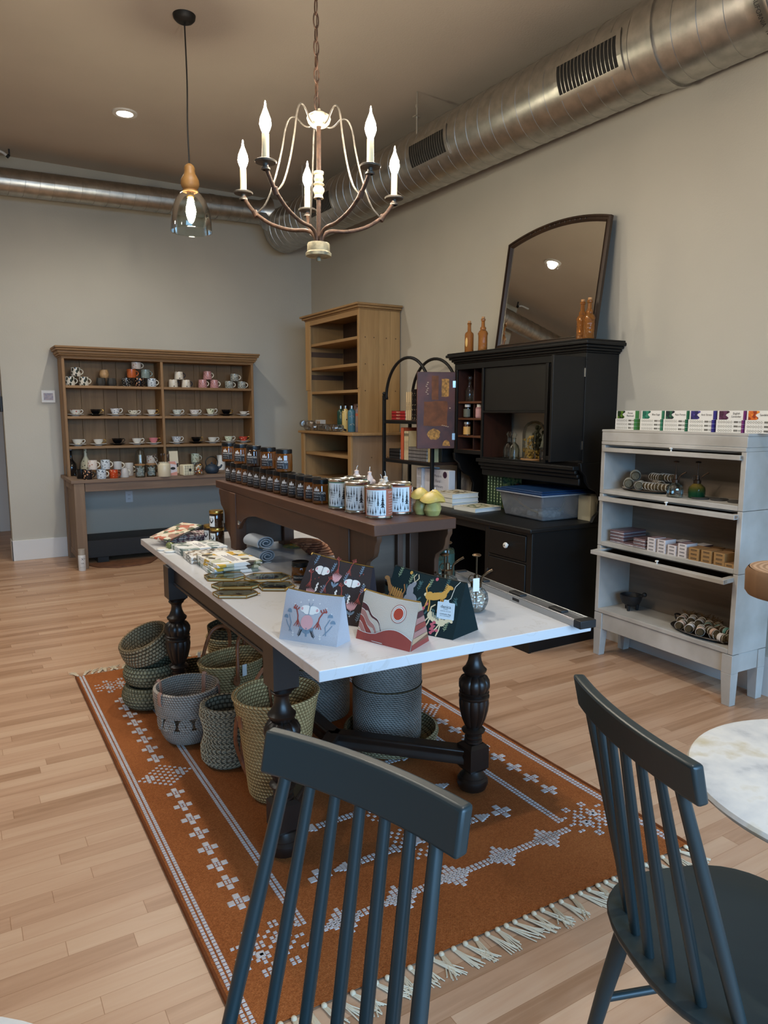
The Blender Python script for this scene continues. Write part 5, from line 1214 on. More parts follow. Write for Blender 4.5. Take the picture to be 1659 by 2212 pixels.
# first shelf: plate of smudge bundles, two misters, three coasters
F1, F2, F3 = 1.002, 0.694, 0.289
M_plate = plain('cream_plate', (196, 186, 168), .35); M_dkrim = plain('dark_rim', (52, 40, 34), .5)
pa, pd = 0.761, 0.172
t = thing('oval_plate', 'cream oval plate with dark rim holding bundles on the top shelf of the white bookcase', 'plate', wp(0.68, 0.135, F1), WR, None)
MB().lathe([(0, 0), (.06, 0), (.085, .006), (.118, .012), (.116, .015), (.084, .009), (0, .006)], n=40, sx=.88, sy=1.45).build('dish', M_plate, t)
MB().lathe([(.1165, .0125), (.119, .0118), (.1195, .0138), (.117, .0155)], n=40, sx=.88, sy=1.45).build('rim', M_dkrim, t)
M_sage = woven('sage_leaf_bundle', (88, 84, 70), (160, 156, 138), 60, squash=(1, 3, 1)); M_herb = woven('dry_herb', (74, 62, 42), (140, 124, 92), 70); M_twine = plain('white_twine', (206, 196, 180), .8)
def smudge(label, p, r, L, ang, m, wraps=0, tilt=0.0, twm=None, group='smudge bundles', tuft=None, band=None):
    t = thing('herb_bundle', label, 'herb bundle', p, 0, group)
    t.rotation_euler = (0, tilt, ang)
    b = MB(); n = 16; prof = [(0, -L / 2), (r * .7, -L / 2 + .002), (r * .92, -L * .3), (r, 0), (r * .96, L * .3), (r * .74, L / 2 - .003), (r * .3, L / 2), (0, L / 2)]
    rows = []
    prof2 = []
    for i in range(len(prof) - 1):
        for k in range(3):
            f = k / 3; prof2.append((prof[i][0] * (1 - f) + prof[i + 1][0] * f + (.0012 * ((i * 3 + k) % 2)), prof[i][1] * (1 - f) + prof[i + 1][1] * f))
    prof2[0] = (0, -L / 2); prof2.append((0, L / 2))
    b.lathe(prof2, n=n, M=RY(pi / 2)); b.build('bundle', m, t, smooth=60)
    if wraps:
        w = MB()
        for s in (1, -1):
            w.tube([((-.42 + .84 * i / 60) * L, (r + .0012) * cos(s * i * wraps * 2 * pi / 60), (r + .0012) * sin(s * i * wraps * 2 * pi / 60)) for i in range(61)], .0013, 4)
        w.build('twine', twm or M_twine, t)
    if band: MB().lathe([(r + .0008, -L * .30), (r + .0022, -L * .28), (r + .0022, -L * .08), (r + .0008, -L * .06)], n=16, M=RY(pi / 2)).build('paper_band', band, t)
    if tuft:
        u = MB(); rnd = random.Random(int(L * 1e4) + int(ang * 100))
        for k in range(16): u.tube([(L * .42, 0, 0), (L * .56 + rnd.uniform(0, .02), rnd.uniform(-.018, .018), rnd.uniform(-.006, .022)), (L * .64 + rnd.uniform(0, .035), rnd.uniform(-.03, .03), rnd.uniform(0, .035))], .0015, 4)
        u.build('leafy_tuft', tuft, t)
    return t
smudge('thick wrapped sage stick on the cream plate, lying lowest at its far end', wp(0.79, 0.10, F1 + .042), .026, .13, radians(38), M_sage, 3, twm=plain('grey_twine', (150, 146, 132), .8))
smudge('thick wrapped sage stick resting on the lowest sage stick', wp(0.775, 0.135, F1 + .085), .027, .135, radians(40), M_sage, 3, twm=bpy.data.materials['grey_twine'])
smudge('short grey sage stick end-on beside the lowest sage stick', wp(0.70, 0.09, F1 + .037), .022, .10, radians(30), M_sage, 3, twm=bpy.data.materials['grey_twine'])
for k, (a, dp, z, an) in enumerate(((0.655, .17, .082, 70), (0.585, .175, .085, 80), (0.62, .085, .037, 85), (0.545, .10, .037, 95), (0.62, .15, .045, 60))):
    smudge('twine-wrapped herb bundle on the cream plate, ' + ('upper one by the sage sticks', 'upper one by the ribbed mister', 'front one', 'one touching the ribbed mister', 'one in the middle of the pile')[k], wp(a, dp, F1 + z), .020, .11, radians(an), M_herb, 4)
M_bronze = plain('dark_bronze', (74, 58, 46), .4, .8)
def mister(label, loc, body, rot=0.0, scale=1.0, ribs=True, metal=None, kind=0, group=None):
    metal = metal or M_bronze
    t = thing('glass_mister', label, 'mister bottle', loc, rot, group)
    s = scale
    if kind == 0: pr = [(0, 0), (.036, 0), (.040, .006), (.041, .045), (.038, .058), (.024, .072), (.016, .078), (.015, .084)]
    else: pr = [(0, 0), (.020, 0), (.030, .008), (.040, .028), (.043, .046), (.040, .064), (.028, .080), (.016, .087), (.015, .093)]
    pr = [(r * s, z * s) for r, z in pr]; h = pr[-1][1]
    B = MB(); n = 32
    B.lathe(pr, n=n)
    if ribs:
        B.v = [((x * (1 + .035 * cos(16 * atan2(y, x))), y * (1 + .035 * cos(16 * atan2(y, x))), z) if .004 < z < h * .8 else (x, y, z)) for x, y, z in B.v]
    B.build('bottle', body, t, smooth=60)
    MB().lathe([(.017 * s, h - .006), (.019 * s, h - .006), (.019 * s, h + .010), (.010 * s, h + .014), (.008 * s, h + .036), (0, h + .037)], n=20).tube([(0, 0, h + .03), (0, 0, h + .09 * s + .01)], .0032 * s, 8).tube([(0, 0, .012), (0, 0, h)], .002, 6).build('pump', metal, t)
    MB().lathe([(0, h + .088 * s + .01), (.013 * s, h + .090 * s + .01), (.016 * s, h + .094 * s + .01), (.012 * s, h + .098 * s + .01), (0, h + .100 * s + .01)], n=20).build('plunger_knob', metal, t)
    MB().tube([(.016 * s, 0, h + .002), (.018 * s, 0, h + .022 * s), (.022 * s, 0, h + .030 * s), (.040 * s, 0, h + .044 * s), (.055 * s, 0, h + .052 * s)], [.0035 * s, .0035 * s, .0035 * s, .0035 * s, .0042 * s], 8).build('nozzle', metal, t)
    MB().tube(spline([(-.016 * s, 0, h + .004), (-.026 * s, 0, h + .02), (-.018 * s, 0, h + .034), (-.006 * s, 0, h + .03)], 4), .0018 * s, 6).build('trigger_ring', metal, t)
    return t
M_ribglass = glassy('ribbed_clear_glass', (222, 232, 230), .05, .35)
mister('clear ribbed glass mister with bronze pump on the top shelf of the white bookcase', wp(0.422, 0.039, F1), M_ribglass, radians(-75))
m, nt, b = newmat('green_amber_glass'); b.inputs['Roughness'].default_value = .08; b.inputs['Transmission Weight'].default_value = .6; b.inputs['IOR'].default_value = 1.25
sx = nt.nodes.new('ShaderNodeSeparateXYZ'); nt.links.new(coords(nt), sx.inputs[0]); mu = nt.nodes.new('ShaderNodeMath'); mu.operation = 'MULTIPLY'; mu.inputs[1].default_value = 12; nt.links.new(sx.outputs[2], mu.inputs[0])
nt.links.new(ramp(nt, [(.35, (36, 96, 62)), (.62, (96, 100, 44)), (.85, (150, 124, 60))], mu.outputs[0]), b.inputs['Base Color'])
mister('green and amber glass mister with bronze pump beside the dark coasters', wp(0.34, 0.106, F1), m, radians(-70))
for k, (px, py, w) in enumerate(((1509, 1078, 'nearest the green mister'), (1550, 1081, 'middle one'), (1588, 1085, 'at the end of the shelf'))):
    a, dp = ((0.308, 0.082), (0.222, 0.117), (0.119, 0.111))[k]
    tag(MB().lathe([(0, 0), (.042, 0), (.044, .003), (.044, .007), (.041, .009), (.006, .0085), (.005, .0105), (0, .011)], n=32).build('coaster', plain('dark_slate', (58, 56, 54), .55) if k == 0 else bpy.data.materials['dark_slate'], loc=wp(a, dp + .012, F1)), 'dark round coaster on the top shelf, ' + w, 'coaster', 'dark coasters')
# second shelf: tins and soap boxes
M_tin = plain('plum_tin_lid', (112, 88, 92), .35, .4); M_tinside = plain('tin_side', (176, 172, 182), .35, .6)
def tin(label, a, dp, z, w, l, h, grp, rot=0.0):
    t = thing('flat_tin', label, 'tin', wp(a, dp, z), WR + rot, grp)
    MB().box(-w / 2, w / 2, -l / 2, l / 2, 0, h * .55).build('tray', M_tinside, t, bevel=.006, seg=3)
    MB().box(-w / 2 - .001, w / 2 + .001, -l / 2 - .001, l / 2 + .001, h * .5, h).build('lid', M_tin, t, bevel=.005, seg=3)
for k in range(4): tin('large flat plum tin, ' + ('lowest', 'second from bottom', 'third from bottom', 'topmost')[k] + ' of the tall tin stack', 0.80, .125, F2 + k * .0185, .185, .105, .018, 'large flat tins')
tin('small dark tin lying between the two tin stacks', 0.705, .06, F2, .07, .075, .016, None)
for k in range(3): tin('flat plum tin, ' + ('lowest', 'middle', 'topmost')[k] + ' of the short tin stack', 0.625, .085, F2 + k * .0185, .13, .085, .018, 'short tin stack')
M_soap = plain('white_soap_box', (216, 208, 206), .6); M_soaptop = plain('mauve_box_top', (126, 104, 106), .6); M_kraft = plain('kraft_box', (160, 122, 74), .7)
def smallbox(label, a, dp, z, w, l, h, m, mt, grp):
    t = thing('soap_box', label, 'box', wp(a, dp, z), WR, grp)
    MB().box(-w / 2, w / 2, -l / 2, l / 2, 0, h).build('carton', m, t, bevel=.001)
    MB().box(-w / 2 + .001, w / 2 - .001, -l / 2 + .001, l / 2 - .001, h, h + .0005).build('top_label', mt, t)
    p = MB()
    for q in range(2): p.box(-w / 2 - .0005, -w / 2, -l * .3, l * .3, h * .3 + q * h * .25, h * .42 + q * h * .25)
    p.build('front_print', M_ink, t)
cols_ = ((0.535, 4), (0.468, 4), (0.400, 3), (0.335, 4))
lv = ('lowest', 'second', 'third', 'topmost')
for c, (a, n) in enumerate(cols_):
    for k in range(n): smallbox('small white soap box, ' + lv[k] + ' in ' + ('the column beside the tins', 'the second white column', 'the short third white column', 'the white column by the kraft boxes')[c] + ', front row', a, .055, F2 + k * .0185, .085, .052, .018, M_soap, M_soaptop, 'white soap boxes')
    smallbox('small white soap box lying behind ' + ('the column beside the tins', 'the second white column', 'the short third white column', 'the white column by the kraft boxes')[c], a - .01, .165, F2, .085, .06, .05 + .008 * (c % 2), M_soaptop, M_soap if c % 2 else M_tinside, 'soap boxes in the back row')
for c, (a, n) in enumerate(((0.258, 3), (0.185, 3), (0.112, 3), (0.055, 1))):
    for k in range(n): smallbox('kraft brown soap box, ' + lv[k] + ' in ' + ('the column by the white boxes', 'the middle kraft column', 'the third kraft column', 'the low place by the side panel')[c], a, .05, F2 + k * .0215, .09, .060 if c < 3 else .05, .021, M_kraft, plain('kraft_top', (128, 94, 58), .7) if 'kraft_top' not in bpy.data.materials else bpy.data.materials['kraft_top'], 'kraft soap boxes')
    smallbox('dark kraft box lying behind ' + ('the kraft column by the white boxes', 'the middle kraft column', 'the third kraft column', 'the low kraft box')[c], a, .165, F2, .1, .062, .05, plain('dark_kraft', (96, 74, 54), .7) if 'dark_kraft' not in bpy.data.materials else bpy.data.materials['dark_kraft'], bpy.data.materials['kraft_top'], 'dark kraft boxes in the back row')
# bottom shelf: mortar and tray of bundles
a, dp = 0.765, 0.119
t = thing('mortar', 'black three-legged stone mortar on the bottom shelf of the white bookcase', 'mortar', wp(a, dp + .02, F3), radians(-40))
M_stoneb = plain('black_stone', (24, 24, 26), .55, bmp=.2, bscale=200)
MB().lathe([(0, .026), (.03, .027), (.052, .046), (.062, .074), (.064, .092), (.058, .093), (.05, .07), (.03, .05), (0, .046)], n=28).build('bowl', M_stoneb, t)
for q in range(3): MB().lathe([(0, 0), (.008, 0), (.012, .034), (0, .04)], (.036 * cos(q * 2.094), .036 * sin(q * 2.094), 0), 10).build('foot', M_stoneb, t)
p = MB().tube([(.01, 0, .052), (.068, -.01, .097)], [.012, .008], 10).ball((.078, -.012, .104), .014, 12, 8)
tag(p.build('pestle', M_stoneb, loc=wp(a, dp + .02, F3)), 'black pestle leaning in the stone mortar', 'pestle'); bpy.data.objects['pestle'].rotation_euler = (0, 0, radians(-65))
t = thing('oval_tray', 'dark pewter oval tray heaped with banded herb bundles on the bottom shelf', 'tray', wp(0.235, .115, F3), WR, None)
M_pew = plain('tarnished_pewter', (66, 62, 60), .4, .8, noisy=.3, nscale=30)
MB().lathe([(0, 0), (.07, 0), (.085, .006), (.115, .016), (.117, .013), (.119, .016), (.116, .020), (.084, .010), (0, .004)], n=44, sx=.95, sy=1.75).build('dish', M_pew, t)
MB().tube(spline([(.02, .195, .018), (.02, .215, .045), (.04, .225, .05), (.06, .215, .045), (.06, .19, .018)], 5), .005, 8).build('handle', M_pew, t)
B_white = plain('white_band', (206, 200, 196), .6); B_teal = plain('teal_band', (70, 124, 116), .6); B_peach = plain('peach_band', (196, 160, 140), .6); M_brown = woven('brown_herb', (62, 46, 30), (120, 100, 70), 80); M_tuft = plain('dry_tuft', (96, 72, 42), .9, noisy=.3, nscale=30)
rows = [(0.385, .12, .045, 20, B_peach), (0.335, .13, .05, 25, B_white), (0.285, .13, .05, 20, B_white), (0.235, .13, .045, 30, B_teal), (0.185, .14, .045, 35, B_teal), (0.345, .06, .035, 15, B_peach), (0.285, .055, .035, 20, B_white), (0.225, .055, .035, 30, B_peach), (0.165, .07, .04, 60, B_peach), (0.125, .11, .05, 70, B_teal), (0.12, .055, .03, 80, B_white), (0.085, .12, .035, 100, None), (0.07, .07, .03, 95, None)]
desc = ('peach-banded bundle at the tray handle', 'white-banded bundle second from the tray handle', 'white-banded bundle third from the tray handle', 'teal-banded bundle at the middle back of the tray', 'teal-banded bundle right of the middle back of the tray', 'peach-banded bundle end-on in front by the handle', 'white-banded pale bundle end-on at the middle front', 'peach-banded bundle end-on right of the pale one', 'peach-banded bundle lying across the tray', 'teal-banded bundle with a dark tuft by the side panel', 'bundle with a white label at the tray front', 'unbanded brown bundle at the end of the tray, behind', 'unbanded brown bundle at the end of the tray, in front')
for (a, dp, z, an, bd), ds in zip(rows, desc):
    smudge(ds, wp(a, dp, F3 + z), .0205, .10, radians(an), M_herb if bd is not B_teal else M_brown, 3, band=bd, tuft=M_tuft if dp > .1 else None, group='banded herb bundles')


# ------------------------------------------------------------------ rust rug with white woven motifs
RX0, RX1, RY0, RY1 = 0.478, 2.028, 1.432, 4.085
m, nt, b = newmat('rust_weave')
v = coords(nt); w1 = tex(nt, 'Wave', coords(nt, (1, 0, 0)), Scale=95.0, Distortion=0.4); w2 = tex(nt, 'Wave', coords(nt, (0, 1, 0)), Scale=70.0, Distortion=0.4); w2.bands_direction = 'Y'
mu = nt.nodes.new('ShaderNodeMath'); mu.operation = 'MULTIPLY'; nt.links.new(w1.outputs['Fac'], mu.inputs[0]); nt.links.new(w2.outputs['Fac'], mu.inputs[1])
n1 = tex(nt, 'Noise', v, Scale=220.0, Detail=2.0); n2 = tex(nt, 'Noise', v, Scale=2.2, Detail=3.0)
ad = nt.nodes.new('ShaderNodeMath'); ad.operation = 'MULTIPLY_ADD'; ad.inputs[1].default_value = 0.5; nt.links.new(n1.outputs[0], ad.inputs[0])
ad2 = nt.nodes.new('ShaderNodeMath'); ad2.operation = 'MULTIPLY_ADD'; ad2.inputs[1].default_value = 0.35; nt.links.new(mu.outputs[0], ad2.inputs[0]); nt.links.new(ad.outputs[0], ad2.inputs[2])
m5 = nt.nodes.new('ShaderNodeMath'); m5.operation = 'MULTIPLY'; m5.inputs[1].default_value = .3; nt.links.new(n2.outputs[0], m5.inputs[0]); nt.links.new(m5.outputs[0], ad.inputs[2])
nt.links.new(ramp(nt, [(0.28, (112, 58, 24)), (0.5, (150, 84, 40)), (0.72, (190, 124, 74))], ad2.outputs[0]), b.inputs['Base Color'])
b.inputs['Roughness'].default_value = 0.9; b.inputs['Specular IOR Level'].default_value = 0.15; bump(nt, b, mu.outputs[0], .5, .003)
M_rug = m
M_rugw = woven('white_weave', (186, 180, 178), (228, 224, 224), 160, squash=(1, .3, 1)); M_rugedge = woven('rug_edge_twist', (104, 56, 26), (150, 92, 52), 120)
M_fringe = plain('natural_cotton_fringe', (206, 192, 166), .9)
t = thing('area_rug', 'rust orange flatwoven rug with white geometric motifs and cotton fringe under the white table', 'rug', (1.25, 2.76, 0))
RG = t
rg = MB(); N = 30; M2 = 16
for i in range(M2 + 1):
    for j in range(N + 1):
        x = RX0 + (RX1 - RX0) * i / M2; f = j / N; y = RY0 - .045 * ((x - RX0) / (RX1 - RX0)) * (1 - f) ** 2 + (RY1 - RY0) * f
        rg.v.append((x - 1.25, y - 2.76, 0.0065 + .0006 * sin(j * 2.1) * (1 if 0 < i < M2 else 0)))
for i in range(M2):
    for j in range(N):
        a = i * (N + 1) + j; rg.f.append((a, a + N + 1, a + N + 2, a + 1)); rg.m.append(0)
n0 = len(rg.v)
rg.box(RX0 - 1.25, RX1 - 1.25, RY0 - 2.76 + .0, RY1 - 2.76, 0.0005, 0.004, 0)
ZR = 0.0078
def cell(x, y, w, h):
    x -= 1.25; y -= 2.76
    rg.hexa([(x - w / 2, y - h / 2, .005), (x + w / 2, y - h / 2, .005), (x + w / 2, y + h / 2, .005), (x - w / 2, y + h / 2, .005), (x - w / 2 * .8, y - h / 2 * .8, .0085), (x + w / 2 * .8, y - h / 2 * .8, .0085), (x + w / 2 * .8, y + h / 2 * .8, .0085), (x - w / 2 * .8, y + h / 2 * .8, .0085)], 1)
S = 0.0165
def cross(cx, cy, s=0.023):
    for dx, dy in ((0, 1), (0, -1), (1, 0), (-1, 0)): cell(cx + dx * s, cy + dy * s * 1.1, s * .96, s * 1.06)
    for dx, dy in ((.24, .24), (-.24, .24), (.24, -.24), (-.24, -.24)): cell(cx + dx * s, cy + dy * s, s * .40, s * .40)
XL, XR = 0.628, 1.872
for xo in (0.497, 0.513, 0.741, 0.757):
    inner = xo > .6
    y = RY0 + .012 if not inner else 1.70
    ye = RY1 - .012 if not inner else RY1 + RY0 - 1.70
    while y < ye:
        for X in (xo, 2.5 - xo): cell(X, y + .006, .0125, .0105)
        y += 0.0138
for k in range(9):
    for s in (1, -1):
        y = 2.755 + s * (0.16 + 0.101 * k)
        if k < 8:
            cross(XL, y); cross(XR, y)
# side diamonds
for X in (XL, XR):
    for i in range(-6, 7):
        for j in range(-6, 7):
            if (i + j) % 2 == 0 and abs(i) + abs(j) <= 6:
                if abs(i) + abs(j) == 6 or (abs(i) + abs(j) <= 4): cell(X + i * .0165, 2.755 + j * .0145, .0125, .0105)
            elif abs(i) in (3, 4) and abs(j) <= 1: cell(X + i * .0165, 2.755 + j * .0145, .016, .0145)
# corner starbursts
for X in (XL + .012, XR - .012):
    for Y in (1.668, RY0 + RY1 - 1.668):
        for i in range(-6, 7):
            for j in range(-6, 7):
                ai, aj = abs(i), abs(j)
                on = (ai + aj in (3,)) or (ai + aj == 5 and not (ai == 5 or aj == 5)) or (ai == aj and ai <= 1) or (ai in (2, 5, 6) and aj == 2 + (ai > 4)) or (aj in (5, 6) and ai in (2, 3)) or (ai in (5, 6) and aj in (0,))
                if on: cell(X + i * .0155, Y + j * .0145, .0118, .0108)
        for dx in (-.034, .034): cell(X + dx, Y + (.012 if dx > 0 else -.012), .028, .026)
# chain of checker diamonds across both ends
for Y, sg in ((1.657, 1), (RY0 + RY1 - 1.657, -1)):
    for k in range(5):
        cx = 0.86 + 0.195 * k
        for i in range(-3, 4):
            for j in range(-3, 4):
                if abs(i) + abs(j) <= 3: cell(cx + i * .0165, Y + j * .0165, .0145, .0145)
    x = 0.765
    while x < 1.75:
        for o in (-.0075, .0075): cell(x, Y + o, .0125, .0115)
        x += .0165
# central medallions with arrow bars
for Y in (1.87, 2.12, 2.39, 3.12, 3.39, 3.64):
    for i in range(-15, 16):
        o = 0.0085
        if abs(i) > 4:
            for s in (-o, o): cell(1.25 + i * .0165, Y + s, .0125, .0125)
    for s in (-1, 1):
        for k in range(4): cell(1.25 + s * (.268 + k * .013), Y, .013, .052 - k * .0125)
    for i in range(-5, 6):
        for j in range(-6, 7):
            if abs(i) + abs(j) in (4, 6) or (abs(i) == abs(j) and abs(i) in (1, 4)) or (abs(j) == 5 and abs(i) == 3): cell(1.25 + i * .0165, Y + j * .0165, .0118, .0118)
    cell(1.25, Y, .034, .034)
for Y in (1.865, RY0 + RY1 - 1.865):
    for X in (0.885, 1.615): cross(X, Y, .026)
rg.build('woven_field', [M_rug, M_rugw], t, smooth=30)
for X in (RX0, RX1): MB().tube([(X - 1.25, RY0 - 2.76 + (RY1 - RY0) * i / 60 - (.045 * (1 - i / 60) ** 2 if X > 1 else 0), .006 + .001 * (i % 2)) for i in range(61)], .006, 6).build('bound_edge', M_rugedge, t)
fr = MB(); rnd = random.Random(12)
def fringe(y, sg):
    x = RX0 + .01
    while x < RX1:
        yy = y - (.045 * (x - RX0) / (RX1 - RX0) if sg < 0 else 0)
        fr.ball((x - 1.25, yy - 2.76 + sg * .008, .007), (.008, .009, .007), 8, 5)
        sw = rnd.uniform(-.02, .05)
        for k in range(9):
            q = (k - 4) / 4; L = rnd.uniform(.055, .085)
            fr.tube([(x - 1.25 + q * .004, yy - 2.76 + sg * .012, .006), (x - 1.25 + q * .008 + sw * .4, yy - 2.76 + sg * (.012 + L * .5), .004 + rnd.uniform(0, .005)), (x - 1.25 + q * .015 + sw + rnd.uniform(-.006, .006), yy - 2.76 + sg * (.012 + L), .0025)], .0019, 4)
        x += rnd.uniform(.030, .042)
fringe(RY0, -1); fringe(RY1, 1)
fr.build('fringe', M_fringe, t)

# ------------------------------------------------------------------ white-topped table on carved legs
m, nt, b = newmat('white_quartz'); v = coords(nt)
n = tex(nt, 'Noise', v, Scale=3.2, Detail=8.0, Distortion=1.6); n2 = tex(nt, 'Noise', v, Scale=18.0, Detail=4.0)
c = ramp(nt, [(0.0, (208, 208, 209)), (0.49, (208, 208, 209)), (0.5, (200, 198, 196)), (0.51, (208, 208, 209))], n.outputs[0])
nt.links.new(c, b.inputs['Base Color']); b.inputs['Roughness'].default_value = 0.16; b.inputs['Specular IOR Level'].default_value = 0.5
M_quartz = m
M_oakdk = wood('dark_carved_oak', (26, 17, 12), (46, 30, 20), (74, 50, 34), 'Z', 0.36)
M_oakdkh = wood('dark_oak_rail', (30, 20, 14), (52, 36, 25), (82, 58, 40), 'Y', 0.4)
TZ = 0.77
t = thing('display_table', 'long table with white stone top on dark carved bulbous legs, standing on the rust rug', 'table', (1.22, 2.7, 0))
TB = t
MB().hexa([(0.782, 1.640, .738), (1.745, 1.594, .738), (1.775, 3.90, .738), (0.818, 3.915, .738), (0.782, 1.640, .77), (1.745, 1.594, .77), (1.775, 3.90, .77), (0.818, 3.915, .77)]).build('stone_top', M_quartz, t, bevel=0.0025, W=t)
def table_leg(x, y):
    L = MB(); n = 48
    prof = [(0, .008), (.034, .009), (.052, .02), (.060, .042), (.058, .058), (.050, .066), (.050, .070), (.046, .074), (.036, .086), (.030, .096)]
    L.lathe(prof, n=32)
    L.hexa([(-.034, -.034, .092), (.034, -.034, .092), (.034, .034, .092), (-.034, .034, .092), (-.043, -.043, .105), (.043, -.043, .105), (.043, .043, .105), (-.043, .043, .105)]).box(-.043, .043, -.043, .043, .105, .19).hexa([(-.043, -.043, .19), (.043, -.043, .19), (.043, .043, .19), (-.043, .043, .19), (-.030, -.030, .202), (.030, -.030, .202), (.030, .030, .202), (-.030, .030, .202)])
    L.lathe([(.028, .20), (.034, .206), (.034, .212), (.029, .216), (.033, .222), (.033, .228), (.028, .233), (.030, .24), (.043, .247), (.045, .253), (.040, .258), (.028, .264)], n=32)
    L.lathe([(.028, .262), (.034, .272)], n=32)
    def lobed(pr, k, depth):
        q0 = len(L.v); L.lathe(pr, n=k * 8)
        for i in range(q0, len(L.v)):
            px, py, pz = L.v[i]; a = atan2(py, px); f = 1 - depth * (1 - abs(sin(a * k / 2)) ** .5)
            L.v[i] = (px * f, py * f, pz)
    lobed([(.032, .268), (.046, .30), (.055, .335), (.058, .362), (.056, .380)], 10, .09)
    L.lathe([(.054, .378), (.058, .384), (.058, .390), (.052, .394), (.054, .399), (.057, .404), (.052, .408)], n=32)
    lobed([(.052, .406), (.060, .428), (.059, .446), (.050, .462), (.036, .470)], 10, .09)
    L.lathe([(.034, .468), (.036, .474), (.044, .484), (.046, .492), (.040, .498), (.034, .505), (.026, .525), (.023, .545), (.026, .556), (.034, .562), (.036, .568), (.030, .574)], n=32)
    L.box(-.043, .043, -.043, .043, .586, .738).hexa([(-.028, -.028, .572), (.028, -.028, .572), (.028, .028, .572), (-.028, .028, .572), (-.043, -.043, .588), (.043, -.043, .588), (.043, .043, .588), (-.043, .043, .588)])
    L.v = [(px + x, py + y, pz) for px, py, pz in L.v]
    L.build('leg', M_oakdk, t, W=t, smooth=35)
LX0, LX1, LY0, LY1 = 0.838, 1.617, 2.038, 3.30
for x in (LX0, LX1):
    for y in (LY0, LY1): table_leg(x, y)
ap = MB()
for x in (LX0, LX1): ap.box(x - .016, x + .016, LY0 + .04, LY1 - .04, .655, .738).box(x - .021, x + .021, LY0 + .04, LY1 - .04, .655, .668)
for y in (LY0, LY1): ap.box(LX0 + .04, LX1 - .04, y - .016, y + .016, .655, .738).box(LX0 + .04, LX1 - .04, y - .021, y + .021, .655, .668)
ap.build('apron', M_oakdkh, t, bevel=0.003, W=t)
def rail(mb, p, q, w=.030, z0=.118, z1=.178):
    d = Vector((q[0] - p[0], q[1] - p[1], 0)); n = Vector((-d.y, d.x, 0)).normalized()
    pr = [(-w, z0), (w, z0), (w, z0 + .02), (w * .82, z0 + .027), (w * .82, z0 + .036), (w, z0 + .044), (w, z1 - .006), (w * .8, z1), (-w * .8, z1), (-w, z1 - .006), (-w, z0 + .044), (-w * .82, z0 + .036), (-w * .82, z0 + .027), (-w, z0 + .02)]
    k = len(pr); vs = []
    for P in (p, q):
        for o, z in pr: vs.append((P[0] + n.x * o, P[1] + n.y * o, z))
    mb.add(vs, [tuple(range(k))[::-1], tuple(range(k, 2 * k))] + [(i, (i + 1) % k, k + (i + 1) % k, k + i) for i in range(k)])
CXT = (LX0 + LX1) / 2
st = MB()
for y0, yj in ((LY0, 2.44),):
    rail(st, (LX0 + .02, y0 + (.02 if y0 < 2.5 else -.02)), (CXT, yj)); rail(st, (LX1 - .02, y0 + (.02 if y0 < 2.5 else -.02)), (CXT, yj))
rail(st, (CXT, 2.42), (CXT, 2.88))
st.build('stretcher', M_oakdkh, t, bevel=0.002, W=t)

# ------------------------------------------------------------------ baskets under the table
def coil_mat(name, dark, light, nang, coil, rough=.85, twist=0.0, contrast=(.25, .75)):
    m, nt, b = newmat(name)
    tc = nt.nodes.new('ShaderNodeTexCoord'); sp = nt.nodes.new('ShaderNodeSeparateXYZ'); nt.links.new(tc.outputs['Object'], sp.inputs[0])
    def math(op, a, b2=None, c=None):
        q = nt.nodes.new('ShaderNodeMath'); q.operation = op
        for i, x in enumerate((a, b2, c)):
            if x is None: continue
            if isinstance(x, (int, float)): q.inputs[i].default_value = x
            else: nt.links.new(x, q.inputs[i])
        return q.outputs[0]
    ang = math('ARCTAN2', sp.outputs[1], sp.outputs[0]); zr = math('DIVIDE', sp.outputs[2], coil); row = math('FLOOR', zr); fz = math('FRACT', zr)
    nz = tex(nt, 'Noise', tc.outputs['Object'], Scale=45.0, Detail=3.0)
    a = math('MULTIPLY_ADD', ang, nang / (2 * pi), math('MULTIPLY', row, .5)); a = math('ADD', a, math('MULTIPLY', fz, twist)); a = math('ADD', a, math('MULTIPLY', nz.outputs[0], .35))
    fr_ = math('ABSOLUTE', math('SUBTRACT', math('FRACT', a), .5)); h1 = math('SUBTRACT', 1.0, math('POWER', math('MULTIPLY', fr_, 2.0), 3.0))
    h2 = math('SUBTRACT', 1.0, math('POWER', math('MULTIPLY', math('ABSOLUTE', math('SUBTRACT', fz, .5)), 2.0), 3.0))
    h = math('MULTIPLY', h1, h2); big = tex(nt, 'Noise', tc.outputs['Object'], Scale=14.0, Detail=2.0)
    f = math('MULTIPLY_ADD', h, .55, math('MULTIPLY', math('ADD', nz.outputs[0], big.outputs[0]), .24))
    nt.links.new(ramp(nt, [(contrast[0], dark), (contrast[1], light)], f), b.inputs['Base Color'])
    b.inputs['Roughness'].default_value = rough; b.inputs['Specular IOR Level'].default_value = .2
    bump(nt, b, h, .9, .006); return m
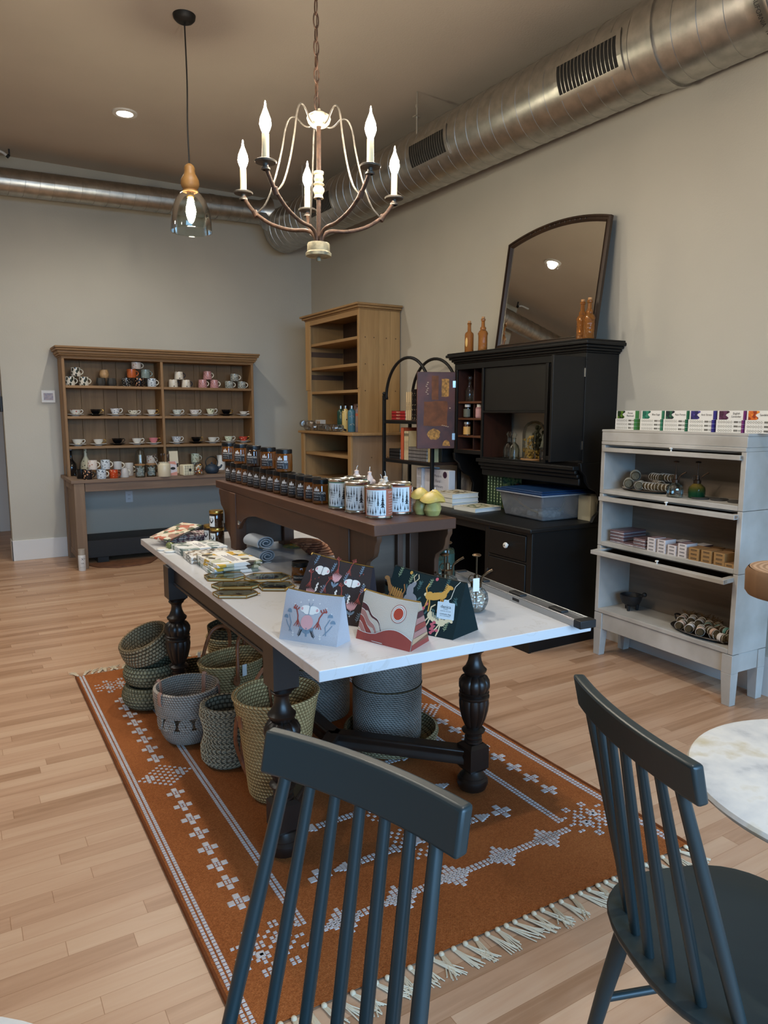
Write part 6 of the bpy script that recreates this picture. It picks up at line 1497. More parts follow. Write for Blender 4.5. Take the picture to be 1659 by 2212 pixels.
def coil_prof(pts, coil, depth=.35, thick=.012, inside=True):
    """follow the outline pts (r, z) with rounded coils, then come back down inside"""
    P = [Vector((r, z, 0)) for r, z in spline([(r, z, 0) for r, z in pts], 6) for _ in (0,)] if False else [Vector(p) for p in spline([(r, z, 0) for r, z in pts], 6)]
    ds = [0]
    for a, b2 in zip(P, P[1:]): ds.append(ds[-1] + (b2 - a).length)
    L = ds[-1]; k = max(2, int(L / coil)); out = []; inn = []
    def at(s):
        for i in range(len(ds) - 1):
            if ds[i + 1] >= s: f = (s - ds[i]) / max(1e-9, ds[i + 1] - ds[i]); return P[i].lerp(P[i + 1], f), (P[i + 1] - P[i]).normalized()
        return P[-1], (P[-1] - P[-2]).normalized()
    for i in range(k * 4 + 1):
        s = L * i / (k * 4); p, d = at(s); nrm = Vector((d.y, -d.x, 0)); off = coil * depth * (abs(sin(pi * i / 4)) - .5)
        q = p + nrm * off; out.append((max(q.x, 0.001), max(q.y, 0.0)))
        q2 = p - nrm * (thick - off * .6); inn.append((max(q2.x, 0.001), max(q2.y, .006)))
    return out + (inn[::-1] if inside else [])
def basket(name, label, loc, prof, coil, m, cat='basket', rot=0.0, sx=1.0, sy=1.0, n=40, depth=.35, group=None, thick=.012, floor=True, tilt=None):
    t = thing(name, label, cat, loc, rot, group)
    if tilt: t.rotation_euler = (tilt[0], tilt[1], rot)
    B = MB().lathe(coil_prof(prof, coil, depth, thick), n=n, sx=sx, sy=sy)
    r0 = prof[0][0]
    if floor: B.lathe([(0, .002), (r0, .002), (r0, .010), (0, .010)], n=n, sx=sx, sy=sy)
    B.build('woven_body', m, t, smooth=70); return t
K_sea = coil_mat('seagrass_coil', (72, 68, 50), (146, 142, 114), 44, .0165, twist=.0)
K_seaw = coil_mat('seagrass_warm', (84, 68, 46), (152, 134, 104), 44, .0165)
K_cot = coil_mat('cotton_rope', (124, 112, 100), (186, 174, 160), 70, .0105, twist=.8, contrast=(.2, .7))
K_straw = coil_mat('palm_straw', (128, 98, 58), (206, 176, 124), 60, .0135, twist=.5, contrast=(.2, .72))
K_net = coil_mat('netted_seagrass', (84, 76, 62), (140, 132, 112), 30, .019)
K_sisal = coil_mat('grey_sisal', (84, 80, 74), (156, 150, 142), 64, .0085, twist=.9)
K_dark = coil_mat('dark_fibre', (44, 36, 26), (98, 84, 58), 40, .014)
M_leather = plain('tan_leather', (138, 82, 48), .5, noisy=.2, nscale=40); M_leatherp = plain('rose_leather', (164, 122, 102), .55)
x3, y3 = 0.742, 3.50
PR = [(.085, .004), (.115, .02), (.130, .055), (.124, .09), (.108, .118)]
basket('round_basket', 'round seagrass basket at the bottom of the stack of three on the rug corner', (x3, y3, .009), PR, .0165, K_sea, group='stacked seagrass baskets')
basket('round_basket', 'round seagrass basket in the middle of the stack of three', (x3 + .012, y3, .009 + .112), [(.09, .004), (.118, .02), (.132, .055), (.126, .085), (.112, .108)], .0165, K_sea, group='stacked seagrass baskets')
basket('round_basket', 'seagrass basket tipped sideways on top of the stack of three', (x3 + .02, y3 + .0, .26), [(.095, .004), (.118, .02), (.126, .05), (.124, .09), (.120, .118)], .0165, K_seaw, group='stacked seagrass baskets', tilt=(radians(6), radians(-24)))
# cotton rope basket with coiled discs
x4, y4 = 0.800, 3.03
t = thing('rope_basket', 'beige cotton rope basket with a ring of coiled discs and rose leather tabs', 'basket', (x4, y4, .008))
MB().lathe(coil_prof([(.062, .004), (.092, .012), (.112, .045), (.122, .078)], .0105, .35, .010), n=44).lathe([(0, .002), (.064, .002), (.064, .010), (0, .010)], n=44).build('lower_bowl', K_cot, t, smooth=70)
MB().lathe(coil_prof([(.132, .138), (.138, .17), (.142, .215), (.141, .25)], .0105, .35, .010), n=44).build('upper_band', K_cot, t, smooth=70)
sp_ = MB()
for k in range(11):
    a = 2 * pi * k / 11 + .35; M = RZ(a) @ TR(.122, 0, .108) @ RY(pi / 2 - .13)
    pts = [((.029 - .0245 * i / 56) * cos(i * .45), (.029 - .0245 * i / 56) * sin(i * .45), 0) for i in range(57)]
    MB().tube(pts, .0052, 6, M=M).build('coiled_disc', K_cot, t)
for a, ln in ((radians(205), .05), (radians(40), .075), (radians(135), .045), (radians(-38), .045)):
    M = RZ(a)
    MB().tube([tuple(M @ Vector(p)) for p in ((.146, 0, .25 - ln), (.149, 0, .22), (.148, 0, .248), (.141, 0, .257), (.132, 0, .248), (.127, 0, .25 - ln * 1.2))], .011, 8, flat=.22).build('leather_tab', M_leatherp, t)
# netted waisted basket with strap
x5, y5 = 0.885, 2.745
t = basket('waisted_basket', 'waisted grey-brown basket netted with pale cord, a leather strap hanging from it', (x5, y5, .008), [(.088, .004), (.104, .03), (.106, .075), (.090, .125), (.094, .165), (.107, .215), (.100, .255)], .019, K_net)
nt_ = MB(); M_cord = plain('pale_cord', (196, 180, 148), .8)
def rw(z):
    q = [(.004, .088), (.03, .104), (.075, .106), (.125, .090), (.165, .094), (.215, .107), (.255, .100)]
    for (za, ra), (zb, rb) in zip(q, q[1:]):
        if z <= zb: return ra + (rb - ra) * (z - za) / (zb - za)
    return .1
for k in range(34):
    a = 2 * pi * k / 34; pts = []
    for i in range(27):
        z = .012 + .24 * i / 26; aa = a + .075 * (1 if (i % 2) else -1) * (1 if k % 2 else 1); r = rw(z) + .0035
        pts.append((r * cos(aa), r * sin(aa), z))
    nt_.tube(pts, .0017, 4)
nt_.build('cord_netting', M_cord, t)
MB().tube(spline([(.06, -.07, .235), (.05, -.115, .262), (.035, -.125, .21), (.02, -.132, .10), (.025, -.160, .02), (.03, -.20, .006)], 6), .011, 8, flat=.2).tube(spline([(.02, -.095, .20), (.0, -.128, .235), (-.01, -.132, .14), (.01, -.14, .05), (.02, -.19, .006)], 6), .008, 8, flat=.25).build('leather_strap', M_leather, t)
# large open straw tote in front
x6, y6 = 0.968, 2.405
def tote(label, loc, rot, prof, sx, sy, handles=True, m=None):
    t = basket('straw_tote', label, loc, prof, .0135, m or K_straw, rot=rot, sx=sx, sy=sy, n=48, depth=.28, group='straw totes')
    rt, zt = prof[-1]
    MB().tube([(sx * rt * cos(a), sy * rt * sin(a), zt + .003) for a in [2 * pi * i / 48 for i in range(48)]], .0062, 8, closed=True).build('rim_binding', m or K_straw, t)
    return t, rt, zt
t, rt, zt = tote('large open straw tote by the near table leg, its inside shadowed', (x6, y6, .008), radians(8), [(.098, .004), (.112, .03), (.124, .14), (.142, .28), (.162, .395)], 1.0, .92)
for s in (1, -1):
    MB().tube(spline([(.075 * s + .02, .132, .30), (.09 * s * .6 + .06, .155, .405), (.05, .15, .44 - .05 * (s > 0)), (.04, .12, .36), (.05, .115, .25)], 6), .009, 8, flat=.35).build('leather_handle', M_leather, t)
MB().box(-.155, -.148, -.012, .012, .30, .345).build('leather_patch', M_leather, t)
t, rt, zt = tote('straw tote with looped leather handles behind the cotton rope basket', (1.085, 3.23, .008), radians(20), [(.11, .004), (.125, .03), (.138, .12), (.154, .205), (.164, .26)], 1.12, .8)
for sgn in (1, -1):
    yy_ = .128 * sgn
    MB().tube(spline([(-.085, yy_, .20), (-.082, yy_ * 1.02, .26), (-.055, yy_ * .8, .375), (.0, yy_ * .7, .40), (.055, yy_ * .8, .36), (.082, yy_ * 1.02, .26), (.085, yy_, .20)], 6), .0088, 10).build('leather_handle', M_leather, t)
    for q in (-.085, .085): MB().lathe([(0, 0), (.024, 0), (.024, .004), (0, .004)], n=14, M=TR(q, yy_ * 1.0, .20) @ RX(pi / 2 * sgn), sx=.8, sy=1.1).build('handle_patch', M_leather, t)
MB().box(-.06, -.035, -.137, -.134, .215, .27).build('price_tag', M_paper, t)
t, rt, zt = tote('tall straw tote with a dark lining, farthest under the table', (1.25, 3.56, .008), radians(10), [(.13, .004), (.145, .03), (.155, .14), (.165, .27)], 1.2, .85)
MB().lathe([(.158, .26), (.160, .30), (.163, .33), (.158, .33), (.154, .27), (.125, .02), (0, .015)], n=40, sx=1.2, sy=.85).build('dark_lining', K_dark, t)
for sgn in (1, -1): MB().tube(spline([(-.085, .142 * sgn, .20), (-.07, .145 * sgn, .30), (-.04, .11 * sgn, .41), (.04, .11 * sgn, .41), (.07, .145 * sgn, .30), (.085, .142 * sgn, .20)], 6), .009, 10).build('leather_handle', M_leather, t)
t = basket('low_basket', 'low dark basket behind the far table leg with a white tag', (1.02, 3.66, .0), [(.11, .004), (.125, .03), (.130, .075), (.132, .105)], .014, K_dark, group=None)
MB().tube([(.05, .118, .06), (.055, .124, .13)], .009, 4, flat=.1).build('price_tag', M_paper, t)
# woven tray basket and sisal drums
x7, y7 = 1.545, 2.52
t = basket('tray_basket', 'wide shallow seagrass tray basket holding the sisal drum', (x7, y7, .008), [(.12, .004), (.165, .014), (.195, .045), (.207, .085)], .014, coil_mat('tray_seagrass', (92, 82, 58), (170, 156, 120), 70, .014, twist=.6), n=56, tilt=(0, radians(0)))
def drum(label, x, y, z, r, h):
    t = thing('sisal_drum', label, 'pouf', (x, y, z), 0, 'sisal drums')
    side = coil_prof([(r * .99, .004), (r, .03), (r * 1.005, h * .5), (r, h - .025), (r * .985, h)], .0085, .3, .01, inside=False)
    top = []
    k = 14
    for i in range(k * 4 + 1): rr = r * .985 * (1 - i / (k * 4)); top.append((max(rr, 0.0001), h + .004 * abs(sin(pi * i / 4)) + (.006 * (1 - (rr / r) ** 2))))
    MB().lathe(side + top[1:], n=48).lathe([(0, .004), (r * .99, .004)], n=48).build('wound_body', K_sisal, t, smooth=70)
    MB().tube([(r * 1.008 * cos(a), r * 1.008 * sin(a), h * .72) for a in [2 * pi * i / 48 for i in range(48)]], .003, 6, closed=True).build('lid_seam', K_dark, t)
drum('tall grey sisal drum standing in the seagrass tray basket', 1.53, 2.53, .021, .148, .385)
drum('grey sisal drum behind the one in the tray basket', 1.42, 3.0, .008, .155, .36)


# ------------------------------------------------------------------ wooden riser bench on the table
M_walnut = wood('brown_stained_pine', (76, 44, 25), (118, 74, 46), (150, 102, 66), 'Y', 0.5)
M_walnutv = wood('brown_stained_post', (74, 44, 25), (116, 74, 46), (148, 102, 66), 'Z', 0.5)
M_endgrain = wood('grey_brown_panel', (84, 64, 50), (116, 92, 74), (142, 118, 98), 'X', 0.55)
t = thing('riser_bench', 'brown stained wooden bench standing on the white table and carrying rows of jars', 'bench', (1.3, 2.8, TZ))
RZ0 = 1.09
MB().hexa([(1.128, 1.947, 1.052), (1.455, 1.95, 1.052), (1.49, 3.68, 1.052), (1.165, 3.68, 1.052), (1.128, 1.947, RZ0), (1.455, 1.95, RZ0), (1.49, 3.68, RZ0), (1.165, 3.68, RZ0)]).build('bench_top', M_walnut, t, bevel=.003, W=t)
for x in (1.15, 1.405):
    for y0, y1 in ((2.165, 2.235), (3.34, 3.42)): MB().box(x, x + .055, y0, y1, TZ, 1.052).build('leg', M_walnutv, t, bevel=.003, W=t)
def yz_prism(pts, x0, x1): return MB().prism(pts, x0, x1, M=Matrix(((0, 0, 1, 0), (1, 0, 0, 0), (0, 1, 0, 0), (0, 0, 0, 1))))
for x in (1.155, 1.44):
    ar = [(2.235, 1.052), (2.235, .90), (2.262, .90), (2.29, .935), (2.34, .962), (2.42, .972)] + [(y, .972) for y in (2.6, 3.0, 3.08)] + [(3.16, .962), (3.24, .94), (3.29, .905), (3.315, .88), (3.34, .88), (3.34, 1.052)]
    yz_prism(ar, x, x + .02).build('apron', M_walnut, t, bevel=.002, W=t)
    for s, yb in ((-1, 2.165), (1, 3.42)):
        sc = [(0, 1.052), (.185, 1.052), (.185, 1.03), (.172, 1.012), (.168, .99), (.158, .972), (.132, .958), (.112, .945), (.105, .925), (.105, .868), (.08, .85), (.055, .842), (.03, .82), (.015, .79), (.012, TZ), (0, TZ)]
        yz_prism([(yb + s * a, z) for a, z in sc], x + .002, x + .022).build('scroll_bracket', M_walnutv, t, bevel=.002, W=t)
MB().lathe([(0, 0), (.012, 0), (.012, .004), (.008, .007), (0, .007)], n=14, M=TR(1.155, 3.30, .915) @ RY(-pi / 2)).build('bolt', M_steel, t, W=t)
for y in (2.19, 3.37): MB().box(1.205, 1.405, y, y + .02, TZ + .02, 1.03).build('end_panel', M_endgrain, t, bevel=.002, W=t)
MB().box(1.355, 1.378, 2.168, 2.19, TZ, 1.03).build('batten', M_walnutv, t, bevel=.002, W=t)

# ------------------------------------------------------------------ amber jars with black lids
M_amberjar = plain('amber_jar_glass', (118, 66, 18), .08, coat=.3); M_amberjar.node_tree.nodes['Principled BSDF'].inputs['Transmission Weight'].default_value = .35
M_amberdk = plain('brown_jar_glass', (50, 28, 12), .08, coat=.3)
M_lidblack = plain('black_metal_lid', (16, 16, 18), .3, .3)
M_label = plain('charcoal_label', (26, 28, 34), .55)
FACE = radians(232)
def jar_geo(mglass):
    t = thing('candle_jar', '', 'candle', (0, 0, 0))
    MB().lathe([(0, 0), (.033, 0), (.0365, .004), (.0365, .070), (.035, .078), (.033, .080), (0, .080)], n=32).build('glass', mglass, t)
    MB().lathe([(0, .079), (.0345, .079), (.0345, .080), (.0355, .081), (.0355, .096), (.0335, .098), (.029, .0975), (.028, .0965), (0, .0965)], n=32).build('lid', M_lidblack, t)
    lab = MB().lathe([(.0369, .014), (.0369, .050)], n=16, a0=FACE - .75, a1=FACE + .75, mi=0)
    R = .0373; wr = lambda dx, zc: (lambda x, y: (R * cos(FACE + (x + dx) / R), R * sin(FACE + (x + dx) / R), zc + y))
    lab.text('MOUNTAIN', .0125, ID, 1, wr(0, .0435), .80)
    lab.text('CANDLE CO', .0058, ID, 1, wr(-.008, .032)); lab.text('SOY WAX', .0048, ID, 1, wr(-.012, .021))
    for i in range(2):
        lab.add([(R * cos(FACE + x / R), R * sin(FACE + x / R), z) for x, z in ((.006, .018 + .007 * i), (.022, .018 + .007 * i), (.022, .0195 + .007 * i), (.006, .0195 + .007 * i))], [(0, 1, 2, 3)], 1)
    for px, w, h in ((-.017, .010, .013), (-.009, .011, .018), (-.001, .007, .010)):
        lab.add([(R * cos(FACE + x / R), R * sin(FACE + x / R), z) for x, z in ((px - w / 2, .052), (px + w / 2, .052), (px + w * .15, .052 + h), (px, .052 + h * .72), (px - w * .1, .052 + h))], [(0, 1, 2, 3, 4)], 1)
    lab.build('label', [M_label, plain('label_white', (216, 214, 210), .6)], t)
    return t
protoA = jar_geo(M_amberjar); protoB = jar_geo(M_amberdk)
ordn = ['nearest', 'second', 'third', 'fourth', 'fifth', 'sixth', 'seventh', 'eighth', 'ninth', 'tenth', 'eleventh', 'twelfth', 'thirteenth', 'last']
used = {'A': False, 'B': False}
def place_jar(kind, loc, label, grp, rz=0):
    p = protoA if kind == 'A' else protoB
    if not used[kind]: used[kind] = True; o = p
    else: o = copy_tree(p)
    o.location = loc; o.rotation_euler = (0, 0, rz); o['label'] = label; o['group'] = grp
rnd = random.Random(1)
for k in range(14):
    y = 2.53 + .0835 * k; x = 1.226 + .0007 * k
    place_jar('A' if k in (0, 1, 5, 10, 11) else 'B', (x, y, RZ0), ('amber' if k in (0, 1, 5, 10, 11) else 'dark brown') + ' jar with black lid, ' + ('nearest the tree-print tins in the lower row' if k == 0 else 'farthest along the lower bench row' if k == 13 else ordn[k] + ' from the tins in the lower row'), 'jars in the lower row', rnd.uniform(-.12, .12))
for k in range(5):
    place_jar('B' if k == 2 else 'A', (1.228, 2.905 + .184 * k, RZ0 + .0985), ('dark brown' if k == 2 else 'amber') + ' jar with black lid on the lower jars, ' + ('nearest', 'second nearest', 'middle one', 'fourth', 'farthest')[k] + ' of the upper five', 'jars in the upper row', rnd.uniform(-.1, .1))

# paint-tin candles with tree prints
M_tinm = plain('tin_metal', (186, 186, 182), .22, 1.0)
def tin_candle(label, x, y, col, rz=0):
    t = thing('tin_candle', label, 'candle', (x, y, RZ0), rz, 'paint-tin candles with tree prints')
    MB().lathe([(0, .002), (.043, .002), (.0455, 0), (.047, .003), (.0455, .006), (.045, .008), (.045, .104), (.0465, .106), (.047, .110), (.044, .112), (.041, .109), (.036, .107), (.034, .109), (0, .109)], n=40).build('can', M_tinm, t)
    MB().lathe([(.0455, .009), (.0455, .102)], n=40).build('wrapper', col, t)
    F = radians(238); R = .0460; P = lambda x, z: (R * cos(F + x / R), R * sin(F + x / R), z)
    pn = MB(); n = 12
    for i in range(n):
        a, c = -.052 + .078 * i / n, -.052 + .078 * (i + 1) / n
        pn.add([P(a, .012), P(c, .012), P(c, .098), P(a, .098)], [(0, 1, 2, 3)], 0)
    R = .0464
    def tree(cx, z0, h, w):
        pn.add([P(cx - .0006, z0), P(cx + .0006, z0), P(cx + .0006, z0 + h), P(cx - .0006, z0 + h)], [(0, 1, 2, 3)], 1)
        k = 7
        for i in range(k):
            zz = z0 + h * (.25 + .72 * i / k); ww = w * (1 - i / k) * (.75 + .25 * (i % 2))
            pn.add([P(cx - ww, zz - h * .02), P(cx - ww * .3, zz), P(cx, zz - h * .015), P(cx + ww * .4, zz), P(cx + ww, zz - h * .03), P(cx + ww * .25, zz + h * .10), P(cx, zz + h * .17), P(cx - ww * .3, zz + h * .09)], [tuple(range(8))], 1)
    tree(.014, .022, .072, .0105); tree(-.002, .032, .060, .005); tree(-.012, .06, .034, .004); tree(-.022, .058, .036, .004); tree(-.034, .052, .028, .004); tree(-.046, .056, .032, .005)
    tree(.006, .014, .022, .005); tree(.020, .014, .026, .005); tree(-.010, .016, .026, .004); tree(-.020, .013, .022, .005); tree(-.03, .017, .02, .004); tree(-.044, .014, .026, .005)
    R = .0467
    for z0, z1 in ((.040, .068),):
        pn.add([P(-.052, z0), P(-.013, z0), P(-.013, z1), P(-.052, z1)], [(0, 1, 2, 3)], 0)
    R = .0469; wr = lambda dx, zc: (lambda x, y: P(x + dx, zc + y))
    pn.text('PINE CO', .0062, ID, 1, wr(-.033, .072)); pn.text('WILDERNESS', .0058, ID, 1, wr(-.033, .0605)); pn.text('CANDLE', .0066, ID, 1, wr(-.033, .0535)); pn.text('SOY WAX', .005, ID, 1, wr(-.033, .0455))
    pn.build('tree_print', [plain('label_pale', (214, 220, 220), .6) if 'label_pale' not in bpy.data.materials else bpy.data.materials['label_pale'], M_ink], t)
    sd = MB(); sd.text('CAMP S', .010, ID, 0, wr(.052, .090))
    for i in range(8): sd.text('soy candle wax' if i % 2 else 'made by hand', .0052, ID, 0, wr(.053, .078 - .0085 * i))
    sd.build('side_text', plain('side_text_white', (222, 212, 204), .6) if 'side_text_white' not in bpy.data.materials else bpy.data.materials['side_text_white'], t)
    return t
W_terra = plain('terracotta_wrapper', (172, 100, 74), .6); W_sage = plain('sage_wrapper', (92, 122, 96), .6); W_ochre = plain('ochre_wrapper', (140, 112, 70), .6)
tin_candle('tree-print tin candle with terracotta wrapper, nearest the bench corner', 1.230, 2.090, W_terra)
tin_candle('tree-print tin candle with ochre wrapper between two other tins', 1.229, 2.242, W_ochre, .06)
tin_candle('tree-print tin candle with green wrapper next to the nearest amber jar', 1.226, 2.368, W_sage, .05)
tin_candle('tree-print tin candle with terracotta wrapper standing farther in on the bench', 1.338, 2.135, W_terra, .35)
tin_candle('tree-print tin candle with green wrapper behind the other tins', 1.318, 2.42, W_sage, -.1)
# wax figures
M_wax = plain('blush_wax', (222, 196, 182), .4); M_wax2 = plain('ivory_wax', (222, 210, 194), .4)
def wax_figure(label, x, y, h, m, rz):
    t = thing('wax_figure', label, 'candle', (x, y, RZ0), rz, 'pale figure candles')
    MB().lathe([(0, 0), (.018, 0), (.022, h * .18), (.017, h * .42), (.020, h * .58), (.023, h * .7), (.014, h * .82), (.009, h * .88), (.010, h * .96), (0, h)], n=18, sy=.8).ball((.016, -.009, h * .66), .010, 10, 8).ball((-.003, -.016, h * .66), .010, 10, 8).build('body', m, t)
    MB().tube([(0, 0, h * .97), (.001, 0, h + .008), (.006, 0, h + .016)], .0012, 5).build('wick', M_white, t)
for k, (x, y, h, m) in enumerate(((1.40, 2.56, .125, M_wax), (1.41, 2.47, .125, M_wax), (1.40, 2.33, .118, M_wax2), (1.425, 2.40, .10, M_wax2))):
    wax_figure('pale torso-shaped candle with wick behind the tins, ' + ('farthest', 'second farthest', 'nearest of the tall ones', 'the short one')[k], x, y, h, m, k * .8)
wax_figure('white figure candle between the rear terracotta tin and the yellow mushrooms', 1.412, 2.16, .072, M_wax2, 1.0)
t = thing('mushroom_candle', 'cluster of yellow wax mushrooms at the bench corner', 'candle', (1.418, 2.055, RZ0))
M_mush = plain('yellow_wax', (196, 168, 84), .4, noisy=.12, nscale=40); M_stem = plain('green_yellow_wax', (182, 166, 96), .4, noisy=.15, nscale=30)
for x, y, h, r in ((-.016, .034, .070, .040), (.0, -.014, .060, .046), (.030, .014, .062, .036)):
    ca = MB().lathe([(0, h - .012), (r * .75, h - .014), (r, h - .010), (r * .93, h - .001), (r * .6, h + .012), (r * .25, h + .022), (0, h + .025)], (x, y, 0), 24)
    for i, p in enumerate(ca.v): ca.v[i] = (p[0], p[1], p[2] + .004 * sin(3 * atan2(p[1] - y, p[0] - x)) * (math.hypot(p[0] - x, p[1] - y) / r))
    ca.build('cap', M_mush, t)
    MB().lathe([(0, 0), (r * .5, 0), (r * .66, h * .3), (r * .52, h * .6), (r * .36, h - .010), (0, h - .010)], (x, y, 0), 18).build('stem', M_stem, t)
    MB().tube([(x, y, h + .02), (x + .001, y, h + .031)], .0012, 5).build('wick', M_white, t)

# ------------------------------------------------------------------ zip pouches
M_zip = plain('brass_zip', (176, 146, 84), .35, .9)
class Pouch:
    def __init__(s, name, label, P0, P1, dv, hL, hR, inL, inR, mats, bulge=.012, lean=.5, topd=.010):
        s.t = thing(name, label, 'pouch', ((P0[0] + P1[0]) / 2, (P0[1] + P1[1]) / 2, TZ), 0, 'zip pouches on the white table')
        s.P0, s.P1, s.dv = Vector((*P0, TZ)), Vector((*P1, TZ)), Vector((*dv, 0)); s.hL, s.hR, s.inL, s.inR, s.bulge, s.lean, s.topd = hL, hR, inL, inR, bulge, lean, topd
        s.W = (s.P1 - s.P0).length; s.H = (hL + hR) / 2; s.mats = mats; s.mb = MB(); s.dn = s.dv.normalized()
        nu, nv = 14, 10
        for side in (0, 1):
            vs = [s.F(i / nu, j / nv, side) for j in range(nv + 1) for i in range(nu + 1)]
            s.mb.add(vs, [(j * (nu + 1) + i, j * (nu + 1) + i + 1, (j + 1) * (nu + 1) + i + 1, (j + 1) * (nu + 1) + i) for j in range(nv) for i in range(nu)], 0)
        for u in (0, 1):
            vs = []
            for j in range(nv + 1):
                a, b2 = s.F(u, j / nv, 0), s.F(u, j / nv, 1); mid = (a + b2) / 2 + (s.P0 - s.P1 if u else s.P1 - s.P0).normalized() * (.010 * sin(pi * j / nv) * .5)
                vs += [a, mid, b2]
            s.mb.add(vs, [(j * 3 + k, j * 3 + k + 1, j * 3 + k + 4, j * 3 + k + 3) for j in range(nv) for k in range(2)], 1)
        for v in (0, 1):
            vs = []
            for i in range(nu + 1): vs += [s.F(i / nu, v, 0), s.F(i / nu, v, 1)]
            s.mb.add(vs, [(i * 2, i * 2 + 1, i * 2 + 3, i * 2 + 2) for i in range(nu)], 0)
    def F(s, u, v, side=0):
        B = s.P0.lerp(s.P1, u) + s.dv * (side)
        ut = s.inL + (1 - s.inL - s.inR) * u
        T = s.P0.lerp(s.P1, ut) + s.dv * s.lean + s.dn * (s.topd * (side - .5)) + Vector((0, 0, s.hL + (s.hR - s.hL) * u))
        p = B.lerp(T, v); o = s.bulge * sin(pi * max(0, min(1, u))) * sin(pi * max(0, min(1, v)) ** .8)
        return p - s.dn * o * (1 if side == 0 else -.7) + Vector((0, 0, -.004 * sin(pi * u) * v))
    def P(s, x, y, lift=.0012): return s.F(x / s.W, y / s.H) - s.dn * lift
    def poly(s, pts, mi, lift=.0012): s.mb.add([s.P(x, y, lift) for x, y in pts], [tuple(range(len(pts)))], mi)
    def ell(s, cx, cy, rx, ry, mi, rot=0, n=14, lift=.0012, a0=0, a1=2 * pi):
        s.poly([(cx + rx * cos(q) * cos(rot) - ry * sin(q) * sin(rot), cy + rx * cos(q) * sin(rot) + ry * sin(q) * cos(rot)) for q in [a0 + (a1 - a0) * i / n for i in range(n + (0 if a1 - a0 > 6.2 else 1))]], mi, lift)
    def stroke(s, pts, w, mi, lift=.0012):
        for (x0, y0), (x1, y1) in zip(pts, pts[1:]):
            L = math.hypot(x1 - x0, y1 - y0) or 1e-6; nx, ny = -(y1 - y0) / L * w / 2, (x1 - x0) / L * w / 2; ex, ey = (x1 - x0) / L * w * .25, (y1 - y0) / L * w * .25
            s.poly([(x0 + nx - ex, y0 + ny - ey), (x0 - nx - ex, y0 - ny - ey), (x1 - nx + ex, y1 - ny + ey), (x1 + nx + ex, y1 + ny + ey)], mi, lift)
    def moth(s, cx, cy, r, mw, mp, mk):
        for d in (1, -1):
            s.ell(cx + d * r * .50, cy + r * .02, r * .62, r * .34, mw, -d * .16); s.ell(cx + d * r * .28, cy - r * .20, r * .42, r * .28, mw)
            s.ell(cx + d * r * .86, cy + r * .0, r * .13, r * .15, mp, 0, 10, .0020)
            s.stroke([(cx, cy + r * .2), (cx + d * r * .22, cy + r * .62)], r * .05, mk)
        s.stroke([(cx, cy - r * .42), (cx, cy + r * .30)], r * .06, mk, .0022)
    def tulip(s, cx, cy, r, mp, mb, mw=None):
        for k in range(-3, 4): s.ell(cx + k * r * .26, cy + r * .1, r * .115, r * (.85 - .08 * abs(k)), mp, -k * .14, 10)
        s.ell(cx - r * .42, cy - r * 1.0, r * .5, r * .2, mb, 2.4); s.ell(cx + r * .42, cy - r * 1.0, r * .5, r * .2, mb, .75); s.stroke([(cx, cy - r * .7), (cx, cy - r * 1.5)], r * .18, mb)
    def antler(s, cx, cy, h, d, mi):
        s.stroke([(cx, cy - h * .5), (cx + d * h * .05, cy), (cx + d * h * .22, cy + h * .32), (cx + d * h * .45, cy + h * .40)], h * .075, mi)
        for a, b2 in ((.30, .5), (.42, .55), (.14, .45)): s.stroke([(cx + d * h * a, cy + h * .33), (cx + d * h * (a - .08), cy + h * b2)], h * .07, mi)
        for q in (-.3, -.1, .12, .3): s.stroke([(cx, cy - h * .2), (cx + q * h * .8, cy - h * .62)], h * .045, mi)
    def sprig(s, cx, cy, h, mi, lean=.2, n=4):
        s.stroke([(cx, cy - h * .5), (cx + lean * h, cy + h * .5)], h * .05, mi)
        for k in range(n):
            f = -.35 + .8 * k / n; x, y = cx + lean * h * (f + .5), cy + h * f
            for d in (1, -1): s.ell(x + d * h * .11, y + h * .08, h * .14, h * .045, mi, d * .7 if d > 0 else pi - .7, 8)
    def star(s, cx, cy, r, mi): s.poly([(cx, cy + r), (cx + r * .2, cy + r * .2), (cx + r, cy), (cx + r * .2, cy - r * .2), (cx, cy - r), (cx - r * .2, cy - r * .2), (cx - r, cy), (cx - r * .2, cy + r * .2)], mi)
    def done(s, zipm=None):
        s.mb.build('cloth_body', s.mats, s.t, smooth=50, W=s.t)
        z = MB(); pts = [s.F(i / 12, 1, 0) * .5 + s.F(i / 12, 1, 1) * .5 + Vector((0, 0, .0015)) for i in range(13)]
        z.tube([tuple(p) for p in pts], .0022, 6); e = pts[0]
        z.tube([tuple(e), tuple(e + Vector((-.006, -.004, -.004)))], .0028, 6); z.build('zip', zipm or M_zip, s.t, W=s.t); return s.t
def cloth(name, col): return woven(name, tuple(x * .9 for x in col), col, 380, .9, strength=.25)
c_white, c_pink, c_rust, c_blue, c_navy, c_blk, c_sage = plain('print_white', (226, 222, 214), .8), plain('print_pink', (212, 158, 158), .8), plain('print_rust', (150, 66, 56), .8), plain('print_slate', (112, 132, 148), .8), plain('print_navy', (44, 52, 66), .8), plain('print_black', (30, 28, 30), .8), plain('print_sage', (122, 138, 108), .8)
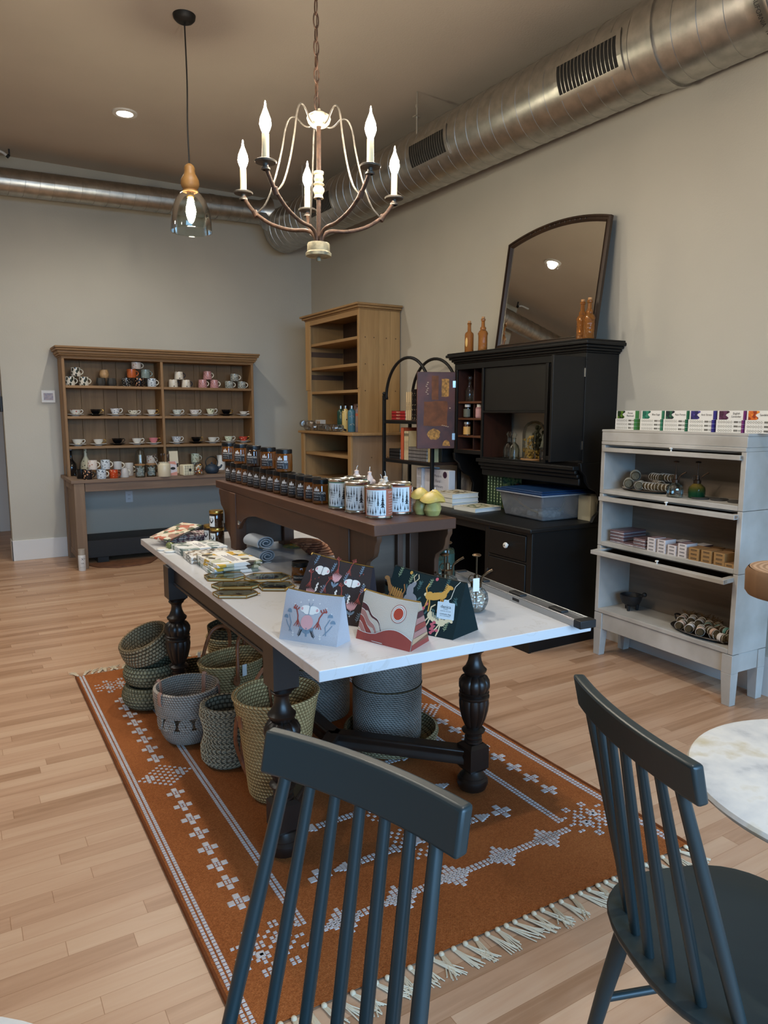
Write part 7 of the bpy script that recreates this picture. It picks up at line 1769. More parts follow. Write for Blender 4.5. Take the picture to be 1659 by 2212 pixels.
# light grey moth pouch
p = Pouch('moth_pouch', 'pale grey pouch with a moth and coral antlers, nearest the table corner', (.797, 1.948), (.911, 1.791), (.063, .032), .150, .143, .04, .0, [cloth('pale_grey_linen', (196, 194, 198)), cloth('pale_grey_linen_side', (196, 194, 198)), c_white, c_pink, c_rust, c_blue, c_blk])
W_, H_ = p.W, p.H
p.moth(.096, .102, .030, 2, 3, 5); p.ell(.094, .064, .021, .022, 3); p.ell(.082, .040, .016, .0055, 5, 2.5); p.ell(.106, .040, .016, .0055, 5, .64); p.stroke([(.094, .046), (.094, .022)], .006, 5)
p.antler(.062, .080, .052, -1, 4); p.antler(.130, .080, .052, 1, 4)
for d, x0 in ((-1, .034), (1, .158)):
    p.stroke([(x0, .03), (x0 - d * .004, .055), (x0 + d * .008, .078)], .0025, 5); p.stroke([(x0 - d * .008, .03), (x0 + d * .008, .048), (x0 + d * .016, .060)], .0025, 5)
    p.ell(x0 + d * .008, .084, .008, .011, 5, 0, 12, .0012, 0, pi); p.ell(x0 + d * .018, .066, .008, .010, 5, 0, 12, .0012, 0, pi)
    p.sprig(.094 + d * .026, .030, .026, 6, -d * .4, 5); p.sprig(.094 + d * .046, .024, .018, 2, 0, 2)
for x, y in ((.06, .118), (.085, .128), (.10, .130), (.125, .122), (.15, .110), (.04, .11), (.168, .095)): p.star(x, y, .004, 2)
p.done()
# red sun pouch
p = Pouch('sun_pouch', 'cream pouch with a red sun over rust hills, in front beside the pale grey pouch', (1.002, 1.837), (1.074, 1.648), (.102, .056), .140, .134, .02, -.03, [cloth('cream_linen', (216, 206, 192)), cloth('cream_linen_side', (210, 186, 160)), c_rust, plain('hill_wine', (84, 40, 44), .8), plain('hill_mauve', (172, 122, 112), .8), plain('hill_sand', (190, 152, 118), .8), plain('sun_rust', (170, 62, 40), .8), c_white], lean=.42)
W_, H_ = p.W, p.H
def band(f0, f1, x0, x1, mi, lift=.0012, n=16):
    for i in range(n):
        a, c = x0 + (x1 - x0) * i / n, x0 + (x1 - x0) * (i + 1) / n
        p.poly([(a, f0(a)), (c, f0(c)), (c, f1(c)), (a, f1(a))], mi, lift)
hill = lambda x: .030 + .022 * sin((x - .075) / .125 * pi / 1.0) if x > .075 else .030 - .006 * (1 - ((x - .03) / .045) ** 2)
def dune(k): return lambda x: max(.004, .104 - k * .017 - .030 / (1 + math.exp(-(x - (.035 - k * .004)) / .007)) - .066 / (1 + math.exp(-(x - (.092 - k * .012)) / .007)))
for k, mi in enumerate((3, 4, 2, 4, 5)): band(lambda x: .002, dune(k), .001, .102, mi, .0010 + .0004 * k); band(lambda x, k=k: dune(k)(x) - .0005, lambda x, k=k: dune(k)(x) + .0012, .001, .10, 7, .0011 + .0004 * k)
band(lambda x: .0, hill, .0, W_, 2, .0034, 22); band(lambda x: hill(x) - .0002, lambda x: hill(x) + .0013, .0, W_, 7, .0036, 22)
cx, cy = W_ * .70, .098
p.ell(cx, cy, .026, .026, 4, 0, 24, .0012); p.ell(cx, cy, .0235, .0235, 7, 0, 24, .0016); p.ell(cx, cy, .0205, .0205, 3, 0, 24, .0020); p.ell(cx, cy, .0192, .0192, 7, 0, 24, .0024); p.ell(cx, cy, .0165, .0165, 6, 0, 24, .0028)
# side gusset stripes
for k, mi in enumerate((2, 5, 4, 2, 4, 3)):
    v0, v1 = (.0, .12) if k == 0 else (.12 + .14 * (k - 1), .12 + .14 * k - .012)
    if k: a, b2, c, d = p.F(1, v0, 0), p.F(1, v0, 1), p.F(1, v1, 1), p.F(1, v1, 0)
    else: a, b2, c, d = p.F(1, 0, 0), p.F(1, 0, 1), p.F(1, .20, 1), p.F(1, .12, 0)
    o = (p.P1 - p.P0).normalized() * .0012; p.mb.add([a + o, b2 + o, c + o, d + o], [(0, 1, 2, 3)], mi)
p.done()
# dark moth pouch behind
p = Pouch('dark_moth_pouch', 'charcoal brown pouch crowded with white moths and pink tulips, behind the pale grey pouch', (.915, 2.155), (1.072, 1.915), (.09, .055), .205, .178, .17, .03, [cloth('charcoal_canvas', (64, 54, 52)), cloth('charcoal_canvas_side', (56, 48, 52)), c_white, c_pink, c_rust, c_blue, c_navy], lean=.75)
W_, H_ = p.W, p.H
for cx, cy in ((.075, .155), (.215, .135), (.145, .075), (.285, .06), (.02, .05)):
    if cx < W_ - .02: p.moth(cx, cy, .030, 2, 3, 6)
for cx, cy in ((.145, .140), (.055, .080), (.23, .060), (.275, .165)):
    if cx < W_ - .02: p.tulip(cx, cy, .019, 3, 5)
for cx, cy in ((.04, .125), (.11, .12), (.185, .105), (.25, .10), (.14, .18), (.19, .185)):
    p.antler(cx, cy, .045, 1 if int(cx * 100) % 2 else -1, 4)
for cx, cy in ((.03, .18), (.115, .170), (.1, .10), (.18, .150), (.20, .085), (.26, .03), (.02, .02), (.12, .03), (.262, .12), (.24, .178)): p.sprig(min(cx, W_ - .03), cy, .032, 5, .25, 4)
for cx, cy in ((.075, .115), (.215, .095), (.16, .105)): p.stroke([(cx + .003 * sin(i * 2), cy - .003 * i) for i in range(9)], .005, 2)
for k in range(22): p.star(.01 + (W_ - .03) * ((k * .618) % 1), .012 + (H_ - .03) * ((k * .37) % 1), .0038, 2 if k % 2 else 4)
p.done()
# dark green animal pouch
p = Pouch('animal_pouch', 'dark green pouch with painted horse, deer and tiger figures and a white swing tag', (1.122, 1.918), (1.24, 1.671), (.132, .044), .182, .158, .03, .03, [cloth('bottle_green_canvas', (22, 40, 42)), cloth('bottle_green_side', (22, 40, 42)), plain('ochre_paint', (190, 142, 62), .8), plain('cream_paint', (206, 190, 154), .8), plain('grey_paint', (128, 130, 136), .8), plain('rose_paint', (178, 84, 96), .8), c_sage, plain('tan_paint', (142, 98, 54), .8), plain('teal_paint', (54, 88, 88), .8)], lean=.6)
W_, H_ = p.W, p.H
def beast(cx, cy, s_, mi, d=1, rot=0.0, m2=None, mane=None):
    def q(x, y): return (cx + s_ * (d * x * cos(rot) - y * sin(rot)), cy + s_ * (d * x * sin(rot) * d + y * cos(rot)))
    e = lambda x, y, rx, ry, a=0, m=mi, l=.0014: p.poly([q(x + rx * cos(t_) * cos(a) - ry * sin(t_) * sin(a), y + rx * cos(t_) * sin(a) + ry * sin(t_) * cos(a)) for t_ in [2 * pi * i / 14 for i in range(14)]], m, l)
    e(0, 0, .5, .19, .08); e(-.38, .03, .22, .2); e(.42, .05, .2, .19, .4)
    p.stroke([q(.48, .1), q(.66, .36)], s_ * .2, mi, .0016); e(.76, .42, .19, .095, -.35, mi, .0018)
    if mane is not None:
        for k in range(7): p.stroke([q(.66 - .02 * k, .50 - .06 * k), q(.52 - .03 * k, .60 - .085 * k)], s_ * .05, mane, .0015)
    for a, b2, c in ((-.42, -.62, .18), (-.34, -.30, .1), (.40, .52, .25), (.34, .20, .1)): p.stroke([q(a, -.1), q((a + b2) / 2 + .04, -.38), q(b2, -.72)], s_ * .075, m2 or mi, .0013)
    p.stroke([q(-.52, .1), q(-.64, .38), q(-.52, .60)], s_ * .07, m2 or mi, .0013)
beast(.185, .118, .060, 2, 1, .15, 2, 2); beast(.205, .052, .056, 3, 1, -.42, 3, None); beast(.035, .100, .06, 7, -1, .2)
for k in range(5): p.stroke([(.02 + k * .009, .115), (.018 + k * .009, .092)], .003, 2, .0022)
for k in range(4): p.stroke([(.188 + k * .007, .078 - k * .004), (.194 + k * .007, .060 - k * .003)], .0025, 8, .0026)
p.ell(.098, .092, .026, .020, 4); p.ell(.088, .115, .013, .022, 4, .3); p.ell(.093, .135, .008, .012, 4, -.6)
for d in (-1, 1): p.stroke([(.095, .143), (.095 + d * .010, .156), (.095 + d * .004, .166)], .0025, 3)
for cx, cy, mi in ((.075, .150, 6), (.150, .150, 6), (.115, .138, 8), (.055, .06, 8), (.13, .03, 6), (.24, .036, 6), (.25, .11, 8), (.165, .035, 7), (.028, .16, 6), (.21, .16, 8)): p.sprig(min(cx, W_ - .02), cy, .030, mi, .15, 4)
for cx, cy, mi in ((.07, .166, 2), (.155, .078, 5), (.162, .092, 5), (.148, .118, 3), (.17, .166, 5), (.125, .07, 5), (.215, .02, 5), (.07, .03, 3), (.245, .06, 5), (.03, .05, 5)): p.ell(min(cx, W_ - .012), cy, .0055, .0050, mi)
for k in range(9): p.ell(.196 + .004 * (k % 3), .010 + .0042 * k, .006, .004, 5, .5 if k % 2 else 2.6, 8, .0018)
for k in range(26): p.ell(.01 + (W_ - .02) * ((k * .618) % 1), .01 + (H_ - .03) * ((k * .414) % 1), .008, .003, 8, k, 8, .0008)
T_ = p.done(plain('dark_zip', (50, 54, 50), .5, .5))
tg = MB(); c0 = p.P(.245, .150, .004); ux = (p.P(.25, .08) - p.P(.20, .08)).normalized(); uz = Vector((0, 0, 1)); un = -p.dn
c1 = p.P(.236, .085, .010)
def tp(x, y, l=0): return c1 + ux * x + (uz * .96 + p.dn * .12) * y + un * l
oc = [(-.026, -.028), (.026, -.028), (.028, -.026), (.028, .024), (.026, .026), (.009, .026), (.007, .034), (-.007, .034), (-.009, .026), (-.026, .026), (-.028, .024), (-.028, -.026)]
n = len(oc); tg.add([tp(x, y, .001) for x, y in oc] + [tp(x, y, 0) for x, y in oc], [tuple(range(n)), tuple(range(n, 2 * n))[::-1]] + [(i, (i + 1) % n, n + (i + 1) % n, n + i) for i in range(n)], 0)
TT = tg.build('swing_tag', plain('tag_card', (206, 216, 220), .7), T_, W=T_)
tx = MB()
for s_, sz, y in (('danica', .0135, .012), ('STUDIO', .004, .0045), ('H E I R L O O M', .0048, -.002), ('cosmetic bag', .0070, -.011), ('sac a cosmetiques', .0046, -.0165)):
    tx.text(s_, sz, ID, 0, lambda x, y2, y=y: tp(x, y + y2, .0014))
tx.build('tag_text', M_ink, TT, W=T_)
st_ = MB(); st_.tube([tuple(tp(0, .030, .002)), tuple(p.P(.24, .12, .006)), tuple(c0 + Vector((0, 0, .006))), tuple(p.F(.93, 1) + Vector((0, 0, .002)))], .0010, 5); st_.build('tag_string', M_twine, T_, W=T_)

# ------------------------------------------------------------------ other goods on the table
def amber_gold(label, x, y, z, r=.036, h=.088):
    t = thing('candle_jar', label, 'candle', (x, y, z), 0, 'brown jars with gold lids')
    MB().lathe([(0, 0), (r * .92, 0), (r, .004), (r, h * .78), (r * .92, h * .84), (0, h * .84)], n=32).build('glass', M_amberdk, t)
    MB().lathe([(0, h * .83), (r * .97, h * .83), (r, h * .85), (r, h * .97), (r * .96, h), (0, h)], n=32).build('lid', M_brass, t)
    a = radians(215); MB().lathe([(r + .0006, h * .08), (r + .0006, h * .70)], n=8, a0=a - .55, a1=a + .4).build('label', M_paper, t)
    mo = MB(); mo.add([((r + .0012) * cos(a - .1 + .012 * cos(q) / r), (r + .0012) * sin(a - .1 + .012 * cos(q) / r), h * .45 + .013 * sin(q) * (1 + .3 * sin(3 * q))) for q in [2 * pi * i / 14 for i in range(14)]], [tuple(range(14))]); mo.build('label_motif', M_ink, t)
amber_gold('brown gold-lidded jar with white label at the bottom of its stack', 1.125, 3.555, TZ)
amber_gold('brown jar with gold lid on top of the other gold-lidded jar', 1.125, 3.56, TZ + .0885)
amber_gold('brown jar with gold lid half hidden behind the stacked pair', 1.125, 3.665, TZ)
t = thing('candle_jar', 'amber jar with black lid and white lettering between the framed flowers and the dark pouch', 'candle', (1.155, 2.585, TZ))
MB().lathe([(0, 0), (.033, 0), (.036, .004), (.036, .060), (.033, .066), (0, .066)], n=32).build('glass', M_amberjar, t)
MB().lathe([(0, .065), (.034, .065), (.034, .067), (.0355, .068), (.0355, .082), (.033, .084), (.028, .083), (0, .082)], n=32).lathe([(.0356, .0665), (.0366, .068), (.0356, .0695)], n=32).build('lid', M_lidblack, t)
lb = MB(); R = .0367; F_ = radians(240); lb.lathe([(.0364, .012), (.0364, .034)], n=12, a0=F_ - .8, a1=F_ + .8); lb.text('MOUNTAIN CO', .010, ID, 1, lambda x, y: (R * cos(F_ + x / R), R * sin(F_ + x / R), .024 + y), .8); lb.build('label', [M_label, bpy.data.materials['label_white']], t)
# tea towels
A_lemon = multi('lemon_print', [(222, 220, 212), (206, 162, 44), (226, 224, 218), (104, 108, 76), (222, 218, 208), (74, 64, 52), (224, 220, 212), (190, 188, 160)], 34)
A_leaf = multi('grey_leaf_print', [(212, 214, 212), (126, 138, 128), (218, 218, 214), (96, 112, 108), (206, 206, 200)], 40); A_mono = multi('mono_print', [(214, 212, 206), (52, 48, 44), (220, 218, 212), (150, 132, 108), (210, 208, 202)], 75)
def towel(label, cx, cy, z, L, Wd, h, rot, m, band=True):
    t = thing('tea_towel', label, 'towel', (cx, cy, z), rot, 'folded tea towels')
    pr = []
    for i in range(2):
        z0 = h * i / 2; pr += [(-Wd / 2 + .004, z0 + .001), (Wd / 2 - .003, z0), (Wd / 2, z0 + h * .12), (Wd / 2, z0 + h * .36), (Wd / 2 - .003, z0 + h * .48)] if i == 0 else [(Wd / 2 - .004, z0 + .001), (Wd / 2, z0 + h * .12), (Wd / 2, z0 + h * .36), (Wd / 2 - .003, z0 + h * .5)]
    pr += [(-Wd / 2 + .004, h), (-Wd / 2, h * .85), (-Wd / 2, h * .15)]
    MB().prism(pr, -L / 2, L / 2, M=Matrix(((0, 0, 1, 0), (1, 0, 0, 0), (0, 1, 0, 0), (0, 0, 0, 1)))).build('folded_cloth', m, t, bevel=.002)
    if band:
        b_ = MB().box(-.028, .028, -Wd / 2 - .001, Wd / 2 + .001, -.0, h + .0012); B_ = b_.build('paper_band', M_paper, t)
        q = MB()
        for i in range(4): q.box(-.016 + .009 * i, -.012 + .009 * i, -Wd * .35 + .01 * (i % 2), Wd * .2 - .012 * (i % 3), h + .0012, h + .0016)
        q.build('band_print', bpy.data.materials['grey_print'], B_)
    return t
# lemon stack (long side runs along the table edge)
cx, cy = 1.0, 3.02
for k in range(3): towel('folded lemon-print tea towel, ' + ('lowest', 'middle', 'topmost')[k] + ' of the stack nearest the framed flowers', .985 + .004 * k, 2.985, TZ + k * .0155, .20, .27, .015, radians(-4 + 3 * k), A_lemon if k == 2 else A_leaf if k == 0 else A_lemon, k == 2)
for k in range(2): towel('folded monochrome tea towel, ' + ('lower', 'upper')[k] + ' of the pair between lemon towels and grey-leaf towels', .975, 3.215, TZ + k * .0155, .20, .17, .015, radians(-3), A_mono, False)
for k in range(2): towel('folded grey-leaf tea towel, ' + ('lower', 'upper')[k] + ' of the stack farthest along the table', .99, 3.43, TZ + k * .0155, .22, .20, .015, radians(3), A_leaf, k == 1)
# rolled towels
M_roll = cloth('grey_blue_terry', (176, 180, 184))
def rolled(label, z, dx, rot):
    t = thing('rolled_towel', label, 'towel', (1.165 + dx, 3.06, z), rot, 'rolled towels')
    pts = []
    for i in range(70):
        a = i / 69 * 5.2 * pi; r = .006 + .025 * i / 69; pts.append((r * 1.45 * cos(a), r * .92 * sin(a) + .0295))
    w = .0026; vs = []; n = len(pts); mb = MB()
    for x, z_ in pts: vs.append((x, -.065, z_))
    out = []
    for i in range(n):
        a = Vector(pts[max(i - 1, 0)]); b_ = Vector(pts[min(i + 1, n - 1)]); d = (b_ - a).normalized(); nn = Vector((-d.y, d.x)) * w; p_ = Vector(pts[i]); out.append((p_ + nn, p_ - nn))
    V = []
    for yv in (-.065, .065):
        for o, q in out: V += [(o.x, yv, max(o.y, 0)), (q.x, yv, max(q.y, 0))]
    Fs = []
    for i in range(n - 1):
        a, b_ = 2 * i, 2 * i + 2; c, d = a + 2 * n, b_ + 2 * n
        Fs += [(a, b_, b_ + 1, a + 1), (c, c + 1, d + 1, d), (a, c, d, b_), (a + 1, b_ + 1, d + 1, c + 1)]
    mb.add(V, Fs); mb.build('terry_roll', M_roll, t, smooth=60)
    MB().box(-.018, .018, -.066, -.0655, .0, .002).build('care_label', M_paper, t)
rolled('grey-blue rolled towel lying on the table before the bench', TZ, 0, radians(12)); rolled('grey-blue rolled towel on top of the other rolled towel', TZ + .062, -.002, radians(8))
# flat patterned purses in a pile
A_purse = multi('purse_print', [(214, 202, 180), (180, 96, 70), (206, 190, 160), (86, 96, 66), (216, 206, 188), (150, 110, 90)], 36); A_purse2 = multi('striped_purse', [(198, 186, 180), (116, 76, 86), (206, 196, 186)], 60, stretch=(3, .4, 1))
for k, (x, y, a, m, ti) in enumerate(((1.02, 3.74, 10, A_purse2, 0), (1.0, 3.74, 4, A_purse2, 0), (1.01, 3.73, -3, A_purse2, 0), (.955, 3.70, 28, A_purse, .20))):
    t = thing('flat_purse', 'flat zip purse at the far table corner, ' + ('lowest and striped', 'striped, second from bottom', 'striped, third from bottom', 'flower-printed and slid down on top')[k], 'purse', (x, y, TZ + .014 * k + (.012 if k == 3 else 0)), radians(a), 'flat purses')
    t.rotation_euler = (0, -ti, radians(a))
    MB().box(-.115, .115, -.075, .075, 0, .012).build('cloth_body', m, t, bevel=.005, seg=3); MB().tube([(-.11, -.0765, .007), (.11, -.0765, .007)], .002, 5).build('zip', M_blackmatte, t)
# jade roller and stones
t = thing('jade_roller', 'pale wooden-handled jade roller lying by the grey-leaf towels', 'roller', (0.948, 3.562, TZ), radians(25))
MB().tube([(-.05, 0, .018), (.06, 0, .014)], .007, 10).build('handle', plain('pale_wood', (206, 176, 120), .5), t); MB().ball((-.078, 0, .020), (.018, .026, .018), 16, 10).build('roller_head', plain('jade_green', (112, 118, 70), .25), t); MB().ball((.075, 0, .012), (.012, .016, .011), 14, 8).build('roller_head', M_white, t)
for x, y, lb_ in ((0.844, 3.539, 'beside the jade roller head'), (0.863, 3.473, 'nearest the table edge')):
    tag(MB().lathe([(0, 0), (.026, 0), (.031, .004), (.028, .009), (0, .010)], n=24).build('soap_dish', M_white, loc=(x, y, TZ)), 'small white round dish on the table, ' + lb_, 'dish', 'small white dishes')
# framed pressed flowers
M_pressed = {}
def hexframe(label, cx, cy, L, Wd, rot, fl, bg):
    t = thing('flower_frame', label, 'frame', (cx, cy, TZ), rot, 'brass frames with pressed flowers')
    a, b_ = L / 2, Wd / 2; oc = [(-a, 0), (-a * .62, -b_), (a * .62, -b_), (a, 0), (a * .62, b_), (-a * .62, b_)]
    fr_ = MB(); n = 6
    for z in (.002, .0125): fr_.tube([(x, y, z) for x, y in oc for _ in (0,)], .0019, 6, closed=True)
    for x, y in oc: fr_.tube([(x, y, .003), (x, y, .0135)], .0019, 6)
    fr_.build('brass_rim', M_brass, t)
    MB().prism([(x * .98, y * .98) for x, y in oc], .012, .0128).build('glass_pane', M_clear, t)
    MB().prism([(x * .98, y * .98) for x, y in oc], .004, .0048).build('backing', bg, t)
    f = MB(); rnd = random.Random(int(cx * 1e4))
    for k in range(26):
        x, y = rnd.gauss(0, a * .33), rnd.gauss(0, b_ * .28)
        if abs(x) < a * .7 and abs(y) < b_ * .75: f.ball((x, y, .0065), (rnd.uniform(.004, .011), rnd.uniform(.003, .007), .0015), 8, 5, k % 2)
    for k in range(5): f.tube([(-a * .6 + .01 * k, -b_ * .3 + .006 * k, .006), (a * .5, b_ * (.1 + .08 * k), .006)], .0008, 4, 1)
    f.build('pressed_flowers', fl, t); MB().lathe([(.004, .006), (.006, .0075), (.004, .009)], (a + .006, 0, 0), 12).build('hanging_ring', M_brass, t)
g_ = plain('pressed_green', (84, 90, 52), .8); w_ = plain('pressed_white', (206, 198, 176), .8); r_ = plain('pressed_wine', (104, 30, 36), .8); pu_ = plain('pressed_plum', (66, 34, 46), .8); bl_ = plain('pressed_blue', (92, 96, 116), .8); bg = plain('frame_backing', (188, 186, 174), .6); bg2 = plain('frame_backing_green', (164, 168, 140), .6)
hexframe('brass flower frame with wine petals, nearest the table edge', 0.856, 2.511, .165, .10, radians(-30), [pu_, w_], bg)
hexframe('brass flower frame with green fern behind the wine-petal frame', 0.905, 2.63, .195, .105, radians(-26), [w_, g_], bg2)
hexframe('brass flower frame with red bloom partly under the lemon towels', 0.912, 2.798, .17, .12, radians(-34), [r_, w_], bg2)
hexframe('brass flower frame with blue and red blooms, farthest from the table edge', 1.055, 2.695, .185, .12, radians(-24), [r_, bl_], bg)
hexframe('brass flower frame with a dark plum bloom next to the amber jar', 1.031, 2.539, .14, .11, radians(-32), [pu_, bl_], bg)
# leaf-print cards fan
M_fan = multi('brown_leaf_print', [(126, 78, 56), (172, 122, 92), (110, 66, 48), (150, 98, 72)], 60)
for k in range(6):
    t = thing('bowl_cover', 'brown leaf-print fabric round in the fanned pile behind the dark pouch, ' + ('lowest', 'second', 'third', 'fourth', 'fifth', 'topmost')[k], 'cloth', (1.50 - .012 * k, 3.06 + .018 * k, TZ + .009 * k), k * .35, 'leaf-print rounds')
    MB().lathe([(0, 0), (.085, 0), (.09, .004), (.086, .008), (0, .009)], n=22, sx=1.0, sy=.8).build('cloth_round', M_fan, t)
tag(MB().lathe([(0, 0), (.075, 0), (.08, .004), (.075, .007), (0, .008)], n=20, sy=.7).build('bowl_cover', multi('yellow_leaf_print', [(142, 146, 96), (196, 164, 60), (120, 132, 92)], 50), loc=(1.46, 3.30, TZ)), 'yellow and green print round lying behind the brown pile', 'cloth')
t = thing('glass_jar', 'clear glass jar with a white label under the bench, behind the rolled towels', 'jar', (1.475, 3.753, TZ), 0)
MB().lathe([(0, 0), (.045, 0), (.05, .005), (.05, .12), (.045, .13), (0, .13)], n=28).build('glass', M_clear, t); MB().lathe([(.0505, .015), (.0505, .10)], n=24).build('label', M_paper, t); MB().lathe([(.0508, .018), (.0508, .026)], n=24).build('label_stripe', plain('blue_stripe', (90, 106, 128), .6), t)
# pump bottles
M_teal = plain('teal_label', (28, 60, 52), .5); M_pumpb = plain('pump_black', (18, 20, 22), .3)
def pump(label, x, y):
    t = thing('pump_bottle', label, 'pump bottle', (x, y, TZ), 0, 'green pump bottles')
    MB().lathe([(0, 0), (.036, 0), (.040, .004), (.040, .125), (.038, .133), (.022, .138), (0, .138)], n=32).build('bottle', plain('dark_green_glass', (30, 48, 36), .1), t)
    MB().lathe([(.0406, .014), (.0406, .118)], n=32).build('label', M_teal, t)
    MB().lathe([(0, .137), (.020, .137), (.020, .160), (.008, .163), (.007, .180), (0, .181)], n=20).tube(spline([(0, 0, .178), (0, 0, .196), (-.018, -.012, .216), (-.034, -.030, .206), (-.036, -.034, .19)], 5), .0055, 8).build('pump', M_pumpb, t)
    tx = MB(); R = .041; F_ = radians(250)
    for i, s_ in enumerate(('botanical', 'hand and body wash', 'nourishing plant oils', 'with garden herbs', '500 ml')): tx.text(s_, .0062, ID, 0, lambda x, y, i=i: (R * cos(F_ + x / R), R * sin(F_ + x / R), .080 - .010 * i + y))
    tx.build('label_text', bpy.data.materials['label_white'], t)
pump('dark green pump bottle by the bench end, nearer the animal pouch', 1.545, 2.215); pump('dark green pump bottle by the bench end, farther back', 1.66, 2.30)
t = thing('glass_jar', 'jar with a pale blue label between the dark pouch and the animal pouch', 'jar', (1.30, 2.095, TZ), 0)
MB().lathe([(0, 0), (.034, 0), (.036, .004), (.036, .09), (0, .092)], n=28).build('glass', M_amberdk, t); MB().lathe([(.0364, .01), (.0364, .075)], n=24).build('label', plain('pale_blue_label', (112, 152, 164), .6), t)
M_cryst = glassy('cut_crystal', (226, 234, 234), .04, .5)
nt_, mm_ = M_cryst.node_tree, None
gl_ = [n for n in nt_.nodes if n.type == 'BSDF_GLOSSY'][0]; vo = tex(nt_, 'Voronoi', coords(nt_), Scale=85.0); bn = nt_.nodes.new('ShaderNodeBump'); bn.inputs['Strength'].default_value = .9; bn.inputs['Distance'].default_value = .006; nt_.links.new(vo.outputs['Distance'], bn.inputs['Height']); nt_.links.new(bn.outputs[0], gl_.inputs['Normal'])
M_bronzel = plain('antique_bronze', (108, 88, 66), .3, .9)
T_ = mister('round cut-glass mister with bronze pump and white tag beside the animal pouch', (1.495, 1.885, TZ), M_cryst, radians(-28), 1.0, False, M_bronzel, 1, 'cut-glass misters on the table')
MB().box(-.042, -.018, -.052, -.051, .085, .130, 0, RZ(radians(20))).build('swing_tag', M_paper, T_)
mister('round cut-glass mister behind the animal pouch, the farther one', (1.50, 2.06, TZ), M_cryst, radians(-30), 1.08, False, M_bronzel, 1, 'cut-glass misters on the table')
mister('round cut-glass mister half hidden behind the animal pouch', (1.405, 1.945, TZ), M_cryst, radians(200), 1.0, False, M_bronzel, 1, 'cut-glass misters on the table')
# spirit level
t = thing('spirit_level', 'silver spirit level with black end cap lying along the far side of the table top', 'level', (1.678, 1.545, TZ), radians(-6.0))
M_alu = plain('brushed_aluminium', (176, 178, 180), .35, .9)
MB().box(-.03, .03, .03, .78, 0, .022).box(-.03, -.024, .03, .78, .022, .026).box(.024, .03, .03, .78, .022, .026).build('beam', M_alu, t, bevel=.0015)
MB().box(-.032, .032, 0, .035, 0, .027).box(-.032, .032, .775, .80, 0, .027).build('end_cap', M_blackmatte, t, bevel=.003)
for y in (.15, .38, .62): MB().box(-.016, .016, y - .035, y + .035, .020, .030).build('hand_slot', M_blackmatte, t, bevel=.004)
MB().box(-.0306, -.0298, .33, .37, .007, .017).build('vial_window', M_ink, t)


# ------------------------------------------------------------------ spindle-back chairs
m, nt, b = newmat('teal_grey_lacquer'); b.inputs['Base Color'].default_value = rgba((36, 48, 50)); b.inputs['Roughness'].default_value = .38; b.inputs['Specular IOR Level'].default_value = .5
n = tex(nt, 'Noise', coords(nt, (3, 3, .6)), Scale=60.0, Detail=3.0); bump(nt, b, n.outputs[0], .05, .002)
M_chair = m
def chair(label, loc, rotz):
    """seat front faces local +y, back at local -y"""
    t = thing('spindle_chair', label, 'chair', loc, rotz, 'teal spindle-back chairs')
    oc = []
    for i in range(40):
        a = 2 * pi * i / 40; x, y = cos(a), sin(a); r = .5
        oc.append((.225 * abs(x) ** .75 * (1 if x > 0 else -1), .215 * abs(y) ** .72 * (1 if y > 0 else -1)))
    s = MB(); n = len(oc); vs = []
    for sc, z in ((.90, .425), (.985, .436), (1.0, .446), (.99, .452), (.93, .453), (.7, .447), (.35, .443)): vs += [(x * sc, y * sc, z) for x, y in oc]
    vs.append((0, 0, .442)); F = [tuple(range(n))[::-1]]
    for k in range(6): F += [(k * n + i, k * n + (i + 1) % n, (k + 1) * n + (i + 1) % n, (k + 1) * n + i) for i in range(n)]
    F += [(6 * n + i, 6 * n + (i + 1) % n, 7 * n) for i in range(n)]
    s.add(vs, F).build('seat', M_chair, t, smooth=50)
    for x, y in ((-1, -1), (1, -1), (-1, 1), (1, 1)):
        MB().tube([(x * .145, y * .13, .432), (x * .175, y * .165, .22), (x * .20, y * .20, 0)], [.020, .017, .0125], 14).build('leg', M_chair, t)
    MB().tube([(-.178, -.17, .20), (-.178, .17, .20)], .009, 10).tube([(.178, -.17, .20), (.178, .17, .20)], .009, 10).tube([(-.178, 0, .20), (.178, 0, .20)], .009, 10).build('stretcher', M_chair, t)
    # seven spindles leaning back to the curved crest rail
    RC = .95
    def crest(u, z, o=0.0):      # u metres along the rail, concave towards the sitter
        a = u / RC; return Vector(((RC + o) * sin(a), -.254 + RC - (RC + o) * cos(a) - (z - .87) * .22, z))
    for k in range(7):
        f = (k - 3) / 3; p0 = Vector((.178 * f, -.178 + .060 * f * f, .428)); p1 = crest(.146 * f, .880)
        MB().tube([tuple(p0.lerp(p1, q)) for q in (0, .3, .5, .75, 1)], [.0095, .0105, .0108, .0100, .0090] if abs(f) < .99 else [.0115, .0125, .0125, .0115, .0105], 12).build('spindle', M_chair, t)
    c = MB(); k = 20; vs = []
    for i in range(k + 1):
        u = -.194 + .388 * i / k
        for z, o in ((.862, .012), (.862, -.012), (.930, -.012), (.930, .012)): vs.append(tuple(crest(u, z, o)))
    c.add(vs, [(0, 1, 2, 3)] + [(4 * k + 3, 4 * k + 2, 4 * k + 1, 4 * k)] + [(4 * i + (q + 1) % 4, 4 * i + q, 4 * i + 4 + q, 4 * i + 4 + (q + 1) % 4) for i in range(k) for q in range(4)])
    c.build('crest_rail', M_chair, t, bevel=.006, seg=3, smooth=35)
    return t
chair('teal grey spindle-back chair whose backrest stands before the rug and the white table', (0.252, 0.792, 0), radians(111.3))
chair('teal grey spindle-back chair with its seat pushed under the round marble table', (1.211, 0.716, 0), radians(-109.3))

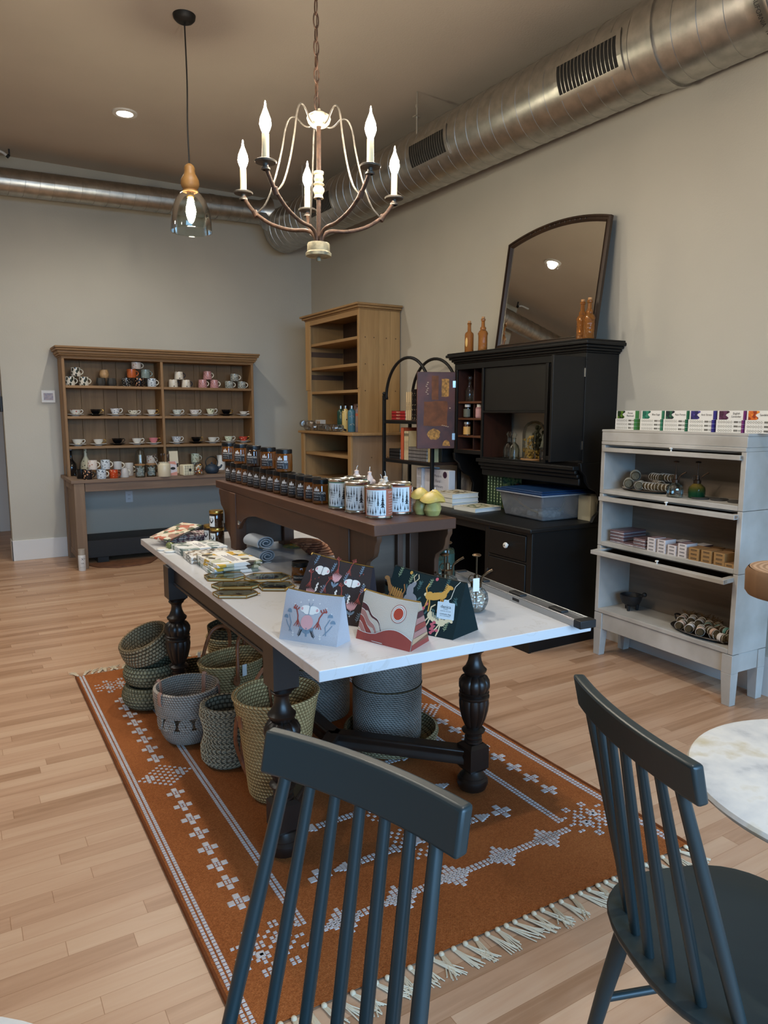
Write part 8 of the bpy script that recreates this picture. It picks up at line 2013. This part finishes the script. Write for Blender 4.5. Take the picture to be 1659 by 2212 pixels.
# ------------------------------------------------------------------ round marble tables
m, nt, b = newmat('round_marble'); v = coords(nt)
n = tex(nt, 'Noise', v, Scale=5.0, Detail=6.0, Distortion=.8); n2 = tex(nt, 'Noise', v, Scale=22.0, Detail=5.0)
mu = nt.nodes.new('ShaderNodeMath'); mu.operation = 'MULTIPLY_ADD'; mu.inputs[1].default_value = .35; nt.links.new(n2.outputs[0], mu.inputs[0]); mm = nt.nodes.new('ShaderNodeMath'); mm.operation = 'MULTIPLY'; mm.inputs[1].default_value = .65; nt.links.new(n.outputs[0], mm.inputs[0]); nt.links.new(mm.outputs[0], mu.inputs[2])
nt.links.new(ramp(nt, [(.32, (150, 152, 158)), (.44, (206, 206, 204)), (.55, (222, 220, 214)), (.66, (200, 188, 160))], mu.outputs[0]), b.inputs['Base Color']); b.inputs['Roughness'].default_value = .2
M_marble = m
def round_table(label, x, y, r, z=.74):
    t = thing('marble_table', label, 'table', (x, y, 0), 0, 'round marble tables')
    MB().lathe([(0, z - .022), (r - .012, z - .022), (r - .003, z - .014), (r, z - .008), (r - .004, z - .001), (r - .010, z), (0, z)], n=72).build('marble_top', M_marble, t)
    MB().lathe([(0, z - .022), (.12, z - .022), (.12, z - .034), (.03, z - .042), (.028, .04), (.06, .03), (.14, .016), (.145, 0), (0, 0)], n=36).build('pedestal', M_blackmatte, t)
    return t
MT = round_table('round marble cafe table at the edge of the view beside the second spindle chair', 1.445, 0.63, .31)
round_table('round marble cafe table showing only its rim at the bottom corner of the view', -.20, 0.64, .316)
# slice-topped log stand near the white bookcase
m, nt, b = newmat('log_rings'); v = coords(nt); w = tex(nt, 'Wave', v, Scale=14.0, Distortion=2.5, Detail=2.0); w.wave_type = 'RINGS'; w.rings_direction = 'Z'
nt.links.new(ramp(nt, [(.2, (168, 128, 92)), (.8, (206, 168, 132))], w.outputs['Fac']), b.inputs['Base Color']); b.inputs['Roughness'].default_value = .6
t = thing('log_stand', 'round slab of pale log on a stand at the view edge before the white bookcase', 'stand', (2.85, 1.53, 0))
lg = MB().lathe([(0, .72), (.185, .72), (.195, .735), (.197, .81), (.190, .825), (.186, .83)], n=48)
lg.v = [(x * (1 + .03 * sin(3 * atan2(y, x) + 1)), y * (1 + .03 * sin(3 * atan2(y, x) + 1)), z) for x, y, z in lg.v]
lg.build('bark_edge', wood('pale_bark', (118, 86, 58), (158, 120, 84), (184, 146, 106), 'Z', .7), t)
tp_ = MB().lathe([(.187, .830), (.14, .831), (.135, .829), (0, .829)], n=48); tp_.build('cut_top', m, t)
MB().lathe([(0, .72), (.05, .72), (.045, .05), (.14, .02), (.14, 0), (0, 0)], n=28).build('stand_post', M_blackmatte, t)

t = thing('vase', 'slim black vase standing on the round marble table at the edge of the view', 'vase', (1.66, .765, .74))
MB().lathe([(0, 0), (.030, 0), (.036, .02), (.036, .16), (.02, .20), (.018, .24), (.014, .24), (.015, .2), (0, .02)], n=28).build('body', M_blackmatte, t)
